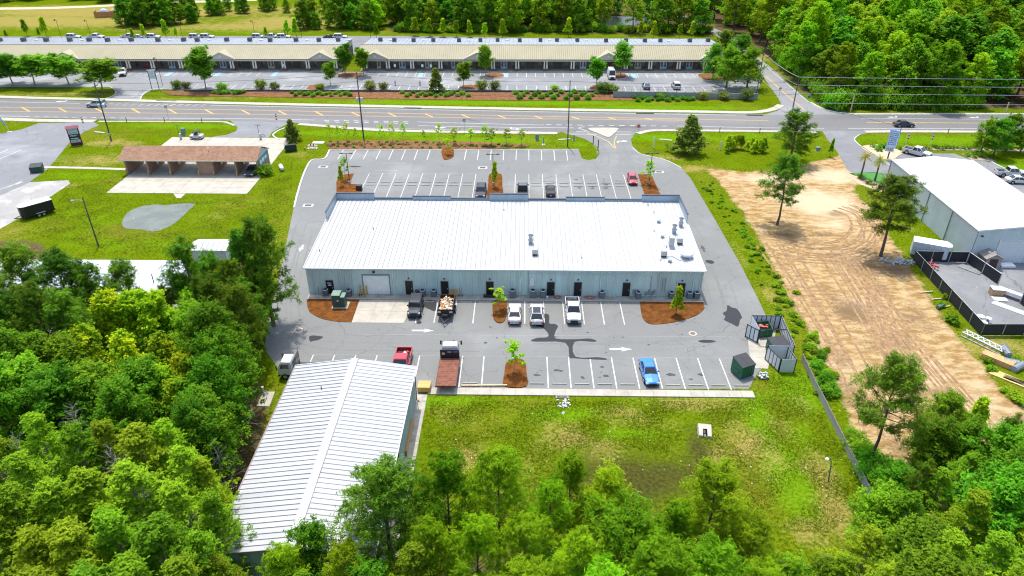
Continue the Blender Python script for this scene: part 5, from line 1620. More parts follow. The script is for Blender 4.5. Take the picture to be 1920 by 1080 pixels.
for k in range(9): jk.obox((p[0] + rnd.uniform(-.5, .5), p[1] + 1.6 + rnd.uniform(-.4, .5), .83 + rnd.uniform(0, .25)), (rnd.uniform(.2, .5), rnd.uniform(.2, .5), rnd.uniform(.12, .3)), (rnd.uniform(-.3, .3), rnd.uniform(-.3, .3), rnd.uniform(0, 3)))
tag(jk.build('cargo_pile', PAINT['red']), 'red boxes and gear piled in the bed of the red pickup', 'cargo')
for i, (px_, k, c) in enumerate(((135, 'suv', 'white'), (177, 'pickup', 'white'), (240, 'pickup', 'white'), (258, 'sedan', 'white'), (285, 'suv', 'white'), (365, 'suv', 'white'), (386, 'suv', 'white'), (483, 'suv', 'white'), (507, 'pickup', 'white'), (530, 'suv', 'white'), (617, 'sedan', 'charcoal'), (637, 'suv', 'white'))):
    p = at(px_, 69.0, 0.9)
    make_car(k, c, '%s vehicle parked behind the left plaza roof, %s from the left' % ({'white': 'white', 'charcoal': 'dark'}[c], ORD[i]), (p.x, p.y + 1.0, 0.022), PI / 2 + rnd.uniform(-.1, .1), 'vehicles parked behind the left plaza')


# --- trucks and trailers
def dual_wheels(t, pts, r_):
    ws = None
    for x, y in pts:
        w = build_wheel(t, x, y, r_, ws)
        ws = ws or w


rust = M('rust_bed', (0.2, 0.075, 0.045), 0.85, var=0.3, scale=2.2, grime=0.4)


def truck_cab(t, pm, y0=-3.9, y1=-2.2, W=1.02, zb=0.75, zt=2.5):
    """square cab-over cab: shell, panes, lights, mirrors; nose at y0"""
    zw, zs = zb + 0.82, zt - 0.25
    v = [(-W, y0, zb), (W, y0, zb), (W, y1, zb), (-W, y1, zb), (-W, y0 + .02, zw), (W, y0 + .02, zw), (W, y1, zw), (-W, y1, zw),
         (-W * .93, y0 + .32, zs), (W * .93, y0 + .32, zs), (W * .95, y1, zs), (-W * .95, y1, zs), (-W * .82, y0 + .5, zt), (W * .82, y0 + .5, zt), (W * .86, y1 - .1, zt), (-W * .86, y1 - .1, zt)]
    f = [(0, 1, 5, 4), (1, 2, 6, 5), (2, 3, 7, 6), (3, 0, 4, 7), (4, 5, 9, 8), (5, 6, 10, 9), (6, 7, 11, 10), (7, 4, 8, 11), (8, 9, 13, 12), (9, 10, 14, 13), (10, 11, 15, 14), (11, 8, 12, 15), (12, 13, 14, 15), (3, 2, 1, 0)]
    MB().add(v, f).build('cab', pm, t)
    MB().add([(-W * .88, y0 + .035, zw + .06), (W * .88, y0 + .035, zw + .06), (W * .84, y0 + .29, zs - .05), (-W * .84, y0 + .29, zs - .05)], [(0, 1, 2, 3)]).build('windshield', glass_dark, t)
    for sx in (-1, 1):
        MB().add([(sx * (W * .995 + .006), y0 + .3, zw + .05), (sx * (W * .995 + .006), y1 - .3, zw + .05), (sx * (W * .96 + .006), y1 - .3, zs - .05), (sx * (W * .95 + .006), y0 + .5, zs - .05)], [(0, 1, 2, 3)]).build('side_window', glass_dark, t)
        MB().bev(sx * W * .7 - .2, sx * W * .7 + .2, y0 - .03, y0 + .1, zb + .12, zb + .32, .02).build('headlight', headlight_m, t)
        MB().tube([(sx * W, y0 + .15, zs - .1), (sx * (W + .28), y0 + .02, zs - .05)], .02, 5).bev(sx * (W + .28) - .1, sx * (W + .28) + .1, y0 - .03, y0 + .05, zs - .6, zs, .03).build('mirror', plastic_b, t)
    MB().box(-W * .98, W * .98, y0 - .06, y0 + .15, zb - .32, zb - .02).build('front_bumper', plastic_b, t)
    MB().box(-W * .6, W * .6, y0 - .015, y0 + .02, zb + .38, zb + .6).build('grille', plastic_b, t)


p = a2(538, 708)
t = thing('flatbed_truck', 'white cab-over truck with low dark flatbed at the warehouse corner', 'truck', (p[0] + 3.1, p[1] + .6, 0.02), -PI / 2)
truck_cab(t, PAINT['white'])
MB().box(-.45, .45, -3.6, 4.2, .55, .75).build('chassis', black_metal, t)
MB().bev(-1.15, 1.15, -1.7, 4.4, .95, 1.1, .02).build('flatbed_deck', dark_metal, t)
hb = MB()
hb.box(-1.15, 1.15, -1.85, -1.75, .9, 1.2)
for k in range(7): hb.box(-1.15 + k * .37, -1.15 + k * .37 + .07, -1.85, -1.78, 1.2, 2.75)
hb.box(-1.15, 1.15, -1.85, -1.77, 2.75, 2.85)
hb.build('headboard', black_metal, t)
dual_wheels(t, [(.95, -3.1), (-.95, -3.1), (.95, 2.2), (-.95, 2.2)], .42)

p = a2(841, 706)
t = thing('stake_truck', 'white flatbed truck with rusty brown deck parked in the near row', 'truck', (p[0], 0, 0.02), PI)
yc = (at(838, 722, 1.1).y + 3.0)
t.location = (p[0], yc, 0.02)
truck_cab(t, PAINT['white'], -4.5, -2.85)
MB().box(-.45, .45, -4.2, 2.6, .55, .8).build('chassis', black_metal, t)
rb_ = MB()
for k in range(16): rb_.bev(-1.2, 1.2, -2.3 + k * .34, -2.3 + k * .34 + .325, 1.0, 1.12, .012)
rb_.build('deck_planks', rust, t)
MB().box(-1.24, -1.202, -2.3, 3.16, .92, 1.14).box(1.202, 1.24, -2.3, 3.16, .92, 1.14).box(-1.24, 1.24, 3.165, 3.22, .9, 1.13).build('deck_rail', rust, t)
h_ = MB().box(-1.18, 1.18, -2.42, -2.32, 1.0, 2.35).build('headboard', black_metal, t)
MB().box(-.25, .25, -2.315, -2.305, 1.95, 2.15).build('headboard_lettering', M('lettering_grey', (0.3, 0.31, 0.33), .6), h_)
MB().box(.6, .95, -2.315, -2.3, 1.65, 1.95).build('warning_label', M('label_cream', (0.6, 0.5, 0.35), .6), h_)
MB().box(-1.0, -.5, -2.315, -2.3, 1.95, 2.2).build('blue_label', M('label_blue', (0.12, 0.12, 0.3), .6), h_)
dual_wheels(t, [(.95, -3.7), (-.95, -3.7), (.95, 1.7), (-.95, 1.7)], .42)

p = a2(836, 592)
t = thing('dump_trailer', 'black dump trailer heaped with debris and packaging by the wall', 'trailer', (p[0] + .05, p[1] + .7, 0.02), 0)
MB().box(-1.05, -.98, -1.9, 2.2, .7, 1.75).box(.98, 1.05, -1.9, 2.2, .7, 1.75).box(-.98, .98, 2.13, 2.2, .7, 1.75).box(-.98, .98, -1.9, -1.83, .7, 1.75).box(-.98, .98, -1.83, 2.13, .7, .8).build('trailer_box', M('trailer_rusty_black', (0.05, 0.035, 0.03), .7, var=.4, grime=.4), t)
rl_ = MB()
for k in range(6): rl_.box(-1.09, -1.052, -1.85 + k * .78, -1.75 + k * .78, .7, 1.75).box(1.052, 1.09, -1.85 + k * .78, -1.75 + k * .78, .7, 1.75)
rl_.build('stake_ribs', black_metal, t)
MB().bar((-.8, -1.9, .6), (0, -3.3, .55), .12).bar((.8, -1.9, .6), (0, -3.3, .55), .12).box(-.08, .08, -3.6, -3.2, .48, .62).build('drawbar', black_metal, t)
MB().box(-.35, .35, -2.4, -1.95, .65, 1.15).build('pump_box', black_metal, t)
for sx in (-1, 1): MB().box(sx * .8 - .22, sx * .8 + .22, -1.93, -1.905, 1.25, 1.5).build('warning_label', plate_m, t)
dual_wheels(t, [(1.15, .1), (-1.15, .1), (1.15, .9), (-1.15, .9)], .36)
dbm = [M('debris_tan', (0.5, 0.35, 0.16), .8), M('debris_white', (0.7, 0.69, 0.66), .6), M('debris_orange', (0.52, 0.24, 0.06), .8)]
for mi, (nm, mm) in enumerate((('debris_boards', dbm[0]), ('debris_foam', dbm[1]), ('debris_cardboard', dbm[2]))):
    db = MB()
    for k in range(34):
        y = rnd.uniform(-1.7, 1.6)
        x = rnd.uniform(-.8, .8)
        db.obox((x, y, 1.15 + .55 * (1 - abs(x)) * rnd.random() + .05), (rnd.uniform(.15, .75), rnd.uniform(.08, .35), rnd.uniform(.03, .22)), (rnd.uniform(-.5, .5), rnd.uniform(-.5, .5), rnd.uniform(0, 3)))
    o = db.build(nm, mm, t)


def box_trailer(label, loc, rz, L_, W_, H_, side, top):
    t = thing('enclosed_trailer', label, 'trailer', loc, rz)
    h = W_ / 2
    MB().add([(-h, -L_ / 2, .45), (h, -L_ / 2, .45), (h, L_ / 2, .45), (-h, L_ / 2, .45), (-h, -L_ / 2, H_), (h, -L_ / 2, H_), (h, L_ / 2, H_), (-h, L_ / 2, H_), (-h * .5, -L_ / 2 - .6, .45), (h * .5, -L_ / 2 - .6, .45), (-h * .5, -L_ / 2 - .6, H_ - .1), (h * .5, -L_ / 2 - .6, H_ - .1)],
             [(0, 3, 2, 1), (1, 2, 6, 5), (2, 3, 7, 6), (3, 0, 4, 7), (0, 8, 10, 4), (9, 1, 5, 11), (8, 9, 11, 10), (0, 1, 9, 8)]).build('trailer_body', side, t)
    MB().add([(-h - .02, L_ / 2 + .02, H_), (h + .02, L_ / 2 + .02, H_), (h + .02, -L_ / 2, H_), (h * .5, -L_ / 2 - .62, H_ - .1), (-h * .5, -L_ / 2 - .62, H_ - .1), (-h - .02, -L_ / 2, H_), (-h * .8, L_ / 2 - .15, H_ + .07), (h * .8, L_ / 2 - .15, H_ + .07), (h * .8, -L_ / 2, H_ + .07), (-h * .8, -L_ / 2, H_ + .07)],
             [(0, 1, 7, 6), (1, 2, 8, 7), (5, 0, 6, 9), (6, 7, 8, 9), (2, 3, 4, 5, 9, 8)]).build('trailer_roof', top, t)
    MB().bar((-h * .6, -L_ / 2 - .5, .5), (0, -L_ / 2 - 1.7, .5), .1).bar((h * .6, -L_ / 2 - .5, .5), (0, -L_ / 2 - 1.7, .5), .1).build('drawbar', black_metal, t)
    MB().bev(h, h + .25, -.75, .75, .75, .85, .03).bev(-h - .25, -h, -.75, .75, .75, .85, .03).build('fender', steel, t)
    MB().box(-h * .92, h * .92, L_ / 2 + .002, L_ / 2 + .03, .5, H_ - .12).build('rear_door', side, t)
    dual_wheels(t, [(h + .1, -.38), (-h - .1, -.38), (h + .1, .38), (-h - .1, .38)], .34)
    return t


p = at(77, 403)
box_trailer('black enclosed cargo trailer with white roof on the lawn at left', (p.x - .3, p.y + .2, 0), R(-42), 4.6, 2.2, 2.5, M('trailer_black', (0.012, 0.012, 0.014), .4), M('trailer_roof_grey', (0.5, 0.53, 0.58), .5, grime=.1))
p = at(1748, 490)
box_trailer('white enclosed trailer beside the pale building behind the screened fence', (p.x - .2, p.y + 1.6, 0), R(66), 4.8, 2.2, 2.7, M('trailer_side_white', (0.5, 0.54, 0.56), .5), M('trailer_roof_white', (0.75, 0.76, 0.76), .5))
# utility cart behind the car wash roof
p = at(367, 263)
t = thing('utility_cart', 'white utility cart with dark canopy behind the car wash roof', 'cart', (p.x, p.y + 1, .055), PI / 2)
MB().bev(-.75, .75, -1.4, 1.4, .35, .95, .08).build('body', PAINT['white'], t)
MB().bev(-.75, .75, -.6, .5, 1.75, 1.85, .03).build('canopy', plastic_b, t)
MB().bar((-.7, -.55, .95), (-.7, -.5, 1.76), .06).bar((.7, -.55, .95), (.7, -.5, 1.76), .06).bar((-.7, .45, .95), (-.7, .45, 1.76), .06).bar((.7, .45, .95), (.7, .45, 1.76), .06).build('frame', black_metal, t)
MB().bev(-.6, .6, -.1, .4, .96, 1.4, .06).build('seat', plastic_b, t)
dual_wheels(t, [(.7, -1.0), (-.7, -1.0), (.7, .95), (-.7, .95)], .3)

# ------------------------------------------------------------------ site furniture and loose things
green_metal = M('metal_green', (0.02, 0.12, 0.06), 0.5, var=0.15, grime=0.25)
green_pale = M('transformer_green', (0.16, 0.26, 0.2), 0.5, var=0.06, grime=0.1)
green_deep = M('transformer_side', (0.05, 0.1, 0.075), 0.5, var=0.08, grime=0.1)
pole_wood = M('pole_wood', (0.1, 0.085, 0.07), 0.9, var=0.25, scale=2, grime=0.2)
wire_m = M('wire_black', (0.03, 0.03, 0.032), 0.6)
white_pl = M('plastic_white', (0.7, 0.7, 0.68), 0.5, var=0.05)
orange_m = M('orange_safety', (0.7, 0.2, 0.03), 0.5)
red_m = M('red_enamel', (0.55, 0.03, 0.025), 0.45)

# wheel stops
ws = None
stops = [(x, 68.45, 'near') for x in (-9.0, -6.2)] + [(4.66 + 2.745 * k, 68.5, 'near') for k in range(-1, 9) if k not in (4,)]
stops += [(x, 86.95, 'wall') for x in (-13.4, -8.0, -5.3, 10.0, 12.7)]
stops += [(-29.8 + 2.708 * k, y, 'rear') for k in range(8) for y in (131.35, 129.9)] + [(-.1 + 2.733 * k, y, 'rear') for k in range(8) for y in (131.35, 129.9)]
lab_ws = {'near': 'concrete wheel stop in the near parking row beside the lawn', 'wall': 'concrete wheel stop in the parking row along the building wall', 'rear': 'concrete wheel stop in the double row behind the building'}
for x, y, g_ in stops:
    if ws is None:
        ws = MB().add([(-.9, -.09, 0), (.9, -.09, 0), (.9, .09, 0), (-.9, .09, 0), (-.86, -.05, .13), (.86, -.05, .13), (.86, .05, .13), (-.86, .05, .13)], [(0, 1, 5, 4), (1, 2, 6, 5), (2, 3, 7, 6), (3, 0, 4, 7), (4, 5, 6, 7)]).build('wheel_stop', conc_pale, None, (x, y, .021))
        o = ws
    else: o = inst(ws, 'wheel_stop', None, (x, y, .021))
    tag(o, lab_ws[g_], 'wheel stop', 'wheel stops ' + {'near': 'in the near row', 'wall': 'along the wall', 'rear': 'behind the building'}[g_])

# air conditioning condensers along the wall
ac0 = None
ac_m = M('condenser_grey', (0.075, 0.08, 0.085), 0.5, var=0.15)
for i, (px_, py_) in enumerate(((613, 552), (655, 556), (793, 556), (814, 556), (961, 557), (999, 558), (1018, 558), (1128, 558), (1196, 560), (1258, 560), (1291, 558), (1305, 560))):
    x, y = a2(px_, py_)
    y = min(max(y, 88.25), 88.5)
    lab = 'grey round-topped air conditioning condenser at the rear wall, %s from the left' % ORD[i]
    if ac0 is None:
        ac0 = thing('air_conditioner', lab, 'air conditioner', (x, y, .125), 0, 'condensers along the rear wall')
        b = MB().bev(-.38, .38, -.38, .38, .04, .95, .05).build('casing', ac_m, ac0)
        lv_ = MB()
        for k in range(9): lv_.box(-.385, .385, -.39, -.383, .14 + k * .085, .14 + k * .085 + .04)
        lv_.build('louvre_slats', pipe_grey, b)
        MB().lathe([(.36, .951), (.36, 1.0), (.31, 1.02)], 16).build('top_ring', pipe_white, ac0)
        MB().lathe([(.3, 1.022), (.28, 1.05), (.06, 1.06)], 14).build('fan_grille', black_metal, ac0)
        MB().box(-.45, .45, -.45, .45, -.01, .04).build('pad', conc, ac0)
        o = ac0
    else:
        o = copy_tree(ac0)
        place(o, (x, y, .125), 0, lab)
    if i in (4, 5, 6): o.scale = (1.1, 1.1, 1.15)

# transformer
p = a2(640, 577)
t = thing('transformer', 'green pad mounted transformer standing in the left straw bed', 'transformer', (p[0] - .25, p[1] + .5, .08))
MB().box(-1.05, 1.25, -.95, .85, -.05, .1).build('pad', conc, t)
MB().bev(-.9, .25, -.7, .7, .1, 2.0, .05).bev(.27, .85, -.65, .65, .1, 1.7, .05).build('cabinet', green_deep, t)
MB().bev(-.94, .27, -.74, .74, 2.0, 2.08, .03).bev(.29, .9, -.69, .69, 1.7, 1.77, .03).build('lid', green_pale, t)
MB().box(-.2, .05, -.715, -.702, 1.1, 1.3).build('warning_label', white_pl, t)
# loose things by the wall
def pallet(label, loc, rz, tilt=0, mat=None, name='pallet', cat='pallet'):
    t = thing(name, label, cat, loc, rz)
    if tilt: t.rotation_euler = (tilt, 0, rz)
    src = None
    for k in range(7):
        if src is None: src = MB().box(-.6, .6, 0, .1, .1, .125).build('board', mat or wood, t, (0, -.5 + k * .15, 0))
        else: inst(src, 'board', t, (0, -.5 + k * .15, 0))
    s2 = None
    for x in (-.55, 0, .5):
        if s2 is None: s2 = MB().box(0, .06, -.5, .5, 0, .1).build('runner', mat or wood, t, (x, 0, 0))
        else: inst(s2, 'runner', t, (x, 0, 0))
    return t


x, y = a2(683.5, 553)
lad = thing('wooden_crate', 'yellow timber frame crate standing left of the garage door', 'crate', (x, 88.55, .125))
lm = M('timber_yellow', (0.55, 0.34, 0.08), .7)
for sx in (-.45, .45):
    for sy in (-.25, .25): MB().box(sx - .05, sx + .05, sy - .05, sy + .05, 0, 1.5).build('post', lm, lad)
for z in (.05, .5, .95, 1.4):
    MB().box(-.5, .5, -.33, -.302, z, z + .1).build('slat', lm, lad)
x, y = a2(677, 553)
c_ = thing('traffic_cone', 'small red orange cone beside the timber crate at the wall', 'cone', (x, 88.5, .125))
MB().lathe([(.18, 0.03), (.05, .7), (.02, .72)], 10).build('cone_body', M('cone_red', (.4, .05, .03), .6), c_)
MB().box(-.22, .22, -.22, .22, 0, .035).build('cone_base', plastic_b, c_)
x, y = a2(851, 554)
pallet('brown wooden pallet leaning on the wall right of the third door', (x, 88.62, .7), 0, R(80), wood)
x, y = a2(864, 555)
h_ = thing('hand_truck', 'red hand truck leaning on the wall near the wooden pallet', 'hand truck', (x, 88.5, .13))
MB().tube([(-.18, -.1, 0), (-.18, .25, 1.2), (0, .28, 1.3), (.18, .25, 1.2), (.18, -.1, 0)], .025, 5).bar((-.18, 0, .4), (.18, 0, .4), .03).bar((-.18, .12, .8), (.18, .12, .8), .03).build('frame', red_m, h_)
MB().box(-.22, .22, -.35, -.08, 0, .03).build('toe_plate', steel, h_)
MB().tube([(-.3, .0, .15), (-.22, .0, .15)], .13, 10).tube([(.22, .0, .15), (.3, .0, .15)], .13, 10).build('wheels', tyre_m, h_)
x, y = a2(783, 553)
tag(MB().lathe([(.22, 0), (.26, .9), (.28, .92), (.2, 1.0)], 10).build('trash_can', M('can_green', (.04, .08, .06), .6), None, (x, 88.5, .125)), 'dark round trash can beside the second door of the rear wall', 'trash can')
x, y = a2(919, 557)
tag(MB().bev(-.95, .95, -.22, .22, 0, .35, .04).build('storage_box', plastic_b, None, (x, 88.35, .125)), 'low black storage box before the fourth door of the rear wall', 'box')
for i, (px_, col, lab) in enumerate(((1045, (.3, .12, .05), 'coil of brown hose on the sidewalk by the fifth door'), (1105, (.4, .1, .05), 'tangle of red hose on the sidewalk right of the white pickup'))):
    x, y = a2(px_, 556)
    hs = MB()
    for k in range(5):
        hs.tube([(math.cos(a * .5) * (.28 + .09 * k) * (1 + .4 * i) + rnd.uniform(-.05, .05), math.sin(a * .5) * (.2 + .05 * k), .03 + .03 * k * .5) for a in range(13)], .025, 4, False)
    tag(hs.build('hose_coil', M('hose_%d' % i, col, .5), None, (x, 88.4, .125)), lab, 'hose')
x, y = a2(1026, 559)
tag(MB().lathe([(.13, 0), (.16, .36), (.15, .37)], 10).build('bucket', white_pl, None, (x, 88.1, .125)), 'white bucket on the sidewalk right of the paired condensers', 'bucket')

# lumber near the warehouse corner, boards beside the near row
x, y = a2(796, 732)
t = thing('lumber_stack', 'short stack of fresh yellow lumber at the warehouse corner', 'lumber', (x, 67.2, .13))
for r_ in range(5):
    for k in range(8): MB().box(-.75, .75, -.65 + k * .165, -.65 + k * .165 + .14, r_ * .15, r_ * .15 + .13).build('board', M('lumber_fresh', (.62, .38, .12), .7, var=.15), t)
tag(MB().box(-.45, .0, -.1, .1, 0, .1).bar((-2.6, -.05, .1), (2.9, .1, .1), .18, .16).box(1.2, 1.4, -.1, .1, 0, .1).build('long_beam', wood_pale, None, (-4.6, 67.95, .03)), 'long pale timber beam lying in the near row beside the rusty truck', 'beam')
t = thing('lumber_stack', 'lumber leaning low along the right wall of the warehouse', 'lumber', (-12.15, 58.5, .1))
for k in range(9): MB().box(-.12 + (k % 3) * .08, -.06 + (k % 3) * .08, -2.6, 2.6, (k // 3) * .28, (k // 3) * .28 + .25).build('board', wood, t)

# dumpsters
def dumpster(label, loc, rz, W_=1.9, D_=1.6, H_=1.5, lid=True, mat=None, open_=False):
    t = thing('dumpster', label, 'dumpster', loc, rz)
    m_ = mat or green_metal
    hw_, hd = W_ / 2, D_ / 2
    zf, zb = H_ * .8, H_
    v = [(-hw_, -hd, .15), (hw_, -hd, .15), (hw_, hd, .15), (-hw_, hd, .15), (-hw_, -hd, zf), (hw_, -hd, zf), (hw_, hd, zb), (-hw_, hd, zb)]
    i_ = .06
    v += [(-hw_ + i_, -hd + i_, zf), (hw_ - i_, -hd + i_, zf), (hw_ - i_, hd - i_, zb), (-hw_ + i_, hd - i_, zb), (-hw_ + i_, -hd + i_, .4), (hw_ - i_, -hd + i_, .4), (hw_ - i_, hd - i_, .4), (-hw_ + i_, hd - i_, .4)]
    f = [(3, 2, 1, 0), (0, 1, 5, 4), (1, 2, 6, 5), (2, 3, 7, 6), (3, 0, 4, 7), (4, 5, 9, 8), (5, 6, 10, 9), (6, 7, 11, 10), (7, 4, 8, 11), (8, 9, 13, 12), (9, 10, 14, 13), (10, 11, 15, 14), (11, 8, 12, 15), (12, 13, 14, 15)]
    MB().add(v, f).build('bin', m_, t)
    rb_ = MB()
    for x in (-hw_ * .5, 0, hw_ * .5): rb_.box(x - .04, x + .04, -hd - .05, -hd - .002, .2, zf - .05)
    rb_.box(-hw_ - .02, hw_ + .02, -hd - .06, -hd - .002, zf - .04, zf + .03)
    rb_.build('ribs', m_, t)
    for sx in (-1, 1): MB().box(min(sx * hw_, sx * (hw_ + .14)), max(sx * hw_, sx * (hw_ + .14)), -.55, .55, .75, .95).build('fork_pocket', m_, t)
    if lid:
        dz = (zb - zf) / D_
        for k, (a, b) in enumerate(((-hw_ - .03, -.01), (.01, hw_ + .03))):
            if open_ and k == 0: continue
            MB().add([(a, -hd - .05, zf + .02), (b, -hd - .05, zf + .02), (b, hd + .03, zb + .03), (a, hd + .03, zb + .03), (a, -hd - .05, zf + .07), (b, -hd - .05, zf + .07), (b, hd + .03, zb + .08), (a, hd + .03, zb + .08)],
                     [(0, 1, 5, 4), (1, 2, 6, 5), (2, 3, 7, 6), (3, 0, 4, 7), (4, 5, 6, 7), (3, 2, 1, 0)]).build('lid', M('lid_black', (.03, .032, .036), .6, var=.15), t)
    return t


p = a2(1391, 702)
dumpster('green dumpster with dark lids at the corner of the near parking row', (p[0], p[1] + .15, .03), R(25), 2.0, 1.9, 2.2)
dumpster('open green dumpster with rubbish in the far half of the white enclosure', (32.3, 79.6, .06), R(8), 1.9, 1.7, 1.5, False)
dumpster('green dumpster with peaked lids in the near half of the enclosure', (33.0, 75.6, .06), R(14), 2.3, 1.8, 1.7)
p = a2(71, 322)
dumpster('green dumpster with flat lids at the edge of the left lot', (p[0], p[1], .02), R(18), 2.2, 1.7, 1.5, True, M('metal_green_dark', (.02, .07, .045), .5))
p = a2(546, 283)
dumpster('dark green dumpster on the verge right of the car wash', (p[0], p[1], .02), R(200), 2.4, 1.5, 1.5, True, M('metal_green_black', (.012, .03, .026), .5))
jb = MB()
for k in range(10): jb.obox((32.3 + rnd.uniform(-.6, .6), 79.6 + rnd.uniform(-.5, .5), 1.15 + rnd.uniform(0, .2)), (rnd.uniform(.15, .5), rnd.uniform(.15, .4), .15), (rnd.uniform(-.4, .4), rnd.uniform(-.4, .4), rnd.uniform(0, 3)))
tag(jb.build('rubbish_pile', M('rubbish_red', (.5, .12, .09), .7)), 'red and pale rubbish heaped in the open enclosure dumpster', 'rubbish')

# white panelled enclosure with black frames
fence_white = M('fence_white', (.62, .64, .66), .5, var=.04)
enc = thing('dumpster_enclosure', 'white panelled dumpster enclosure with black posts and open gates', 'enclosure', (32.8, 77.4, .03))


def fence_run(parent, a, b, h, nm='fence_panel', panel=True, n=None, front=1):
    """run of upright white panels in a black frame between two 2D points (local)"""
    a, b = Vector(a), Vector(b)
    d = (b - a)
    L_ = d.length
    ang = math.atan2(d.y, d.x)
    n = n or max(2, int(L_ / .62))
    fr_ = MB()
    fr_.box(0, L_, -.03, .03, h - .1, h).box(0, L_, -.03, .03, .05, .14).box(0, .1, -.05, .05, 0, h + .03).box(L_ - .1, L_, -.05, .05, 0, h + .03)
    run = fr_.build('fence_frame', black_metal, parent, (a.x, a.y, 0), (0, 0, ang))
    src = None
    w_ = (L_ - .2) / n
    for k in range(n):
        if src is None: src = MB().box(.05, w_ - .05, -.012, .012, .14, h - .1).build(nm, fence_white, run, (.1, 0, 0))
        else: inst(src, nm, run, (.1 + k * w_, 0, 0))
    st_ = MB()
    for k in range(1, n): st_.box(.1 + k * w_ - .05, .1 + k * w_ + .05, -.03, .03, .14, h - .1)
    st_.build('upright', black_metal, run)
    if panel:
        MB().box(.1, L_ - .1, -.05 * front - .012, -.05 * front + .012, .1, h - .02).build('outer_sheet', fence_white, run)
    return run


EH = 2.2
c1, c2, c3, c4 = (-1.9, 3.4), (2.0, 3.4), (1.55, -3.5), (-1.75, -3.45)
fence_run(enc, c1, c2, EH, front=-1)
fence_run(enc, c2, c3, EH, front=-1)
fence_run(enc, c3, c4, EH, front=-1)
fence_run(enc, (-1.9, 3.4), (-1.75, .1), EH, front=1)
MB().bar((-1.8, .1, EH - .03), (1.75, .1, EH - .03), .12).build('cross_beam', black_metal, enc)
MB().box(-1.86, -1.7, .02, .18, 0, EH).build('gate_post', black_metal, enc)
for a, b in (((-1.8, .1), (-3.0, 1.6)), ((-1.8, -3.4), (-.9, -6.1))):
    fence_run(enc, a, b, 2.0, 'gate_panel', False)
fence_run(enc, (-.9, -6.1), (1.0, -6.15), 2.0, 'fence_panel', True, 2)
fence_run(enc, (1.0, -6.15), (.75, -3.6), 2.0, 'fence_panel', True, 4)
# pallet heaped with junk on the grass beside the enclosure
p = at(1430, 707)
pallet('grey pallet on the grass beside the enclosure carrying odds and ends', (p.x, p.y, .02), .3, 0, wood_old)
jb = MB()
for k in range(16): jb.obox((p.x + rnd.uniform(-.5, .5), p.y + rnd.uniform(-.45, .45), .2 + rnd.uniform(0, .25)), (rnd.uniform(.1, .5), rnd.uniform(.08, .3), rnd.uniform(.05, .2)), (rnd.uniform(-.4, .4), rnd.uniform(-.4, .4), rnd.uniform(0, 3)))
tag(jb.build('junk_pile', M('junk_pale_blue', (.45, .5, .52), .6, var=.4, scale=6)), 'pale blue and white odds and ends heaped on the pallet', 'junk')

# wooden fence beside the lawn
fl = smooth_line(px2([(1502, 676), (1530, 735), (1560, 795), (1592, 860), (1632, 938)]), 6)
fen = thing('wooden_fence', 'weathered grey wooden fence between the lawn and the dirt lot', 'fence', (fl[0][0], fl[0][1], 0))
P_ = [Vector(q) for q in fl]
dist = [0]
for a, b in zip(P_, P_[1:]): dist.append(dist[-1] + (b - a).length)
n_f = int(dist[-1] / .3)
src = None
for k in range(n_f):
    s_ = dist[-1] * (k + .5) / n_f
    i = max(j for j in range(len(dist)) if dist[j] <= s_)
    i = min(i, len(P_) - 2)
    q = P_[i].lerp(P_[i + 1], (s_ - dist[i]) / (dist[i + 1] - dist[i])) - P_[0]
    ang = math.atan2((P_[i + 1] - P_[i]).y, (P_[i + 1] - P_[i]).x)
    rot = (0, rnd.gauss(0, .012), ang)
    if src is None: src = MB().bev(-.14, .14, -.018, .018, 0.0, 1.15, .012).build('picket', M('fence_grey_wood', (.32, .3, .27), .9, var=.3, scale=2, grime=.3), fen, (q.x, q.y, 0), rot)
    else: inst(src, 'picket', fen, (q.x, q.y, rnd.uniform(-.05, .03)), rot)
MB().kerb([(a.x - P_[0].x + .04, a.y - P_[0].y) for a in P_], .07, .3, .4).kerb([(a.x - P_[0].x + .04, a.y - P_[0].y) for a in P_], .07, .85, .95).build('rail', wood_old, fen)

# things on the near lawn
p = at(1321, 812)
t = thing('drain_outlet', 'pale concrete drain outlet with dark pipe mouth on the lawn', 'drain', (p.x, p.y, 0), R(-8))
MB().add([(-.75, -.9, 0), (.75, -.9, 0), (.8, 1.0, 0), (-.8, 1.0, 0), (-.68, -.8, .32), (-.25, -.8, .32), (-.22, .15, .5), (.22, .15, .5), (.25, -.8, .32), (.68, -.8, .32), (.72, .9, .55), (-.72, .9, .55), (-.25, -.85, .02), (.25, -.85, .02)],
         [(2, 3, 11, 10), (3, 0, 4, 11), (1, 2, 10, 9), (0, 12, 5, 4), (13, 1, 9, 8), (4, 5, 6, 11), (8, 9, 10, 7), (6, 7, 10, 11), (12, 6, 5), (13, 8, 7)]).build('concrete_apron', conc_pale, t)
MB().tube([(0, .17, .2), (0, -.35, .14)], [.2, .2], 12).build('pipe_mouth', black_metal, t)
MB().tube([(0, -.3, .14), (0, -.75, .1)], [.12, .06], 8).build('pipe_liner', pipe_grey, t)
p = at(1553, 903)
t = thing('garden_light_pole', 'bent grey pole with white lamp head standing on the lawn', 'lamp', (p.x, p.y, 0))
MB().tube([(0, 0, 0), (-.12, .1, 1.6), (-.2, .2, 2.6), (-.4, .25, 3.0), (-.65, .2, 3.0)], [.07, .06, .05, .045, .04], 6).build('pole', M('pole_slate', (.1, .16, .18), .5), t)
MB().lathe([(.05, 0), (.2, .05), (.16, .16), (.04, .2)], 10).build('lamp_head', white_pl, t, (-.7, .2, 2.85))
p = at(1054, 746)
t = thing('storm_drain', 'dark storm drain opening under the sidewalk edge with rubble below', 'drain', (p.x, 66.15, 0))
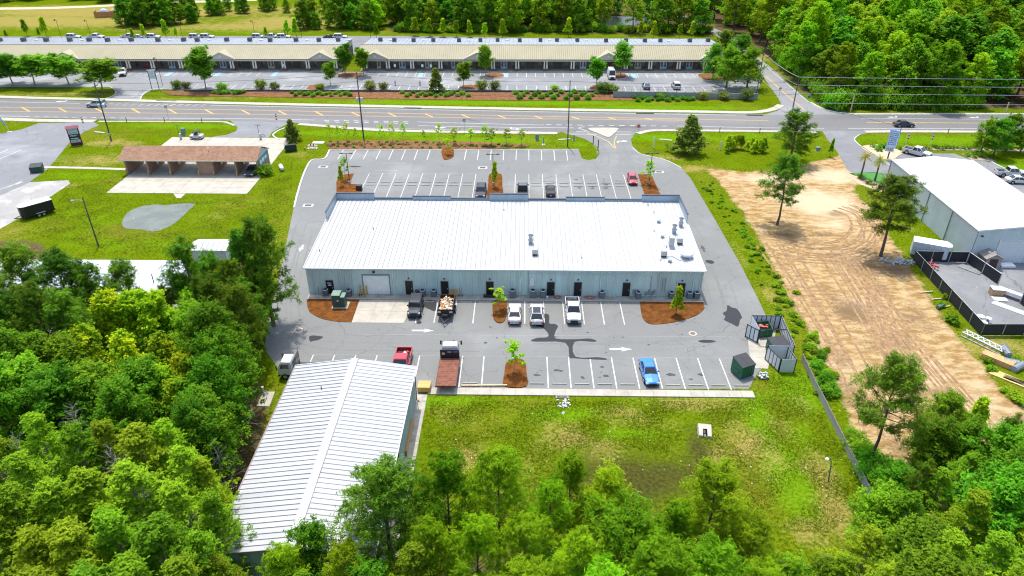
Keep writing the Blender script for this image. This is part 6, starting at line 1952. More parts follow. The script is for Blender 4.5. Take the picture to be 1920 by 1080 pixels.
MB().box(-.75, .75, -.35, .08, 0, .1).build('drain_slab', conc_dirty, t)
MB().box(-.62, .62, -.3, -.02, .1, .11).build('drain_mouth', black_metal, t)
rk = MB()
for k in range(26): rk.obox((p.x + rnd.gauss(.3, .35), p.y - .9 + rnd.gauss(-.2, .55), .03), (rnd.uniform(.1, .4), rnd.uniform(.1, .3), rnd.uniform(.06, .2)), (rnd.uniform(-.4, .4), rnd.uniform(-.4, .4), rnd.uniform(0, 3)))
tag(rk.build('rubble_patch', M('rubble_grey', (.42, .42, .4), .9, var=.3, scale=3)), 'scatter of grey rubble spilling onto the lawn below the drain', 'rubble', kind='stuff')
p = at(499, 742)
t = thing('well_head', 'grey upright well pump on the small concrete pad', 'pump', (p.x - .3, p.y + .2, .08))
MB().cyl(0, 0, 0, .9, .1, 8).cyl(0, 0, .9, 1.1, .16, 8).build('pump_body', steel, t)
MB().tube([(0, 0, .5), (.4, 0, .5), (.45, 0, 0)], .04, 5).build('pipe', steel, t)

# utility poles and wires
def upole(label, q, h, r0=.17, arm=True, extras=()):
    p = at(*q)
    t = thing('utility_pole', label, 'utility pole', (p.x, p.y, 0))
    MB().tube([(0, 0, -.2), (0, 0, h)], [r0, r0 * .62], 9).build('pole', pole_wood, t)
    if arm:
        c = MB().box(-.06, .06, -1.1, 1.1, h - .9, h - .76).build('crossarm', pole_wood, t)
        for y in (-1.0, -.4, .4, 1.0): MB().lathe([(.05, h - .76), (.06, h - .66), (.03, h - .55)], 6, 0, y).build('insulator', steel, c)
    for e in extras:
        if e == 'transformers':
            for sx in (-.5, .5):
                MB().lathe([(.26, 0), (.28, .06), (.28, .8), (.2, .9), (.06, .95)], 10).build('pole_transformer', M('can_grey', (.45, .5, .53), .5), t, (sx, 0, h * .57))
        if e == 'meter': MB().bev(-.2, .2, -.42, -.16, 1.2, 1.9, .04).build('meter_box', steel, t)
        if e == 'light':
            MB().tube([(0, 0, h - .5), (-.8, -.1, h - .35), (-1.5, -.15, h - .4)], .04, 5).build('lamp_arm', steel, t)
            MB().bev(-1.95, -1.4, -.3, 0, h - .55, h - .38, .05).build('lamp_head', steel, t)
        if e == 'marker': MB().box(-.1, .1, -.2, -.17, .0, .6).build('ground_guard', green_metal, t)
    return t, p


upoles = [upole('leaning dark utility pole with transformers near the monument sign', (209, 264), 13.2, .17, True, ('meter', 'transformers')), upole('tall utility pole with paired transformers above the mulch bed', (682, 260), 15.0, .18, True, ('transformers',)),
          upole('tall thin utility pole beside the entrance drive', (1064, 275), 14.6, .15, False), upole('short dark utility pole at the road junction', (1484, 215), 9.5, .16, False, ('meter',)),
          upole('utility pole by the retaining wall at the side road corner', (1417, 184), 13.0, .14, False), upole('dark pole with floodlight on the lawn left of the pines', (185, 462), 8.7, .13, False, ('light',)),
          upole('short dark pole in front of the long shed among the left trees', (299, 565), 4.6, .1, False)]


def wire(label, pts, sag, r_=.03):
    mb = MB()
    for a, b in zip(pts, pts[1:]):
        a, b = Vector(a), Vector(b)
        q = []
        for k in range(13):
            u = k / 12
            m_ = a.lerp(b, u)
            m_.z -= sag * 4 * u * (1 - u)
            q.append(m_)
        mb.tube(q, r_, 4, False)
    return tag(mb.build('power_line', wire_m if r_ < .04 else steel), label, 'cable')


P1, P2, P3, P4 = [u[1] for u in upoles[:4]]
def top(p, h): return (p.x, p.y, h)
wire('topmost wire strung along the near roadside poles', [(-260, 168, 13), top(P1, 13.0), top(P2, 14.8), top(P3, 14.4), (70, 158, 13.5)], .7)
wire('second wire strung along the near roadside poles', [(-260, 168, 11.5), top(P1, 11.5), top(P2, 13.0), top(P3, 12.6), (70, 158, 12)], .8)
wire('third wire strung along the near roadside poles', [(-260, 168, 10.4), top(P1, 10.4), top(P2, 11.8), top(P3, 11.4), (70, 158, 11)], .8)
P5 = upoles[4][1]
E0 = at(1484, 162, 9.3)
for i, (z0, z1) in enumerate(((9.3, 8.6), (7.4, 6.6), (5.4, 4.7), (3.0, 2.4))):
    wire('%s of the four wires crossing before the right wood' % ['topmost', 'second', 'third', 'lowest'][i], [(P5.x, P5.y, z0 + 2.5), (P4.x, P4.y, z0), (P4.x + 160, P4.y + 4, z1)], .5, .05)
wire('black coiled cable sagging over the right lane of the road', [(P4.x + .3, P4.y, 5.5), at(1700, 238, 5.0)], 1.0, .03)

# lot lights
for q, h, lab in (((656, 346), 6.3, 'slim dark double lamp post at the rear left of the building'), ((925, 348), 6.3, 'slim dark double lamp post among the rear parking rows'), ((1217, 346), 6.3, 'slim dark double lamp post beside the red car')):
    p = at(*q)
    t = thing('lamp_post', lab, 'lamp post', (p.x, p.y, .1))
    MB().cyl(0, 0, 0, .6, .2, 8).build('base', conc, t)
    MB().cyl(0, 0, .6, h, .07, 6).build('pole', black_metal, t)
    MB().box(-.75, .75, -.04, .04, h - .04, h + .03).build('arm', black_metal, t)
    for sx in (-1, 1): MB().bev(sx * .95 - .3, sx * .95 + .3, -.17, .17, h - .05, h + .08, .04).build('lamp_head', black_metal, t)
for i, (px_, py_, h) in enumerate(((116, 73, 6.5), (171, 71, 6.0), (241, 73, 6.0), (343, 74, 6.5), (566, 72, 6.5), (696, 80, 6.0), (305, 160, 7.5), (478, 66, 5))):
    p = at(px_, py_)
    t = thing('lamp_post', 'thin dark lamp post by the plaza, %s from the left' % ORD[[0, 1, 2, 4, 6, 7, 3, 5][i]], 'lamp post', (p.x, p.y, 0), 0, 'lamp posts around the plaza')
    MB().tube([(0, 0, 0), (0, 0, h), (-.3, 0, h + .2), (-.6, 0, h + .1)], .06, 6).build('pole', black_metal, t)
    MB().lathe([(.05, .1), (.2, 0), (.24, -.3), (.1, -.4)], 8).build('lantern', black_metal, t, (-.6, 0, h))

# signs
def text_mesh(txt, size, mat, parent, loc, rot):
    cu = bpy.data.curves.new('lettering', 'FONT')
    cu.body = txt
    cu.size = size
    cu.align_x = 'CENTER'
    cu.align_y = 'CENTER'
    ob = bpy.data.objects.new('lettering', cu)
    COL.objects.link(ob)
    dg = bpy.context.evaluated_depsgraph_get()
    dg.update()
    me = bpy.data.meshes.new_from_object(ob.evaluated_get(dg))
    bpy.data.objects.remove(ob)
    me.materials.clear()
    me.materials.append(mat)
    o = bpy.data.objects.new('lettering', me)
    COL.objects.link(o)
    o.parent = parent
    o.location = loc
    o.rotation_euler = rot
    return o


p = at(1196, 255)
t = thing('stop_sign', 'red octagonal stop sign at the exit of the drive', 'sign', (p.x, p.y, 0), 0)
MB().box(-.03, .03, .02, .06, 0, 2.6).build('post', steel, t)
oc = [(.42 * math.cos(R(22.5 + 45 * k)), .42 * math.sin(R(22.5 + 45 * k))) for k in range(8)]
s_ = MB().prism(oc, 0, .02).build('sign_plate', red_m, t, (0, .0, 2.35), (PI / 2, 0, 0))
oc2 = [(a * 1.06, b * 1.06) for a, b in oc]
MB().prism(oc2, -.012, -.004).build('sign_border', white_pl, s_)
text_mesh('STOP', .34, white_pl, s_, (0, 0, .024), (0, 0, 0))
MB().box(-.3, .3, -.015, .0, 1.45, 1.8).build('lower_plate', white_pl, t)
p = at(1664, 298)
t = thing('pylon_sign', 'blue and white pylon sign on one dark post before the pale building', 'sign', (p.x, p.y, 0), R(-28))
sb = M('sign_blue', (.03, .16, .5), .4)
MB().cyl(0, 0, 0, 2.2, .14, 8).build('post', M('post_navy', (.02, .05, .13), .5), t)
c_ = MB().bev(-.95, 1.05, -.35, .35, 2.6, 6.2, .05).build('cabinet', sb, t)
MB().box(-.9, 1.0, -.37, -.352, 2.75, 6.05).build('sign_face', M('sign_face_pale', (.62, .7, .78), .4), c_)
ll = MB()
for k in range(7):
    x = -.75
    while x < .7:
        w_ = rnd.uniform(.1, .28)
        ll.box(x, min(x + w_, .85), -.385, -.372, 5.6 - k * .4, 5.6 - k * .4 + .24)
        x += w_ + rnd.uniform(.05, .1)
ll.build('sign_lettering', M('sign_ink', (.12, .2, .42), .5), c_)
b_ = MB().box(-1.0, .75, -.42, -.3, 1.75, 2.7).build('lower_board', M('board_white', (.68, .68, .66), .5), t)
ll = MB()
for k in range(3):
    for j in range(4): ll.box(-.75 + j * .32, -.75 + j * .32 + .24, -.432, -.422, 2.42 - k * .22, 2.42 - k * .22 + .12)
ll.build('board_lettering', M('ink_dark', (.06, .06, .06), .5), b_)
p = at(145, 272)
t = thing('monument_sign', 'maroon framed tenant sign with pink gabled top at the left lot', 'sign', (p.x, p.y, 0), R(22))
t.scale = (.85, .85, .85)
mar = M('sign_maroon', (.12, .015, .03), .5)
MB().box(-1.35, 1.35, -.3, .3, 0, .75).build('base', mar, t)
for x_ in (-1.35, 1.15): MB().box(x_, x_ + .2, -.28, .28, .75, 4.6).build('frame_post', mar, t)
MB().add([(-1.6, -.45, 4.6), (1.6, -.45, 4.6), (1.6, .45, 4.6), (-1.6, .45, 4.6), (-1.5, 0, 5.2), (1.5, 0, 5.2)], [(0, 1, 5, 4), (2, 3, 4, 5), (0, 4, 3), (1, 2, 5), (3, 2, 1, 0)]).build('gable_top', M('sign_pink', (.45, .14, .18), .6), t)
rows = [(.8, 1.5, (.5, .55, .52)), (1.55, 2.2, (.03, .035, .03)), (2.25, 3.0, (.02, .025, .05)), (3.05, 3.75, (.45, .6, .6)), (3.8, 4.5, (.5, .55, .52))]
for k, (z0, z1, c) in enumerate(rows):
    pn = MB().box(-1.14, 1.14, -.2, .2, z0, z1).build('tenant_panel', M('panel_%d' % k, c, .5), t)
    ll = MB()
    ink = (.7, .72, .7) if c[0] < .1 else (.05, .15, .2)
    for j in range(6): ll.box(-.9 + j * .3, -.9 + j * .3 + rnd.uniform(.12, .24), -.212, -.202, z0 + .2, z1 - .2)
    ll.build('panel_lettering', M('ink_%d' % (c[0] < .1), ink, .5), pn)
p = at(18, 247)
t = thing('feather_flag', 'blue feather flag leaning at the left edge by the road', 'flag', (p.x, p.y, 0), R(0))
MB().tube([(0, 0, 0), (-.4, 0, 2.0), (-1.0, .05, 3.6), (-1.7, .1, 4.1)], [.03, .025, .02, .01], 5).build('pole', white_pl, t)
MB().add([(-.3, 0, 1.4), (-.4, 0, 2.0), (-.75, .03, 3.0), (-1.0, .05, 3.6), (-1.7, .1, 4.1), (-1.75, .2, 3.8), (-1.35, .2, 3.1), (-1.1, .15, 2.4), (-.8, .1, 1.5), (-.31, .02, 1.4), (-.41, .02, 2.0), (-.76, .05, 3.0), (-1.01, .07, 3.6), (-1.71, .12, 4.1), (-1.76, .22, 3.8), (-1.36, .22, 3.1), (-1.11, .17, 2.4), (-.81, .12, 1.5)],
         [(0, 1, 7, 8), (1, 2, 6, 7), (2, 3, 5, 6), (3, 4, 5), (17, 16, 10, 9), (16, 15, 11, 10), (15, 14, 12, 11), (14, 13, 12)]).build('banner', M('banner_blue', (.1, .42, .72), .7, var=.3, scale=3), t)
MB().bev(-.6, .6, -.1, .1, 0, .1, .02).build('base', white_pl, t)
for i, q in enumerate(((741, 172), (787, 172), (158, 243), (519, 237), (1697, 274), (1742, 275))):
    p = at(*q)
    t = thing('small_flag', 'small red striped flag on a pole, %s' % ['left of the two before the plaza', 'right of the two before the plaza', 'near the monument sign', 'by the car wash drive', 'left of the two beside the right shrubs', 'right of the two beside the right shrubs'][i], 'flag', (p.x, p.y, 0))
    MB().cyl(0, 0, 0, 3.0, .03, 5).build('pole', white_pl, t)
    for k in range(4): MB().box(.03, .42, -.01, .01, 1.6 + k * .32, 1.6 + k * .32 + .3).build('stripe', red_m if k % 2 == 0 else white_pl, t)
    MB().box(.03, .42, -.012, .012, 2.88, 3.0).build('canton', M('flag_navy', (.03, .05, .2), .6), t)

# utility boxes, hydrants, tanks, markers
p = at(528, 318)
t = thing('propane_tank', 'white propane tank lying on the grass right of the car wash', 'tank', (p.x, p.y, 0), R(25))
MB().tube([(0, -1.25, .55), (0, -1.15, .55), (0, -.95, .55), (0, .95, .55), (0, 1.15, .55), (0, 1.25, .55)], [.12, .32, .42, .42, .32, .12], 14).build('tank_body', white_pl, t, smooth=True)
MB().cyl(0, 0, .96, 1.1, .12, 8).build('valve_cover', white_pl, t)
MB().box(-.3, .3, -.8, -.65, 0, .25).box(-.3, .3, .65, .8, 0, .25).build('feet', conc, t)
for q, sz, lab, m_ in (((345, 252), (.9, .6, 1.5), 'pale green utility cabinet on the verge before the car wash', green_pale), ((1007, 263), (.8, .6, 1.5), 'pale green utility cabinet left of the entrance drive pole', green_pale), ((1076, 263), (.5, .5, 1.4), 'grey utility pedestal right of the entrance drive pole', steel), ((674, 357), (1.1, .8, 1.1), 'black utility box in the rear left straw island', plastic_b),
                     ((1533, 282), (.9, .7, .8), 'green utility box beneath the broad roadside pine', green_pale), ((1516, 183), (.6, .5, .7), 'teal utility box at the side road junction', M('teal_box', (.05, .3, .3), .5))):
    p = at(*q)
    t = thing('utility_cabinet', lab, 'utility box', (p.x, p.y, 0))
    MB().bev(-sz[0] / 2, sz[0] / 2, -sz[1] / 2, sz[1] / 2, .05, sz[2], .05).build('cabinet', m_, t)
    MB().box(-sz[0] / 2 - .1, sz[0] / 2 + .1, -sz[1] / 2 - .1, sz[1] / 2 + .1, -.02, .06).build('pad', conc, t)
p = at(597, 268)
t = thing('meter_vault', 'pale flat utility vault lids on the verge above the lot corner', 'vault', (p.x, p.y, 0))
MB().bev(-1.3, 1.3, -.7, .7, 0, .14, .02).build('vault_lid', M('vault_pale', (.45, .5, .47), .6), t)
MB().bev(-1.9, .2, -2.3, -1.4, 0, .06, .02).build('pad', conc_pale, t)
p = at(586, 278)
t = thing('backflow_preventer', 'red and white pipe backflow assembly on the small pad near the lot corner', 'pipework', (p.x, p.y, .04))
MB().tube([(-.7, 0, 0), (-.7, 0, .7), (.7, 0, .7), (.7, 0, 0)], .13, 8).build('pipe', white_pl, t)
for x in (-.3, .3): MB().cyl(x, 0, .5, 1.1, .16, 8).build('valve', red_m, t)
MB().box(-1.1, 1.1, -.6, .6, -.04, .02).build('pad', conc_pale, t)
p = at(572, 282)
tag(MB().lathe([(.14, 0), (.14, .5), (.2, .52), (.18, .65), (.06, .75)], 8).build('hydrant', orange_m, None, (p.x, p.y, 0)), 'orange fire hydrant on the verge near the lot corner', 'hydrant')
for i, (q, h) in enumerate((((1112, 269), 1.7), ((1121, 283), 2.4), ((1120, 290), .6))):
    p = at(*q)
    tag(MB().cyl(0, 0, 0, h, .1, 7).lathe([(.1, h), (.13, h + .02), (.05, h + .1)], 7).build('bollard', black_metal if i < 2 else white_pl, None, (p.x, p.y, 0)), ['dark bollard on the left edge of the entrance drive', 'tall dark post at the tip of the entrance verge', 'white stub post at the tip of the entrance verge'][i], 'bollard')
for q, h, lab in (((1225, 278), 2.6, 'slanted white post on the verge right of the entrance drive'), ((1350, 281), 2.0, 'white post on the verge left of the young pine thicket')):
    p = at(*q)
    tag(MB().bev(-.12, .12, -.06, .06, 0, h, .03).build('marker_post', white_pl, None, (p.x, p.y, 0)), lab, 'post')
for i, q in enumerate(((1248, 263), (187, 249), (1058, 262))):
    p = at(*q)
    tag(MB().bev(-1.4, 1.4, -.3, .3, 0, .18, .04).build('culvert_headwall', conc_pale, None, (p.x, p.y, 0), (0, 0, R(-15) if i < 2 else R(12))), 'pale culvert headwall in the verge, %s' % ['right of the entrance drive', 'left of the leaning utility pole', 'below the tall thin pole'][i], 'headwall')
p = at(1019, 272)
t = thing('yard_marker', 'teal marker post with white base on the verge above the parking', 'post', (p.x, p.y, 0))
MB().cyl(0, 0, .3, 2.0, .12, 8).build('post', M('teal_post', (.02, .35, .35), .5), t)
MB().lathe([(.4, 0), (.35, .2), (.15, .35)], 8).build('base', white_pl, t)
for i, q in enumerate(((238, 229), (309, 229), (379, 230), (1349, 248), (1424, 249.5), (1687, 250), (1777, 250.5))):
    p = at(*q)
    tag(MB().bev(-.06, .06, -.06, .06, 0, 1.2, .02).build('delineator', black_metal, None, (p.x, p.y, 0)), 'thin black roadside post on the near verge, %s from the left' % ORD[i], 'post', 'thin posts on the near verge')
for i, (q, h, lab) in enumerate((((316, 222), 3.2, 'thin sign post at the road edge before the car wash'), ((871, 248), 3.2, 'thin sign post at the road edge above the mulch bed'), ((1459, 188), 3.4, 'diamond warning sign on a thin post at the side road'), ((1507, 168), 2.6, 'square sign on a thin post on the right verge of the side road'))):
    p = at(*q)
    t = thing('road_sign', lab, 'sign', (p.x, p.y, 0))
    MB().box(-.03, .03, -.03, .03, 0, h).build('post', steel, t)
    MB().obox((0, -.05, h - .3), (.7, .02, .7), (0, R(45) if i == 2 else 0, 0)).build('sign_plate', M('sign_back_grey', (.35, .36, .35), .5), t)
p = at(1564, 178)
t = thing('yard_sign', 'dark framed sign board at the edge of the right wood', 'sign', (p.x, p.y, 0))
MB().box(-1.2, 1.2, -.05, .05, .9, 2.4).build('sign_board', plastic_b, t)
MB().box(-1.15, -1.0, -.06, .06, 0, .9).box(1.0, 1.15, -.06, .06, 0, .9).build('leg', steel, t)
MB().box(-.9, .9, -.065, -.052, 1.1, 1.6).build('sign_face', M('sign_face_grey', (.3, .3, .32), .5), t)
for i, q in enumerate(((1594, 211), (1885, 211))):
    p = at(*q)
    tag(MB().bev(-.1, .1, -.1, .1, 0, 4.5 if i == 0 else 2.6, .03).build('timber_post', wood_pale, None, (p.x, p.y, 0)), ['pale timber post at the edge of the right wood near the junction', 'short pale post at the edge of the right wood near the frame edge'][i], 'post')
p = at(292, 168)
t = thing('parking_sign', 'white board sign on two dark posts at the plaza entrance', 'sign', (p.x, p.y, 0), R(10))
MB().box(-1.0, -.85, -.07, .07, 0, 5.5).box(.85, 1.0, -.07, .07, 0, 5.0).build('post', black_metal, t)
MB().box(-.84, .84, -.06, .06, 3.0, 5.2).build('sign_board', M('board_pale_blue', (.5, .56, .6), .5), t)
MB().box(-1.1, 1.1, -.1, .1, 5.2, 5.4).build('cap', white_pl, t)
for i, px_ in enumerate((739, 791, 807, 527, 642)):
    x, y = a2(px_, 139)
    t = thing('bay_sign', 'small white parking sign before the plaza shops, %s' % ['left of the right building', 'second in the right building', 'third in the right building', 'at the left building', 'between the two buildings'][i], 'sign', (x, 217.0, 0))
    MB().cyl(0, 0, 0, 1.6, .04, 5).build('post', black_metal, t)
    MB().box(-.3, .3, -.03, .0, 1.5, 2.3).build('plate', white_pl, t)

# manholes and catch basins let into the lot
for i, (q, r_) in enumerate((((559.5, 619), .62), ((1299, 625.5), .55))):
    p = at(*q)
    t = thing('manhole', ['round manhole cover with pale collar near the left drive', 'round manhole cover with pale collar right of the straw bed'][i], 'manhole', (p.x, p.y, .02))
    MB().lathe([(r_, 0), (r_, .012), (r_ * .68, .014)], 24).build('collar', conc_pale, t)
    MB().lathe([(r_ * .64, .01), (r_ * .64, .02), (r_ * .2, .021)], 20).build('cover', M('iron_brown', (.16, .12, .1), .8), t)
for i, q in enumerate(((606, 313), (578, 385), (905, 314.5), (1235.5, 322.5))):
    p = at(*q)
    t = thing('catch_basin', ['iron grate in the far left corner of the lot', 'iron grate on the left drive beside the building', 'iron grate in the far parking aisle', 'iron grate on the right drive near the red car'][i], 'drain', (p.x, p.y, .02))
    MB().box(-.95, .95, -.6, .6, 0, .012).build('collar', conc_kerb, t)
    gr = MB().box(-.6, .6, -.35, .35, .012, .016).build('grate_recess', black_metal, t)
    for k in range(7): MB().box(-.58 + k * .18, -.58 + k * .18 + .07, -.34, .34, .016, .03).build('grate_bar', M('iron_dark', (.08, .07, .065), .7), gr)
# dark slots of kerb inlets on the main road
for i, (q, w_) in enumerate((((312, 189.7), 5.5), ((774, 202.8), 4.5), ((1209, 213), 4.5), ((1415, 216.5), 4.0))):
    p = at(*q)
    tag(MB().box(-w_ / 2, w_ / 2, -.25, .25, .03, .13).build('kerb_inlet', plastic_b, None, (p.x, p.y, 0), (0, 0, R(-3))), 'dark kerb inlet on the far side of the road, %s from the left' % ORD[i], 'drain', 'kerb inlets')

# retaining wall and railing before the plaza
a, b = Vector(a2(1150, 183)), Vector(a2(1419, 187))
L_ = (b - a).length
rw = thing('retaining_wall', 'grey green retaining wall with pilasters and thin top rail before the plaza', 'wall', (a.x, a.y, 0), math.atan2((b - a).y, (b - a).x))
wm = M('retaining_grey', (.26, .29, .26), .85, var=.2, scale=.8, grime=.35)
n_w = 16
src = None
for k in range(n_w):
    if src is None: src = MB().box(.12, L_ / n_w - .02, 0, .2, 0, 1.6).build('wall_panel', wm, rw)
    else: inst(src, 'wall_panel', rw, (k * L_ / n_w, 0, 0))
src = None
for k in range(n_w + 1):
    if src is None: src = MB().bev(-.1, .1, -.08, .24, 0, 1.75, .03).build('pilaster', wm, rw)
    else: inst(src, 'pilaster', rw, (k * L_ / n_w, 0, 0))
    MB().cyl(k * L_ / n_w, .1, 1.75, 2.9, .03, 5).build('rail_post', black_metal, rw)
MB().tube([(0, .1, 2.9), (L_, .1, 2.9)], .03, 5).tube([(0, .1, 2.3), (L_, .1, 2.3)], .02, 5).build('top_rail', black_metal, rw)
a, b = Vector(a2(345, 171.6)), Vector(a2(1148, 173.5))
lw = thing('low_wall', 'long low black kerb wall along the near edge of the plaza lot', 'wall', (a.x, a.y, 0), math.atan2((b - a).y, (b - a).x))
n_l = 30
src = None
for k in range(n_l):
    l_ = (b - a).length / n_l
    if src is None: src = MB().box(0.02, l_ - .02, -.12, .12, 0, .55).build('wall_block', dark_metal, lw)
    else: inst(src, 'wall_block', lw, (k * l_, 0, 0))
# board fence in the far meadow with roofs behind
a, b = Vector(a2(178, 34)), Vector(a2(246, 31))
bf = thing('board_fence', 'orange brown board fence in the far meadow at upper left', 'fence', (a.x, a.y, 0), math.atan2((b - a).y, (b - a).x))
l_ = (b - a).length
src = None
for k in range(46):
    if src is None: src = MB().bev(.01, l_ / 46 - .01, 0, .04, 0, 2.3, .02).build('board', M('fence_cedar', (.42, .2, .07), .8, var=.2), bf)
    else: inst(src, 'board', bf, (k * l_ / 46, 0, rnd.uniform(-.08, .08)))
for k in range(16): inst(src, 'board', bf, (0, k * .3, 0), (0, 0, PI / 2))
for i, px_ in enumerate((193, 212)):
    x, y = a2(px_, 31.5)
    t = thing('covered_heap', ['blue grey tarp covered heap behind the board fence', 'pinkish tarp covered heap behind the board fence'][i], 'heap', (x, y + 1.6, 0))
    MB().lathe([(2.2, 0), (2.1, 1.2), (1.4, 2.4), (.3, 3.0)], 8).build('tarp', M('tarp_%d' % i, ((.35, .42, .5), (.5, .28, .25))[i], .7), t)

# --- screened storage yard to the right
screen = M('screen_black', (.018, .019, .022), .7, var=.25)
yard = thing('screened_fence', 'chain link yard fence with black privacy screen and white posts', 'fence', (61.9, 100.4, 0))
def yrun(a, b, h, n):
    a, b = Vector(a) - Vector((61.9, 100.4)), Vector(b) - Vector((61.9, 100.4))
    d = b - a
    l_ = d.length / n
    ang = math.atan2(d.y, d.x)
    sp = pp_ = None
    for k in range(n):
        q = a + d * (k / n)
        MB().box(.04, l_ - .04, -.012, .012, .1, h - .05).build('screen_panel', screen, yard, (q.x, q.y, 0), (0, 0, ang))
        MB().cyl(0, 0, 0, h + .1, .07, 6).build('fence_post', steel, yard, (q.x, q.y, 0))
    MB().tube([(a.x, a.y, h), (b.x, b.y, h)], .05, 5).build('top_rail', steel, yard)
    MB().cyl(b.x, b.y, 0, h + .1, .07, 6).build('fence_post', steel, yard)
yrun((61.9, 100.4), (61.3, 79.7), 1.9, 7)
yrun((61.9, 100.4), (70.1, 100.1), 1.9, 3)
yrun((61.3, 79.7), (75.5, 79.9), 1.9, 5)
yrun((70.15, 100.0), (71.2, 93.2), 1.9, 2)
yrun((71.4, 88.0), (71.6, 82.8), 1.9, 2)
for i in range(3):   # light concrete posts inside
    p = at((1740, 1751, 1762)[i] - 19, (512, 524, 537)[i])
x, y = a2(1858, 505)
t = thing('garden_shed', 'small grey plastic garden shed with brown double doors against the pale building', 'shed', (x, y, .02), R(0))
MB().box(-1.2, 1.2, 0, 2.4, 0, 1.9).build('wall', M('shed_taupe', (.3, .27, .24), .6), t)
rr = MB()
for sx in (-1, 1): rr.add([(0, -.15, 2.6), (sx * 1.4, -.15, 1.82), (sx * 1.4, 2.55, 1.82), (0, 2.55, 2.6), (0, -.15, 2.52), (sx * 1.4, -.15, 1.74), (sx * 1.4, 2.55, 1.74), (0, 2.55, 2.52)], [(0, 1, 2, 3), (7, 6, 5, 4), (0, 4, 5, 1), (1, 5, 6, 2)])
rr.build('roof', M('shed_roof_brown', (.24, .21, .18), .7), t)
MB().add([(-1.2, -.002, 1.9), (1.2, -.002, 1.9), (0, -.002, 2.5)], [(0, 1, 2)]).build('gable', MATS['shed_taupe'], t)
for sx in (-1, 1): MB().box(min(0.02 * sx, .62 * sx), max(.02 * sx, .62 * sx), -.05, -.003, .05, 1.75).build('door', M('shed_door_brown', (.05, .03, .03), .6), t)
for sx in (-.4, .4): MB().bev(sx - .18, sx + .18, .9, 1.25, 2.3, 2.5, .03).build('skylight', white_pl, t)
x, y = a2(1886, 500)
tag(MB().bev(-1.1, 1.1, -.55, .55, 0.1, .5, .12).box(-.9, .9, -.4, .4, 0, .1).build('white_tub', white_pl, None, (x, y, .02)), 'white tub lying on the yard paving right of the shed', 'tub')
yard_m = {'white': white_pl, 'steel': steel, 'red': red_m, 'wood': wood_pale, 'black': plastic_b}
x, y = a2(1742, 502)
t = thing('farm_implement', 'red tractor implement inside the yard corner', 'machine', (x, y, .02), R(-35))
MB().bar((-1.3, 0, .5), (1.3, 0, .5), .18).bar((-.8, -.5, .4), (-.8, .7, .6), .14).bar((.6, -.6, .4), (.6, .7, .6), .14).bar((0, 0, .5), (0, .9, 1.1), .12).build('frame', red_m, t)
for k in range(6): MB().bar((-1.2 + k * .48, -.1, .5), (-1.2 + k * .48, -.45, .05), .07).build('tine', dark_metal, t)
MB().tube([(-.3, .5, .5), (.3, .5, .5)], .25, 10).build('drum', black_metal, t)
def heap(name, label, cat, q, n, size, mat, spread, rz=0, z=.02):
    x, y = a2(*q)
    t = thing(name, label, cat, (x, y, z), rz)
    for k in range(n):
        MB().box(-size[0] / 2, size[0] / 2, -size[1] / 2, size[1] / 2, 0, size[2]).build('length', mat, t, (rnd.uniform(-.1, .1), (k % spread - spread / 2) * (size[1] + .02), (k // spread) * (size[2] + .01)), (0, 0, rnd.gauss(0, .02)))
    return t


heap('panel_stack', 'pale metal panels lying along the inner yard fence', 'panels', (1820, 505), 8, (3.2, .35, .06), steel, 4, R(-52))
heap('lumber_bundle', 'neat bundle of new orange lumber outside the yard corner', 'lumber', (1870, 679), 35, (3.6, .16, .14), M('lumber_orange', (.6, .33, .14), .7, var=.15), 7, R(-47))
heap('lumber_pile', 'loose pile of yellow boards at the right edge below the yard', 'lumber', (1897, 712), 12, (4.6, .2, .06), M('lumber_yellow', (.62, .45, .15), .7, var=.15), 6, R(-44))
heap('board_pile', 'pile of pale grey boards beside the yellow boards', 'lumber', (1914, 718), 8, (3.6, .25, .06), M('boards_pale', (.55, .5, .44), .8), 4, R(-44))
heap('pipe_rack', 'rack of white pipes and lengths at the right edge of the yard', 'pipes', (1908, 562), 14, (5.5, .18, .16), white_pl, 5, R(-50), .5)
x, y = a2(1866, 553)
t = thing('carton', 'brown cardboard carton with white wrap standing in the yard', 'box', (x, y, .02), R(-8))
MB().bev(-.8, .8, -.6, .6, .12, 1.1, .02).build('box_body', M('carton_brown', (.4, .27, .15), .8), t)
MB().bev(-.83, .83, -.63, .63, 1.1, 1.16, .02).build('wrap', white_pl, t)
MB().box(-.8, .8, -.6, .6, 0, .12).build('pallet', wood_old, t)
x, y = a2(1874, 562)
tag(MB().bev(-.95, .95, -.6, .6, 0, .18, .02).build('white_board_stack', M('board_ivory', (.66, .62, .56), .6), None, (x, y, .02), (0, 0, R(-8))), 'flat white board stack on the yard paving below the carton', 'boards')
x, y = a2(1893, 578)
tag(MB().bev(-.6, .6, -2.2, 2.2, 0, .06, .02).build('sheet_stack', M('sheet_pale', (.5, .53, .55), .5), None, (x, y, .02), (0, 0, R(42))), 'long pale sheet lying on the yard paving', 'sheet')
for i, (q, s) in enumerate((((1836, 600), .5), ((1842, 612), .45), ((1851, 604), .4))):
    x, y = a2(*q)
    t = thing('cable_spool', ['white cable spool by the yard corner post', 'small blue edged spool at the yard corner', 'white spool frame inside the yard corner'][i], 'spool', (x, y, .02))
    MB().cyl(0, 0, 0, .06, s, 14).cyl(0, 0, .06, .6, s * .45, 10).build('spool_core', M('spool_blue', (.05, .2, .6), .5) if i == 1 else steel, t)
    MB().cyl(0, 0, .6, .67, s, 14).build('spool_flange', white_pl, t)
p = at(1842, 646)
t = thing('metal_truss', 'white metal lattice truss lying on the ground below the yard', 'truss', (p.x, p.y, .05), R(-58))
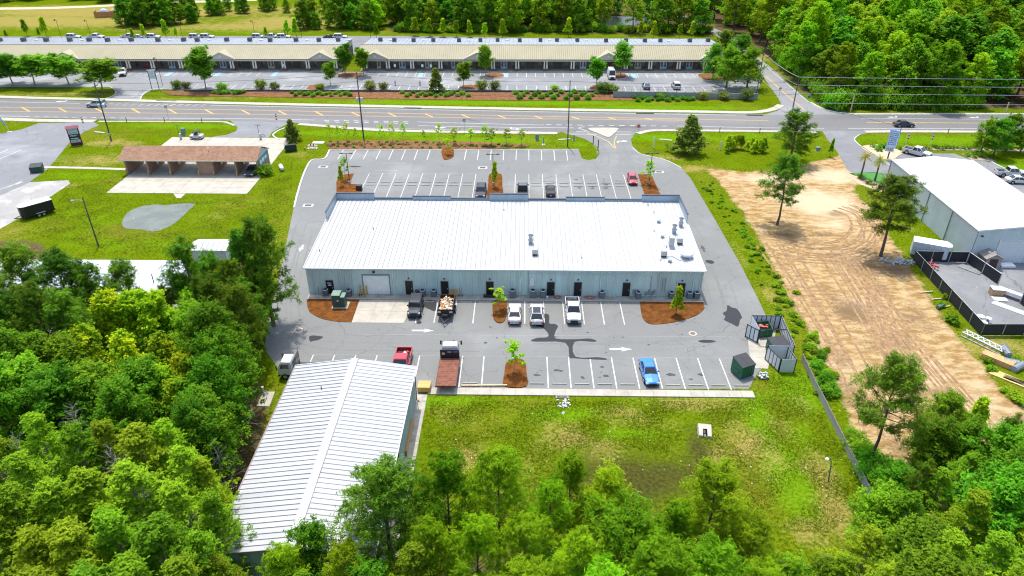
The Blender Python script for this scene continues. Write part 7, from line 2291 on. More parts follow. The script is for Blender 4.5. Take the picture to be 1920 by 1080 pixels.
for y_ in (-.5, .5):
    for z_ in (.05, .6): MB().bar((-2.6, y_, z_), (2.6, y_, z_), .09).build('chord', white_pl, t)
for k in range(7):
    x0 = -2.6 + k * .74
    MB().bar((x0, -.5, .6), (x0 + .74, .5, .6), .07).bar((x0, .5, .6), (x0 + .74, -.5, .6), .07).bar((x0, -.5, .05), (x0, -.5, .6), .06).bar((x0, .5, .05), (x0, .5, .6), .06).build('lacing', white_pl, t)
mesh_m = M('mesh_zinc', (.33, .37, .39), .5, metal=.3, var=.2, scale=8)
for i, (q, rz, ln) in enumerate((((1884, 663), R(80), 1.9), ((1893, 684), R(-20), 1.6), ((1908, 693), R(30), 2.0))):
    p = at(*q)
    t = thing('wire_mesh_roll', 'roll of grey wire mesh on the weeds, %s of the three' % ['upper', 'middle', 'lower'][i], 'wire mesh', (p.x, p.y, 0), rz, 'wire mesh rolls')
    for k in range(10): MB().tube([(-ln / 2 + k * ln / 9, .45 * math.cos(a * PI / 6), .45 + .45 * math.sin(a * PI / 6)) for a in range(13)], .03, 4, False).build('hoop', mesh_m, t)
    MB().tube([(-ln / 2, 0, .45), (ln / 2, 0, .45)], .36, 10).build('roll_core', mesh_m, t)
for i, q in enumerate(((1736, 549), (1757, 562), (1768, 577))):
    p = at(*q)
    tag(MB().bar((-.9, 0, .1), (1.1, .1, .12), .14).build('loose_board', wood_pale, None, (p.x, p.y, 0), (0, 0, R(8))), 'pale loose board among weeds left of the yard fence, %s from the top' % ORD[i], 'board', 'loose boards by the yard')
p = at(1764, 578)
tag(MB().tube([(-.7, 0, .3), (.7, .2, .3)], .28, 12).build('culvert_pipe', M('pipe_dark_green', (.1, .14, .13), .5), None, (p.x, p.y, 0), (0, 0, R(20))), 'short dark plastic pipe in the weeds left of the yard fence', 'pipe')
rk = MB()
c0 = a2(1690, 492)
for k in range(120): rk.obox((c0[0] + rnd.gauss(0, 1.6), c0[1] + rnd.gauss(0, .55), .05 + rnd.random() * .25), (rnd.uniform(.12, .4), rnd.uniform(.1, .35), rnd.uniform(.08, .25)), (rnd.uniform(-.6, .6), rnd.uniform(-.6, .6), rnd.uniform(0, 3)))
tag(rk.build('rubble_heap', M('rubble_pale', (.4, .4, .4), .9, var=.4, scale=3)), 'grey rubble heap at the upper corner of the yard fence', 'rubble', kind='stuff')

# small litter on the lawn and dirt
lt = MB()
for k in range(150):
    q = (rnd.uniform(800, 1600), rnd.uniform(750, 1000)) if k < 70 else (rnd.uniform(1400, 1850), rnd.uniform(480, 880)) if k < 120 else (rnd.uniform(200, 540), rnd.uniform(300, 470))
    x, y = a2(*q)
    lt.obox((x, y, .03), (rnd.uniform(.06, .16), rnd.uniform(.05, .12), .04), (rnd.uniform(-.3, .3), rnd.uniform(-.3, .3), rnd.uniform(0, 3)))
tag(lt.build('litter', M('litter_pale', (.6, .58, .52), .8, var=.2)), 'pale scraps and stones scattered over grass and dirt', 'litter', kind='stuff')
# survey stakes by the car wash
for i, q in enumerate(((212, 338), (220, 330), (187, 362), (195, 352), (310, 258), (318, 254), (500, 372))):
    p = at(*q)
    tag(MB().bev(-.05, .05, -.03, .03, 0, 1.1, .02).build('stake', M('stake_yellow', (.6, .5, .12), .7), None, (p.x, p.y, 0)), 'short yellow stake in the grass round the car wash', 'stake', 'yellow stakes round the car wash')
for i, (px_, py_) in enumerate(((337, 264), (487, 264))):
    p = at(px_, py_)
    t = thing('vacuum_station', ['left vacuum post on the apron behind the car wash', 'right vacuum post on the apron behind the car wash'][i], 'vacuum', (p.x, p.y + .8, .055))
    MB().cyl(0, 0, 0, 1.2, .28, 10).lathe([(.28, 1.2), (.2, 1.4), (.05, 1.45)], 10).build('canister', steel, t)
    MB().tube([(.2, 0, .9), (.7, .1, .4), (1.1, 0, .8), (.6, -.2, 1.3)], .05, 5).build('hose', black_metal, t)
    MB().cyl(-.2, 0, 0, 3.4, .05, 6).box(-.9, .5, -.05, .05, 3.3, 3.4).build('lamp_pole', dark_metal, t)

# tyre ruts pressed into the dirt lot
rut_m = M('rut_soil', (.28, .175, .085), .95, var=.35, scale=1.4, grime=.3, coords='World')
rut = MB()
def rut_line(pts, gauge=1.7):
    w_ = smooth_line(pts, 7)
    for o_ in (-gauge / 2, gauge / 2):
        q = offset(w_, o_)
        a_, b_, c_, d_, e_ = offset(q, .17), offset(q, .09), q, offset(q, -.09), offset(q, -.17)
        n = len(q)
        v = []
        for i in range(n):
            j = rnd.uniform(.6, 1.2)
            v += [(*a_[i], .002), (*b_[i], .05 * j), (*c_[i], .012), (*d_[i], .05 * j), (*e_[i], .002)]
        rut.add(v, [(i * 5 + k + 1, i * 5 + k, (i + 1) * 5 + k, (i + 1) * 5 + k + 1) for i in range(n - 1) for k in range(4)])
for l_ in ([(1545, 475), (1590, 545), (1640, 620), (1700, 700), (1770, 790)], [(1452, 462), (1500, 545), (1560, 640), (1610, 740), (1640, 820)], [(1590, 480), (1650, 560), (1710, 640), (1770, 715), (1850, 800)], [(1465, 455), (1520, 470), (1590, 468), (1630, 440), (1622, 405), (1585, 385)],
           [(1450, 445), (1510, 460), (1575, 455), (1605, 430), (1598, 405), (1565, 392)], [(1458, 470), (1530, 484), (1605, 480), (1650, 450), (1640, 410)], [(1640, 560), (1655, 620), (1680, 690), (1720, 760)], [(1445, 455), (1480, 500), (1530, 580), (1585, 680)]):
    rut_line(px2(l_))
    for _ in range(2 if l_[0][1] > 470 else 1):
        dx_, dy_ = rnd.uniform(-28, 28), rnd.uniform(-9, 9)
        rut_line(px2([(x + dx_ + rnd.uniform(-4, 4), y + dy_ + rnd.uniform(-2, 2)) for x, y in l_]), rnd.uniform(1.5, 1.9))
tag(rut.build('tyre_ruts', rut_m), 'tyre ruts curving across the bare dirt lot', 'ruts', kind='stuff')

# ------------------------------------------------------------------ vegetation
bark = M('bark_brown', (0.12, 0.085, 0.06), 0.95, var=0.3, scale=2, grime=0.3)
bark_grey = M('bark_pale', (0.27, 0.25, 0.22), 0.95, var=0.3, scale=2, grime=0.3)
LEAF = {
    'pine': leafmat('needles_pine', (0.049, 0.126, 0.007), (0.165, 0.312, 0.018), 0.35),
    'lightpine': leafmat('needles_light', (0.104, 0.222, 0.004), (0.293, 0.492, 0.011), 0.42),
    'oak': leafmat('leaves_oak', (0.067, 0.180, 0.007), (0.213, 0.432, 0.018), 0.42),
    'cypress': leafmat('leaves_cypress', (0.110, 0.216, 0.006), (0.305, 0.462, 0.018), 0.42),
    'lime': leafmat('leaves_lime', (0.134, 0.324, 0.007), (0.488, 0.600, 0.015), 0.45),
    'magnolia': leafmat('leaves_magnolia', (0.061, 0.120, 0.011), (0.220, 0.276, 0.039), 0.25),
    'ball': leafmat('leaves_box', (0.055, 0.168, 0.007), (0.171, 0.396, 0.015), 0.3),
    'palm': leafmat('fronds_palm', (0.098, 0.156, 0.011), (0.464, 0.408, 0.055), 0.3),
}


def unit(a):
    return a / (np.linalg.norm(a, axis=1, keepdims=True) + 1e-9)


def leaf_mesh(name, P, Nn, S, asp, lv, mat):
    n = len(P)
    r = np.random.default_rng(n)
    t = unit(np.cross(Nn, unit(r.normal(size=(n, 3)))))
    b = np.cross(Nn, t)
    S = S[:, None]
    v = np.empty((n, 4, 3))
    v[:, 0] = P - t * S
    v[:, 1] = P - b * S * asp + Nn * S * 0.15
    v[:, 2] = P + t * S
    v[:, 3] = P + b * S * asp + Nn * S * 0.15
    me = np_mesh(name, v.reshape(-1, 3), np.arange(4 * n).reshape(n, 4))
    a = me.attributes.new('lv', 'FLOAT', 'FACE')
    a.data.foreach_set('value', np.clip(lv, 0, 1).astype(np.float32))
    me.materials.append(mat)
    return me


def clumps_to_mesh(name, clumps, r, leaf_s, asp, mat, up=0.5, rays=13, jit=0.14):
    """each clump is a spray of short twigs with leaves along them"""
    P, Nn, S, lv = [], [], [], []
    for c, rad, n, l0 in clumps:
        ray = unit(r.normal(size=(rays, 3)) + np.array([0, 0, 0.3]))
        d = ray[r.integers(0, rays, n)]
        q = r.random(n) ** 0.6 * 1.25
        P.append(np.array(c) + (d * q[:, None] + r.normal(size=(n, 3)) * jit) * np.array(rad))
        Nn.append(unit(d * 0.5 + np.array([0, 0, up + 0.45]) + r.normal(size=(n, 3)) * 0.45))
        S.append(leaf_s * r.uniform(0.65, 1.3, n))
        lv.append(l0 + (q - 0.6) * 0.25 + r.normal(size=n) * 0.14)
    return leaf_mesh(name, np.concatenate(P), np.concatenate(Nn), np.concatenate(S), asp, np.concatenate(lv), mat)


def limb_path(p0, az, el, L_, droop, r, k=4):
    pts = [Vector(p0)]
    d = Vector((math.cos(az) * math.cos(el), math.sin(az) * math.cos(el), math.sin(el)))
    for i in range(k):
        d = (d + Vector((r.normal() * 0.14, r.normal() * 0.14, -droop))).normalized()
        pts.append(pts[-1] + d * (L_ / k))
    return pts


def make_tree(seed, h, base, profile, nl, el, per, clump, nleaf, leaf_s, asp, mat, barkm, tr=0.2, droop=0.02, flat=0.7, up=0.5, sub=2, lean=0.25, gap=0.0):
    """tapered trunk with limbs, twigs and leaf clumps; returns two meshes"""
    r = np.random.default_rng(seed)
    tm = MB()
    n = 7
    path = [Vector((0, 0, -0.1))]
    off = Vector((0, 0, 0))
    for i in range(1, n + 1):
        off += Vector((r.normal(), r.normal(), 0)) * lean * h / 40
        path.append(Vector((off.x, off.y, h * 0.97 * i / n)))
    tm.tube(path, [tr * (1.25 if i == 0 else (1 - i / n) ** 0.85 + 0.08) for i in range(n + 1)], 7)

    def trunk_at(z):
        u = np.clip(z / (h * 0.97) * n, 0, n - 1e-6)
        i = int(u)
        return path[i].lerp(path[i + 1], u - i)
    cl = []
    for i in range(nl):
        t = (i + 0.5 + r.uniform(-0.4, 0.4)) / nl
        z = h * (base + (1 - base) * t * 0.93)
        Lr = profile(t) * r.uniform(0.55, 1.3)
        if r.random() < gap: continue
        az = i * 2.399 + r.uniform(-0.5, 0.5)
        e = el[0] + (el[1] - el[0]) * t + r.normal() * 0.12
        pts = limb_path(trunk_at(z), az, e, Lr, droop, r)
        r0 = max(0.02, tr * 0.33 * (1 - t * 0.6))
        tm.tube(pts, [r0 * (1 - 0.8 * k / 4) for k in range(5)], 4, False)
        l0 = r.uniform(0.2, 0.75)
        ends = [(pts[-1], 1.0), (pts[3], 0.9)] + ([(pts[2], 0.7)] if Lr > 1.6 else [])
        for k in range(sub):
            s0 = pts[2 + k % 2]
            sp = limb_path(s0, az + r.choice([-1, 1]) * r.uniform(0.5, 1.1), e + r.normal() * 0.25, Lr * r.uniform(0.35, 0.6), droop, r, 3)
            tm.tube(sp, [r0 * 0.45, r0 * 0.35, r0 * 0.25, r0 * 0.1], 3, False)
            ends.append((sp[-1], 0.9))
        for k, (p, sc) in enumerate(ends[:per]):
            s = clump * sc * r.uniform(0.75, 1.25)
            cl.append(((p.x, p.y, p.z + s * 0.15), (s, s, s * flat), int(nleaf * sc * sc), l0 + r.normal() * 0.1))
    top = path[-1]
    for k in range(3):
        s = clump * r.uniform(0.7, 1)
        cl.append(((top.x + r.normal() * 0.3, top.y + r.normal() * 0.3, h - s * 0.6 - k * s * 0.7), (s * 0.8, s * 0.8, s * flat), nleaf, 0.6))
    trunk = tm.build('trunk', barkm)
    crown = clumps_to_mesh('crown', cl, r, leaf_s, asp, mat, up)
    tme = trunk.data
    bpy.data.objects.remove(trunk)
    return tme, crown, h


rp_round = lambda R_: (lambda t: R_ * (0.35 + 0.65 * math.sin(math.pi * min(1, 0.16 + 0.84 * t) ** 0.8)) + 0.25)
rp_pine = lambda R_: (lambda t: R_ * (0.55 + 0.55 * math.sin(math.pi * (0.15 + 0.8 * t))) * (1 - 0.35 * t))
rp_cone = lambda R_: (lambda t: R_ * (1.05 - 0.92 * t))
rp_vase = lambda R_: (lambda t: R_ * (0.55 + 0.5 * math.sin(math.pi * (0.2 + 0.6 * t))))

PROTO = {}
for i in range(3):   # open crowned pine with long bare trunk
    PROTO.setdefault('pine', []).append(make_tree(100 + i, 12, 0.42, rp_pine(3.4), 40, (-0.05, 0.8), 6, 0.62, 95, 0.25, 0.14, LEAF['pine'], bark, 0.2, -0.03, 0.75, 0.35, 3))
for i in range(3):   # denser pine with branches lower down
    PROTO.setdefault('densepine', []).append(make_tree(120 + i, 13, 0.22, rp_pine(3.4), 48, (0.0, 0.8), 5, 0.64, 105, 0.23, 0.15, LEAF['pine'], bark, 0.24, -0.03, 0.8, 0.4, 3))
for i in range(3):   # bright feathery pine by the camera
    PROTO.setdefault('lightpine', []).append(make_tree(140 + i, 13, 0.36, rp_pine(2.9), 46, (0.05, 0.85), 5, 0.55, 72, 0.2, 0.16, LEAF['lightpine'], bark, 0.2, -0.04, 0.8, 0.4, 3))
for i in range(4):
    PROTO.setdefault('oak', []).append(make_tree(160 + i, 11, 0.2, rp_round(3.6), 58, (0.1, 1.0), 5, 0.74, 90, 0.16, 0.5, LEAF['oak'], bark, 0.25, 0.0, 0.75, 0.5, 2))
for i in range(4):   # cypress: fine foliage, pale limbs showing
    PROTO.setdefault('cypress', []).append(make_tree(180 + i, 13, 0.22, rp_cone(3.6), 66, (-0.1, 0.7), 5, 0.55, 70, 0.15, 0.36, LEAF['cypress'], bark_grey, 0.2, 0.0, 0.42, 0.7, 2, gap=0.15))
for i in range(2):
    PROTO.setdefault('lime', []).append(make_tree(200 + i, 10, 0.15, rp_round(2.4), 42, (0.35, 1.1), 5, 0.72, 110, 0.16, 0.6, LEAF['lime'], bark, 0.18, -0.03, 0.95, 0.5, 2))
for i in range(2):
    PROTO.setdefault('magnolia', []).append(make_tree(220 + i, 8, 0.06, rp_cone(2.5), 70, (0.0, 0.7), 5, 0.5, 95, 0.16, 0.5, LEAF['magnolia'], bark, 0.17, 0.0, 0.8, 0.5, 2, 0.1))
for i in range(2):   # vase shaped parking lot tree
    PROTO.setdefault('vase', []).append(make_tree(240 + i, 6, 0.3, rp_vase(2.1), 30, (0.5, 1.1), 5, 0.62, 95, 0.15, 0.55, LEAF['oak'], bark_grey, 0.1, 0.0, 0.75, 0.5, 2))
for i in range(2):   # young upright tree
    PROTO.setdefault('young', []).append(make_tree(260 + i, 5, 0.18, rp_cone(1.35), 26, (0.5, 1.0), 4, 0.42, 60, 0.14, 0.6, LEAF['lime'], bark, 0.06, 0.0, 0.9, 0.5, 1, 0.08))
for i in range(3):   # thin sapling
    PROTO.setdefault('sapling', []).append(make_tree(280 + i, 4, 0.3, lambda t: 0.8 * (1.1 - 0.7 * t), 13, (0.5, 1.0), 2, 0.26, 26, 0.1, 0.6, LEAF['lime'], bark_grey, 0.035, 0.0, 0.8, 0.5, 0, 0.2))
for i in range(3):   # far copies: fewer, larger leaves
    PROTO.setdefault('far_oak', []).append(make_tree(300 + i, 13, 0.08, rp_round(4.4), 50, (0.0, 0.9), 4, 1.02, 75, 0.28, 0.6, LEAF['oak'], bark, 0.25, 0.0, 0.75, 0.5, 2))
    PROTO.setdefault('far_pine', []).append(make_tree(320 + i, 16, 0.3, rp_pine(4.2), 46, (0.0, 0.75), 4, 0.85, 70, 0.32, 0.3, LEAF['lightpine'], bark, 0.28, 0.0, 0.75, 0.45, 2))
    PROTO.setdefault('far_lime', []).append(make_tree(340 + i, 12, 0.06, rp_round(3.5), 46, (0.2, 1.0), 4, 0.9, 70, 0.26, 0.6, LEAF['lime'] if i == 0 else LEAF['cypress'], bark, 0.22, 0.0, 0.85, 0.5, 2))


def make_bush(seed, R_, n, nleaf, leaf_s, mat, squash=0.75, cs=0.45):
    r = np.random.default_rng(seed)
    cl = []
    tm = MB()
    for i in range(n):
        a, q = r.uniform(0, 6.283), math.sqrt(r.random()) * R_ * 0.75
        z = R_ * squash * (0.35 + 0.65 * r.random()) * (1 - 0.5 * (q / R_) ** 2)
        p = (q * math.cos(a), q * math.sin(a), z)
        s = cs * R_ * r.uniform(0.7, 1.2)
        cl.append((p, (s, s, s * 0.85), nleaf, r.uniform(0.3, 0.65)))
        tm.tube([(0.05 * math.cos(a), 0.05 * math.sin(a), -0.05), (p[0] * 0.6, p[1] * 0.6, z * 0.55), p], [0.035 * R_, 0.02 * R_, 0.008], 3, False)
    t = tm.build('stem', bark)
    me = t.data
    bpy.data.objects.remove(t)
    return me, clumps_to_mesh('crown', cl, r, leaf_s, 0.55, mat, 0.5), R_


BUSH = {
    'bush': [make_bush(400 + i, 1.5, 26, 90, 0.11, LEAF['oak'], 0.95) for i in range(3)],
    'limebush': [make_bush(420 + i, 1.5, 26, 90, 0.11, LEAF['cypress'], 0.95) for i in range(2)],
    'ball': [make_bush(440, 0.75, 40, 60, 0.06, LEAF['ball'], 1.0, 0.4)],
    'weed': [make_bush(450 + i, 0.6, 16, 55, 0.07, LEAF['cypress'] if i else LEAF['oak'], 0.7, 0.35) for i in range(3)],
    'shrub': [make_bush(460 + i, 0.45, 10, 45, 0.06, LEAF['oak'], 1.0) for i in range(2)],
    'magbush': [make_bush(470 + i, 1.6, 30, 70, 0.14, LEAF['magnolia'], 1.3) for i in range(2)],
}
KINDNAME = {'pine': 'pine_tree', 'densepine': 'pine_tree', 'lightpine': 'pine_tree', 'far_pine': 'pine_tree', 'oak': 'broadleaf_tree', 'far_oak': 'broadleaf_tree', 'cypress': 'cypress_tree', 'lime': 'maple_tree',
            'far_lime': 'maple_tree', 'magnolia': 'magnolia_tree', 'vase': 'ornamental_tree', 'young': 'young_tree', 'sapling': 'sapling'}
trnd = random.Random(77)


def tree(kind, x, y, h, label, group=None, width=1.0, var=None):
    tme, cme, h0 = PROTO[kind][trnd.randrange(len(PROTO[kind])) if var is None else var]
    s = h / h0
    t = thing(KINDNAME[kind], label, 'tree', (x, y, 0), trnd.uniform(0, 6.28), group)
    t.scale = (s * width, s * width, s)
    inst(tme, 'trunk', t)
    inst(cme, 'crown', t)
    return t


def bush(kind, x, y, r_, label, group=None, name='shrub', hs=1.0):
    tme, cme, r0 = BUSH[kind][trnd.randrange(len(BUSH[kind]))]
    t = thing(name, label, 'shrub', (x, y, 0.0), trnd.uniform(0, 6.28), group)
    s = r_ / r0
    t.scale = (s, s, s * hs)
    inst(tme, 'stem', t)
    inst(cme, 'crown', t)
    return t


def tree_top(kind, px_, py_, h, label, group=None, width=1.0):
    p = at(px_, py_, h)
    return tree(kind, p.x, p.y, h, label, group, width)


# single trees one can point to
for q, h, lab, k, wd in (((1457, 421), 11.6, 'lone tall pine with round dark crown standing in the bare dirt lot', 'pine', 1.0), ((1651, 480), 12.4, 'leaning pine with ragged crown beside the pale metal building', 'pine', 1.15),
                         ((1481, 302), 10.4, 'broad full pine near the road at the top of the dirt lot', 'densepine', 1.45), ((1630, 872), 12.6, 'slender pine by the wooden fence at lower right of the lot', 'pine', 0.85),
                         ((1290, 287), 8.3, 'dark conical magnolia standing on the verge right of the drive', 'magnolia', 1.15), ((549, 265), 5.0, 'rounded dark bushy tree on the verge by the car wash drive', 'magnolia', 1.0),
                         ((963, 700), 4.6, 'young light green tree in the straw island of the near parking row', 'sapling', 1.3), ((937, 584), 3.6, 'young leafy tree in the small straw island beside the white sedan', 'sapling', 1.5),
                         ((1267, 590), 4.4, 'young green tree in the straw bed at the right end of the building', 'young', 0.8), ((928, 352), 5.2, 'narrow young tree in the straw island among the rear parking rows', 'young', 0.55),
                         ((641, 350), 4.2, 'thin young tree in the straw island at the rear left of the building', 'young', 0.5), ((1215, 345), 4.6, 'young tree in the straw island beside the red car', 'sapling', 1.4),
                         ((648, 338), 4.6, 'second thin young tree in the rear left straw island', 'sapling', 1.1), ((1556, 294), 4.0, 'small young conifer on the sandy verge beside the right driveway', 'young', 0.6), ((840, 290), 3.4, 'small tree in the nub of straw bed projecting into the far parking row', 'sapling', 1.3)):
    x_, y_ = a2(*q)
    tree(k, x_, y_, h, lab, None, wd)
# plaza frontage trees: base, crown top, kind
pl = [((24, 160), 6.6, 'vase', 1.85), ((66, 160), 6.8, 'vase', 1.85), ((130, 160), 6.8, 'vase', 1.8), ((193, 171), 7.0, 'vase', 1.85), ((386, 167), 8.6, 'vase', 1.15), ((620, 161), 5.2, 'vase', 1.0), ((648, 140), 6.8, 'vase', 1.0),
      ((682, 142), 6.4, 'vase', 0.9), ((818, 173), 6.5, 'magnolia', 0.95), ((869, 165), 5.6, 'vase', 1.05), ((911, 143), 6.8, 'vase', 0.9), ((1118, 164), 6.6, 'vase', 0.95), ((1164, 143), 7.4, 'vase', 1.0), ((1362, 165), 10.0, 'oak', 1.15),
      ((1400, 166), 10.0, 'oak', 1.1), ((1336, 150), 9.0, 'oak', 0.9), ((1385, 142), 10.5, 'oak', 1.1), ((1352, 128), 10.0, 'oak', 1.0)]
for i, (q, h, k, wd) in enumerate(pl):
    x_, y_ = a2(*q)
    tree(k, x_, y_, h, 'parking lot tree in front of the plaza, %s from the left' % ORD[i], 'trees along the plaza frontage', wd)
for i, (q, r_, k) in enumerate((((332, 166), 1.7, 'magbush'), ((350, 166), 1.4, 'magbush'), ((418, 167), 1.7, 'bush'), ((490, 168), 1.9, 'magbush'), ((516, 168), 1.5, 'magbush'), ((600, 168), 1.5, 'limebush'), ((695, 169), 1.9, 'magbush'), ((719, 169), 1.6, 'magbush'),
                                ((904, 169), 1.9, 'magbush'), ((928, 169), 1.7, 'magbush'), ((1039, 170), 1.4, 'limebush'), ((1130, 174), 2.2, 'magbush'), ((1148, 174), 1.8, 'magbush'), ((1240, 184), 1.5, 'limebush'), ((1318, 186), 1.5, 'magbush'), ((1357, 187), 1.5, 'magbush'), ((1400, 187), 1.9, 'magbush'))):
    x_, y_ = a2(*q)
    bush(k, x_, y_, r_, 'tall loose shrub in the plaza road bed, %s from the left' % ORD[i], 'tall shrubs in the plaza bed', 'tall_shrub', 1.0)
n_ = 0
for x0_, x1_, y0_, y1_, n2, rr in ((545, 660, 174.5, 181.5, 20, 0.75), (752, 880, 175, 182.5, 20, 0.8), (962, 1122, 175, 187, 22, 0.9), (1186, 1300, 184, 190.5, 18, 0.8), (398, 462, 175, 178, 7, 0.9)):
    for k in range(n2):
        q = (x0_ + (x1_ - x0_) * (k + 0.5) / n2 + trnd.uniform(-2, 2), y0_ + (y1_ - y0_) * [0.1, 0.9, 0.5][k % 3] + trnd.uniform(-0.8, 0.8))
        x_, y_ = a2(*q)
        bush('ball', x_, y_, rr * trnd.uniform(0.8, 1.15), 'clipped round green shrub in the brown mulch bed across the road', 'clipped ball shrubs in the plaza bed', 'ball_shrub', 1.0)
for i, (px_, py_, h) in enumerate(((13, 72, 3), (51, 68, 6), (75, 70, 3.6), (88, 69, 7), (250, 75, 4), (271, 72, 5), (312, 72, 6.5), (332, 72, 4), (500, 72, 4), (540, 69, 6), (556, 70, 7), (706, 72, 5.5), (780, 67, 6.5), (806, 69, 6.5), (831, 69, 6.5), (856, 70, 6), (880, 70, 6), (909, 72, 5.5), (942, 71, 6.5), (1066, 71, 7), (1200, 72, 6), (1225, 72, 6), (1274, 72, 5), (1296, 72, 6))):
    x_, y_ = a2(px_, py_)
    tree('young', x_, y_, h * 0.95, 'young bright tree behind the plaza roofs, %s from the left' % ORD[i], 'young trees behind the plaza', 0.9)
# saplings and small shrubs in the bed above the parking
for i, (px_, py_, h) in enumerate(((621, 270, 4.4), (635, 268, 3.8), (651, 269, 4.6), (668, 268, 3.4), (717, 268, 4.2), (736, 267, 4.4), (757, 268, 4.5), (795, 266, 2.6), (824, 268, 4.4), (852, 271, 3.8), (883, 271, 3.6), (909, 272, 4.2), (922, 273, 3.8), (950, 272, 3.6), (978, 273, 3.6))):
    x_, y_ = a2(px_, py_)
    tree('sapling', x_, y_, h, 'spindly sapling in the long mulch bed above the parking, %s from the left' % ORD[i], 'saplings in the long mulch bed', 1.0 if px_ < 840 else 1.5)
for k in range(58):
    q = (616 + (960 - 616) * (k + 0.5) / 58 + trnd.uniform(-3, 3), 266.5 + [0, 5, 10][k % 3] + trnd.uniform(-1, 2))
    if q[0] > 860: q = (q[0], 273 + trnd.uniform(-1, 3))
    x_, y_ = a2(*q)
    bush('shrub', x_, y_, trnd.uniform(0.3, 0.5), 'small dark shrub planted in the long mulch bed above the parking', 'small shrubs in the long mulch bed', 'small_shrub')
for k in range(22):
    x_, y_ = a2(1690 + k * 10.5, 279.5 + trnd.uniform(-1.5, 1.5))
    bush('shrub', x_, y_, trnd.uniform(0.6, 0.85), 'low dark shrub in the row behind the white pickup at right', 'shrub row by the right parking', 'small_shrub')
for k, q in enumerate(((1636, 276), (1644, 280), (1652, 275), (1660, 279), (1648, 284), (1668, 274), (1815, 293), (1825, 292), (1828, 297), (1836, 291), (1840, 296), (1613, 336), (1628, 345))):
    x_, y_ = a2(*q)
    bush('shrub', x_, y_, trnd.uniform(0.6, 1.0), 'low shrub in a sandy planting bed near the pale metal building', 'shrubs in the sandy beds', 'small_shrub')
for i, (q, h, wd) in enumerate((((1838, 288), 7.0, 1.0), ((1862, 293), 7.5, 1.15), ((1885, 284), 7.5, 1.0), ((1912, 287), 7.0, 1.0))):
    x_, y_ = a2(*q)
    tree('oak', x_, y_, h, 'small dense tree beyond the white building at right, %s from the left' % ORD[i], 'small trees by the right parking', wd * 0.9)
for k in range(16):
    x_, y_ = a2(1362 + trnd.uniform(0, 74), 285 + trnd.uniform(-8, 3))
    tree('young', x_, y_, trnd.uniform(2.0, 3.2), 'bushy young pine in the thicket on the verge by the road', 'young pine thicket on the verge', 1.1)
x_, y_ = a2(487, 327)
bush('bush', x_ + 1.0, y_ - 0.2, 1.8, 'dark bush against the right end of the car wash', None, 'shrub', 1.1)
# palms beside the putting green
for i, q in enumerate(((1613, 333), (1640, 339))):
    x_, y_ = a2(*q)
    r = np.random.default_rng(900 + i)
    t = thing('palm_tree', ['left palm beside the small putting green', 'right palm standing on the small putting green'][i], 'palm', (x_, y_, 0), 0, 'palms by the putting green')
    hp = 4.4 if i == 0 else 4.0
    MB().tube([(0, 0, -0.1), (0.05, 0.02, hp * 0.5), (0.0, 0.05, hp)], [0.22, 0.16, 0.17], 8).build('trunk', bark, t)
    fb = MB()
    for k in range(26):
        az, e0 = k * 2.399, r.uniform(-0.3, 1.2)
        p = Vector((0, 0, hp))
        d = Vector((math.cos(az) * math.cos(e0), math.sin(az) * math.cos(e0), math.sin(e0)))
        side = d.cross(Vector((0, 0, 1))).normalized()
        pts = []
        for s in range(6):
            pts.append(p.copy())
            p += d * 0.3
            d = (d + Vector((0, 0, -0.2))).normalized()
        for s in range(1, 5):
            for sg_ in (-1, 1):
                for f_ in (0, 0.5):
                    b0 = pts[s].lerp(pts[s + 1], f_)
                    tip = b0 + side * sg_ * 0.45 * (1.1 - s * 0.12) + (pts[s + 1] - pts[s]) * 0.9 + Vector((0, 0, -0.12))
                    fb.add([b0, b0 + (pts[s + 1] - pts[s]) * 0.35, tip], [(0, 1, 2)])
        fb.tube(pts, [0.03, 0.025, 0.02, 0.015, 0.01, 0.005], 3, False)
    fo = fb.build('fronds', LEAF['palm'], t)
    a_ = fo.data.attributes.new('lv', 'FLOAT', 'FACE')
    a_.data.foreach_set('value', r.random(len(fo.data.polygons)).astype(np.float32))

# weeds and shrubs along the edge between drive and dirt lot
edge_line = smooth_line(px2([(1325, 345), (1345, 375), (1375, 415), (1410, 465), (1440, 515), (1470, 560), (1500, 620), (1520, 660), (1540, 700), (1556, 745)]), 8)
for k in range(120):
    p = edge_line[int(k / 120 * (len(edge_line) - 1))]
    bush('weed', p[0] + trnd.gauss(0, 0.9), p[1] + trnd.gauss(0, 0.9), trnd.uniform(0.35, 0.8) * (0.65 + 0.5 * k / 120), 'weedy green bush on the strip between the drive and the dirt lot', 'weeds along the dirt lot edge', 'weed_bush')
for i, (px_, py_, r_) in enumerate(((1532, 690, 1.0), (1546, 715, 1.1), (1556, 738, 1.2), (1538, 670, 0.8), (1600, 838, 1.4), (1616, 855, 1.6), (1632, 872, 1.7), (1646, 885, 1.5), (1598, 822, 1.0), (1650, 905, 1.3), (1628, 895, 1.4))):
    x_, y_ = a2(px_, py_)
    bush('bush', x_, y_, r_, 'dense green shrub growing along the wooden fence, %s from the top' % ORD[[3, 0, 1, 2, 5, 6, 7, 9, 4, 10, 8][i]] if False else 'dense green shrub growing against the far side of the wooden fence', 'shrubs along the wooden fence')
for q, r_ in (((1784, 605), 1.2), ((1852, 680), 0.8), ((1858, 695), 0.7), ((1790, 735), 0.0), ((1900, 745), 0.9), ((1915, 758), 1.0), ((1885, 735), 0.7), ((1905, 676), 0.6), ((1776, 560), 0.8), ((1765, 575), 0.7)):
    if r_ == 0: continue
    x_, y_ = a2(*q)
    bush('weed', x_, y_, r_, 'green weed clump by the screened storage yard fence', 'weed clumps by the yard fence', 'weed_bush', 1.1)

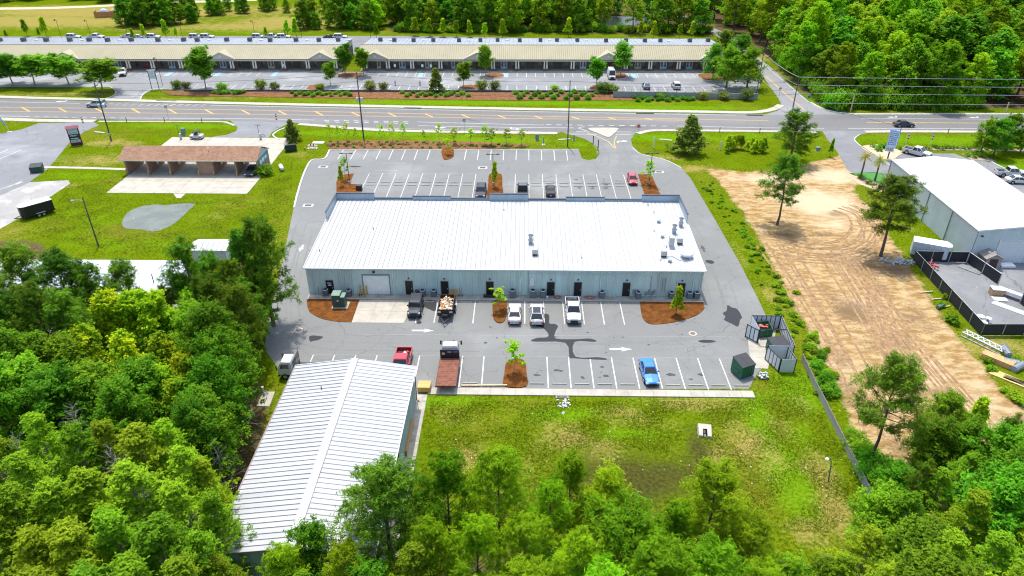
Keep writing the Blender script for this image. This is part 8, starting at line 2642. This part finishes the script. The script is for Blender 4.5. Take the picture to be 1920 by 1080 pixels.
# wood at the left, tops read from the photograph
GL = 'wood on the left foreground'
LBL = {'densepine': 'dark green pine in the dense wood left of the parking lot', 'lime': 'bright lime green maple in the dense wood left of the warehouse', 'oak': 'mid green broadleaf tree in the dense wood left of the warehouse', 'cypress': 'feathery yellow green cypress in the near wood left of the warehouse'}
GRP = {'densepine': 'pines in the left wood', 'lime': 'maples in the left wood', 'oak': 'broadleaf trees in the left wood', 'cypress': 'cypresses in the left wood'}
left = {'densepine': [(20, 470, 14), (110, 482, 13.5), (155, 500, 12), (60, 545, 13), (215, 500, 10), (343, 470, 13), (385, 492, 12), (474, 418, 15.5), (440, 446, 14), (470, 478, 12), (375, 525, 12), (425, 500, 12), (-40, 500, 14), (5, 560, 12), (120, 560, 12), (330, 520, 9), (458, 540, 10), (300, 545, 8), (440, 535, 12)],
        'lime': [(195, 560, 10.5), (238, 560, 10), (283, 562, 10.5), (150, 628, 9), (230, 640, 9), (303, 645, 9.5), (340, 680, 9), (352, 555, 8), (405, 560, 9), (330, 725, 8), (300, 700, 8)],
        'oak': [(365, 585, 11), (412, 592, 12), (428, 640, 10.5), (405, 640, 10), (405, 690, 10.5), (350, 770, 10), (398, 745, 9.5), (0, 640, 11), (45, 690, 11), (95, 715, 11), (160, 700, 10), (215, 735, 10), (390, 785, 9), (262, 700, 9), (-30, 720, 11), (440, 600, 9), (380, 700, 10), (60, 640, 9), (110, 650, 9), (300, 620, 7), (455, 578, 7), (392, 792, 7), (438, 668, 7)],
        'cypress': [(60, 775, 13), (125, 800, 13), (185, 785, 12), (25, 850, 13), (250, 800, 13), (300, 790, 12), (340, 835, 13), (240, 868, 14), (372, 862, 11), (150, 880, 14), (85, 905, 14), (0, 910, 14), (318, 905, 13.5), (380, 925, 12), (402, 905, 9), (200, 950, 14), (282, 975, 14), (120, 985, 14), (40, 990, 14), (372, 995, 12.5),
                    (416, 975, 8.5), (330, 1050, 13), (230, 1050, 14), (140, 1065, 14), (50, 1075, 14), (418, 1045, 10), (-40, 800, 13), (-60, 960, 14), (290, 1130, 13), (180, 1140, 14), (80, 1150, 14), (390, 1110, 11), (-40, 1090, 14), (436, 1080, 8)]}
for k, lst in left.items():
    for (px_, py_, h) in lst:
        o_ = sorted(q[0] for q in lst).index(px_)
        tree_top(k, px_ + trnd.uniform(-3, 3) - (18 if px_ > 380 and k != 'densepine' else 0), py_, h, LBL[k] + (', %s from the left' % ORD[o_] if len(lst) < 24 else ''), GRP[k], trnd.uniform(0.74, 0.86) if px_ > 330 else trnd.uniform(0.85, 1.08))
for k in range(60):   # undergrowth
    q = (trnd.uniform(-80, 420), trnd.uniform(560, 1080))
    x_, y_ = a2(*q)
    if -13 > x_ > -27 and y_ < 67: continue
    bush('bush', x_, y_, trnd.uniform(1.2, 2.2), 'dark undergrowth shrub beneath the trees of the left wood', 'undergrowth in the left wood', 'undergrowth_shrub', 1.2)
for i, (px_, py_, h) in enumerate(((60, 690, 10), (130, 745, 11), (20, 800, 12), (200, 830, 12), (330, 770, 9), (410, 700, 9), (270, 900, 12), (110, 930, 12), (395, 820, 8), (355, 960, 11))):
    p = at(px_, py_, h)
    t = thing('dead_tree', 'bare grey dead tree among the crowns of the left wood, %s from the left' % ORD[[1, 3, 0, 4, 6, 9, 5, 2, 8, 7][i]], 'tree', (p.x, p.y, 0), i * 1.3, 'dead trees in the left wood')
    tme, _, h0 = PROTO['cypress'][i % 4]
    inst(tme, 'trunk', t)
    t.scale = (h / h0 * 1.15, h / h0 * 1.15, h / h0)
# trees along the lower edge, right in front of the camera
near = [('densepine', 712, 882, 13.5, 1.0), ('lightpine', 832, 868, 13.5, 0.78), ('lightpine', 935, 864, 13.5, 0.85), ('lightpine', 1070, 868, 12, 0.7), ('lightpine', 1148, 898, 12, .9), ('lightpine', 1030, 912, 12, 0.75), ('lightpine', 1342, 882, 13.5, .95), ('lightpine', 1180, 968, 12, 1.3), ('oak', 580, 1000, 8, 0.8),
        ('lightpine', 520, 1035, 9, 0.9), ('lightpine', 890, 985, 12, .75), ('lightpine', 1090, 1010, 12, .8), ('lightpine', 1270, 955, 11, 0.7), ('lightpine', 985, 985, 12, .8), ('lightpine', 800, 990, 11, .8), ('oak', 1010, 1050, 8, 1.0), ('lightpine', 1210, 1000, 11, .9), ('lightpine', 1420, 990, 11, 1.0), ('lightpine', 1240, 1040, 12, 1.1), ('lightpine', 1340, 1030, 12, 1.1), ('lightpine', 640, 1030, 9, 0.9),
        ('cypress', 770, 1025, 11, 0.9), ('lightpine', 1000, 1085, 12, 1.1), ('lightpine', 1130, 1080, 12, 1.1), ('lightpine', 1430, 1060, 10, 1.0), ('oak', 690, 1075, 8, 1.0), ('cypress', 560, 1075, 8, 1.0), ('oak', 1480, 1065, 7, 1.0), ('oak', 1385, 1045, 7, 1.0), ('lightpine', 750, 1110, 11, 1.0), ('lightpine', 1280, 1120, 12, 1.1), ('lightpine', 900, 1130, 12, 1.1)]
for i, (k, px_, py_, h, wd) in enumerate(near):
    o_ = sorted(q[1] for q in near if q[0] == k).index(px_)
    lab = 'tall pine overlapping the near right corner of the warehouse roof' if i == 0 else '%s along the bottom edge before the lawn, %s from the left' % ({'lightpine': 'light green pine', 'oak': 'small leafy tree', 'cypress': 'feathery cypress'}[k], ORD[o_])
    tree_top(k, px_, py_, h, lab, None if i == 0 else 'trees along the bottom edge', wd)
# thicket at lower right
GT = 'thicket at the lower right corner'
for (k, px_, py_, h, wd) in (('oak', 1792, 752, 6.5, 1.0), ('young', 1846, 748, 6, 0.8), ('oak', 1770, 800, 6.5, 1.0), ('oak', 1830, 800, 6.5, 1.0), ('cypress', 1830, 850, 8, 1.0), ('oak', 1895, 820, 8, 1.0), ('densepine', 1905, 795, 8, 0.7), ('cypress', 1775, 880, 8, 1.0), ('cypress', 1715, 925, 9, 1.0), ('oak', 1670, 930, 7, 1.0),
                             ('cypress', 1845, 925, 10, 1.0), ('oak', 1905, 910, 10, 1.0), ('cypress', 1640, 990, 9, 1.0), ('oak', 1720, 1000, 9, 1.0), ('cypress', 1800, 1000, 11, 1.0), ('cypress', 1885, 1000, 11, 1.0), ('cypress', 1595, 1040, 8.5, 1.0), ('cypress', 1680, 1055, 10, 1.0), ('oak', 1765, 1070, 11, 1.0), ('cypress', 1855, 1075, 11, 1.0), ('oak', 1555, 1062, 6, 1.0),
                             ('cypress', 1930, 1060, 11, 1.0), ('cypress', 1960, 960, 10, 1.0), ('oak', 1950, 860, 9, 1.0), ('cypress', 1620, 1110, 9, 1.0), ('cypress', 1720, 1120, 10, 1.0), ('densepine', 1740, 880, 7, 0.7), ('oak', 1690, 880, 5, 1.1)):
    tree_top(k, px_, py_, h, {'oak': 'mid green broadleaf tree in the thicket at the lower right', 'young': 'small conical tree at the top of the lower right thicket', 'cypress': 'light feathery tree in the thicket at the lower right', 'densepine': 'dark young pine poking out of the lower right thicket'}[k], GT if k in ('oak', 'cypress') else None if k == 'young' else 'young pines in the lower right thicket', wd)
for q, r_ in (((1740, 835), 1.8), ((1760, 860), 1.8), ((1725, 870), 1.6), ((1800, 840), 1.8), ((1690, 915), 1.6), ((1830, 900), 2.0), ((1880, 880), 2.0)):
    x_, y_ = a2(*q)
    bush('bush', x_, y_, r_, 'dense low bush filling the lower right thicket', 'bushes in the lower right thicket', 'shrub', 1.1)


# woods beyond the road
def inside(p, poly):
    x, y = p
    c = False
    for i in range(len(poly)):
        x0, y0 = poly[i]
        x1, y1 = poly[(i + 1) % len(poly)]
        if (y0 > y) != (y1 > y) and x < (x1 - x0) * (y - y0) / (y1 - y0) + x0: c = not c
    return c


def scatter(poly, spacing, n_try, seed, placed, keepout=()):
    r = random.Random(seed)
    xs, ys = [p[0] for p in poly], [p[1] for p in poly]
    out = []
    for _ in range(n_try):
        p = (r.uniform(min(xs), max(xs)), r.uniform(min(ys), max(ys)))
        if not inside(p, poly): continue
        sp = spacing(p)
        if any((p[0] - q[0]) ** 2 + (p[1] - q[1]) ** 2 < sp * sp for q in placed): continue
        if any((p[0] - k[0]) ** 2 + (p[1] - k[1]) ** 2 < k[2] ** 2 for k in keepout): continue
        placed.append(p)
        out.append(p)
    return out


placed = []
FAR = {'far_oak': ('deep green broadleaf tree', 'broadleaf trees'), 'far_pine': ('tall yellow green pine', 'pines'), 'far_lime': ('bright light green tree', 'bright trees'), 'magnolia': ('dark pointed evergreen', 'evergreens')}
rw_poly = px2([(1552, 199), (1620, 206), (1760, 207), (1960, 208), (2150, 206)]) + [(190, 330), (190, 400), (60, 400), (70, 330)] + px2([(1345, 45), (1408, 82), (1452, 112), (1482, 142), (1512, 172)])
for p in scatter(rw_poly, lambda p: 6.6 if p[1] < 235 else 8.6, 4200, 3, placed):
    k = trnd.choices(['far_oak', 'far_pine', 'far_lime'], [5, 4, 2])[0]
    if p[0] < 95 and p[1] < 215: k = trnd.choice(['far_oak', 'far_pine'])
    h = trnd.uniform(12, 18) * (0.85 if p[1] < 200 else 1.0)
    if k == 'far_pine': h *= 1.12
    tree(k, p[0], p[1], h, '%s in the dense wood at the upper right beyond the road' % FAR[k][0], '%s of the upper right wood' % FAR[k][1], trnd.uniform(0.9, 1.15))
pool = a2(1165, 39)
mw_poly = px2([(742, 48), (790, 59), (900, 61.5), (1000, 63), (1110, 64), (1250, 64), (1330, 66), (1372, 80)]) + [(55, 300), (40, 330), (40, 400), (-60, 400), (-60, 330)] + px2([(735, 20)])
mw_poly = px2([(742, 48), (790, 59), (900, 61.5), (1000, 63), (1110, 64), (1250, 64), (1330, 66)]) + [(48, 300), (36, 330), (30, 345), (60, 400), (-60, 400)] + px2([(735, 20)])
for p in scatter(mw_poly, lambda p: 6.0 if p[1] < 300 else 8.5, 2600, 5, placed, [(pool[0], pool[1], 9), (pool[0], pool[1] - 9, 10), (pool[0] + 8, pool[1] - 14, 8), (*a2(1235, 18), 7)]):
    k = trnd.choices(['far_oak', 'far_pine', 'far_lime'], [4, 2, 4])[0]
    tree(k, p[0], p[1], trnd.uniform(9, 15), '%s in the wood behind the right plaza building' % FAR[k][0], '%s of the wood behind the plaza' % FAR[k][1], trnd.uniform(0.9, 1.1))
for i, (q, rx, n2, lab, grp) in enumerate((((300, 46), 14, 14, 'dark tree in the copse behind the left plaza building', 'copse behind the left plaza'), ((410, 30), 30, 22, 'tree in the long hedgerow of the meadow at the upper left', 'hedgerow in the upper left meadow'), ((640, 52), 15, 16, 'tree in the copse in the middle of the far meadow', 'copse in the far meadow'),
                                           ((690, 30), 16, 16, 'tall tree behind the middle copse at the top of the meadow', 'trees behind the meadow copse'), ((110, 2), 62, 26, 'dark tree in the belt along the top left edge', 'tree belt at the top left'), ((770, 44), 5, 4, 'dark round tree alone at the edge of the far wood', 'trees at the edge of the far wood'))):
    cx_, cy_ = a2(*q)
    for k in range(n2):
        x_, y_ = cx_ + trnd.uniform(-rx, rx), cy_ + trnd.uniform(-4, 5) + (trnd.uniform(0, 8) if rx > 20 else 0)
        if i == 1: y_ += (x_ - cx_) * 0.35
        low = k % 3 == 0
        tree('far_oak' if not (i in (2, 3) and k % 3 == 1) else 'far_lime', x_, y_, (trnd.uniform(4, 6) if low else trnd.uniform(5, 8)) if i == 1 else trnd.uniform(5, 7) if low else trnd.uniform(8, 13), lab, grp, 1.0)
for k in range(90):   # thick growth along the wood's edge
    q = (1556 + 420 * (k + 0.5) / 90, 203.5 + trnd.uniform(-1.5, 1.0)) if k < 60 else (1455 + 100 * (k - 60) / 30, 118 + 86 * (k - 60) / 30 - trnd.uniform(2, 6))
    if q[0] < 1552: q = (q[0] + 8, q[1])
    x_, y_ = a2(*q)
    bush('bush', x_ + trnd.uniform(-1, 1), y_ + trnd.uniform(0, 2.5), trnd.uniform(1.6, 3.0), 'shrub in the thick undergrowth at the edge of the right wood', 'undergrowth at the edge of the right wood', 'undergrowth_shrub', 1.4)
for k in range(40):
    q = (735 + 600 * (k + 0.5) / 40, 59 + trnd.uniform(-1, 3))
    x_, y_ = a2(*q)
    bush('limebush' if k % 2 else 'bush', x_, y_, trnd.uniform(1.4, 2.6), 'shrub in the undergrowth along the wood behind the plaza', 'undergrowth along the wood behind the plaza', 'undergrowth_shrub', 1.2)

# rough grass standing in the lawns
def tufts(label, poly_px, n, size, seed):
    r = np.random.default_rng(seed)
    poly = px2(poly_px)
    P = np.array(poly)
    lo, hi = P.min(0), P.max(0)
    q = lo + r.random((n * 2, 2)) * (hi - lo)
    c = np.zeros(len(q), bool)
    for (x0, y0), (x1, y1) in zip(P, np.roll(P, -1, axis=0)):
        c ^= ((y0 > q[:, 1]) != (y1 > q[:, 1])) & (q[:, 0] < (x1 - x0) * (q[:, 1] - y0) / (y1 - y0 + 1e-12) + x0)
    f = np.sin(q[:, 0] * .9 + 2 * np.sin(q[:, 1] * .45)) + np.sin(q[:, 1] * 1.1 + 1.5 * np.sin(q[:, 0] * .6)) + r.normal(size=len(q)) * .9
    for cx_, cy_, rx_, ry_ in ((*a2(297, 408), 10.5, 6.5), (*a2(1190, 905), 7, 5), (*a2(1308, 860), 1.6, 5)): c &= ((q[:, 0] - cx_) / rx_) ** 2 + ((q[:, 1] - cy_) / ry_) ** 2 > 1 + r.normal(size=len(q)) * .15
    q = q[c & (f > -.2)][:n]
    k = len(q)
    pos = np.concatenate([q, r.uniform(.0, .05, (k, 1))], 1)
    nn = unit(np.concatenate([r.normal(size=(k, 2)), r.uniform(.2, 1.0, (k, 1))], 1))
    me = leaf_mesh('grass_tufts', pos, nn, size * r.uniform(.5, 1.3, k), .45, r.random(k), leafmat('grass_blades', (0.04, 0.1, 0.003), (0.22, 0.25, 0.02), 0.3))
    o = bpy.data.objects.new('grass_tufts', me)
    COL.objects.link(o)
    tag(o, label, 'grass', kind='stuff')


tufts('rough grass tufts over the lawn below the near parking row', [(808, 752), (1395, 752), (1440, 705), (1500, 690), (1620, 930), (1560, 1000), (780, 960)], 60000, .085, 1)
tufts('rough grass tufts over the lawn round the car wash and pond', [(60, 440), (130, 350), (235, 335), (200, 365), (230, 385), (365, 380), (460, 366), (480, 372), (550, 300), (545, 380), (520, 440), (250, 480)], 30000, .12, 2)
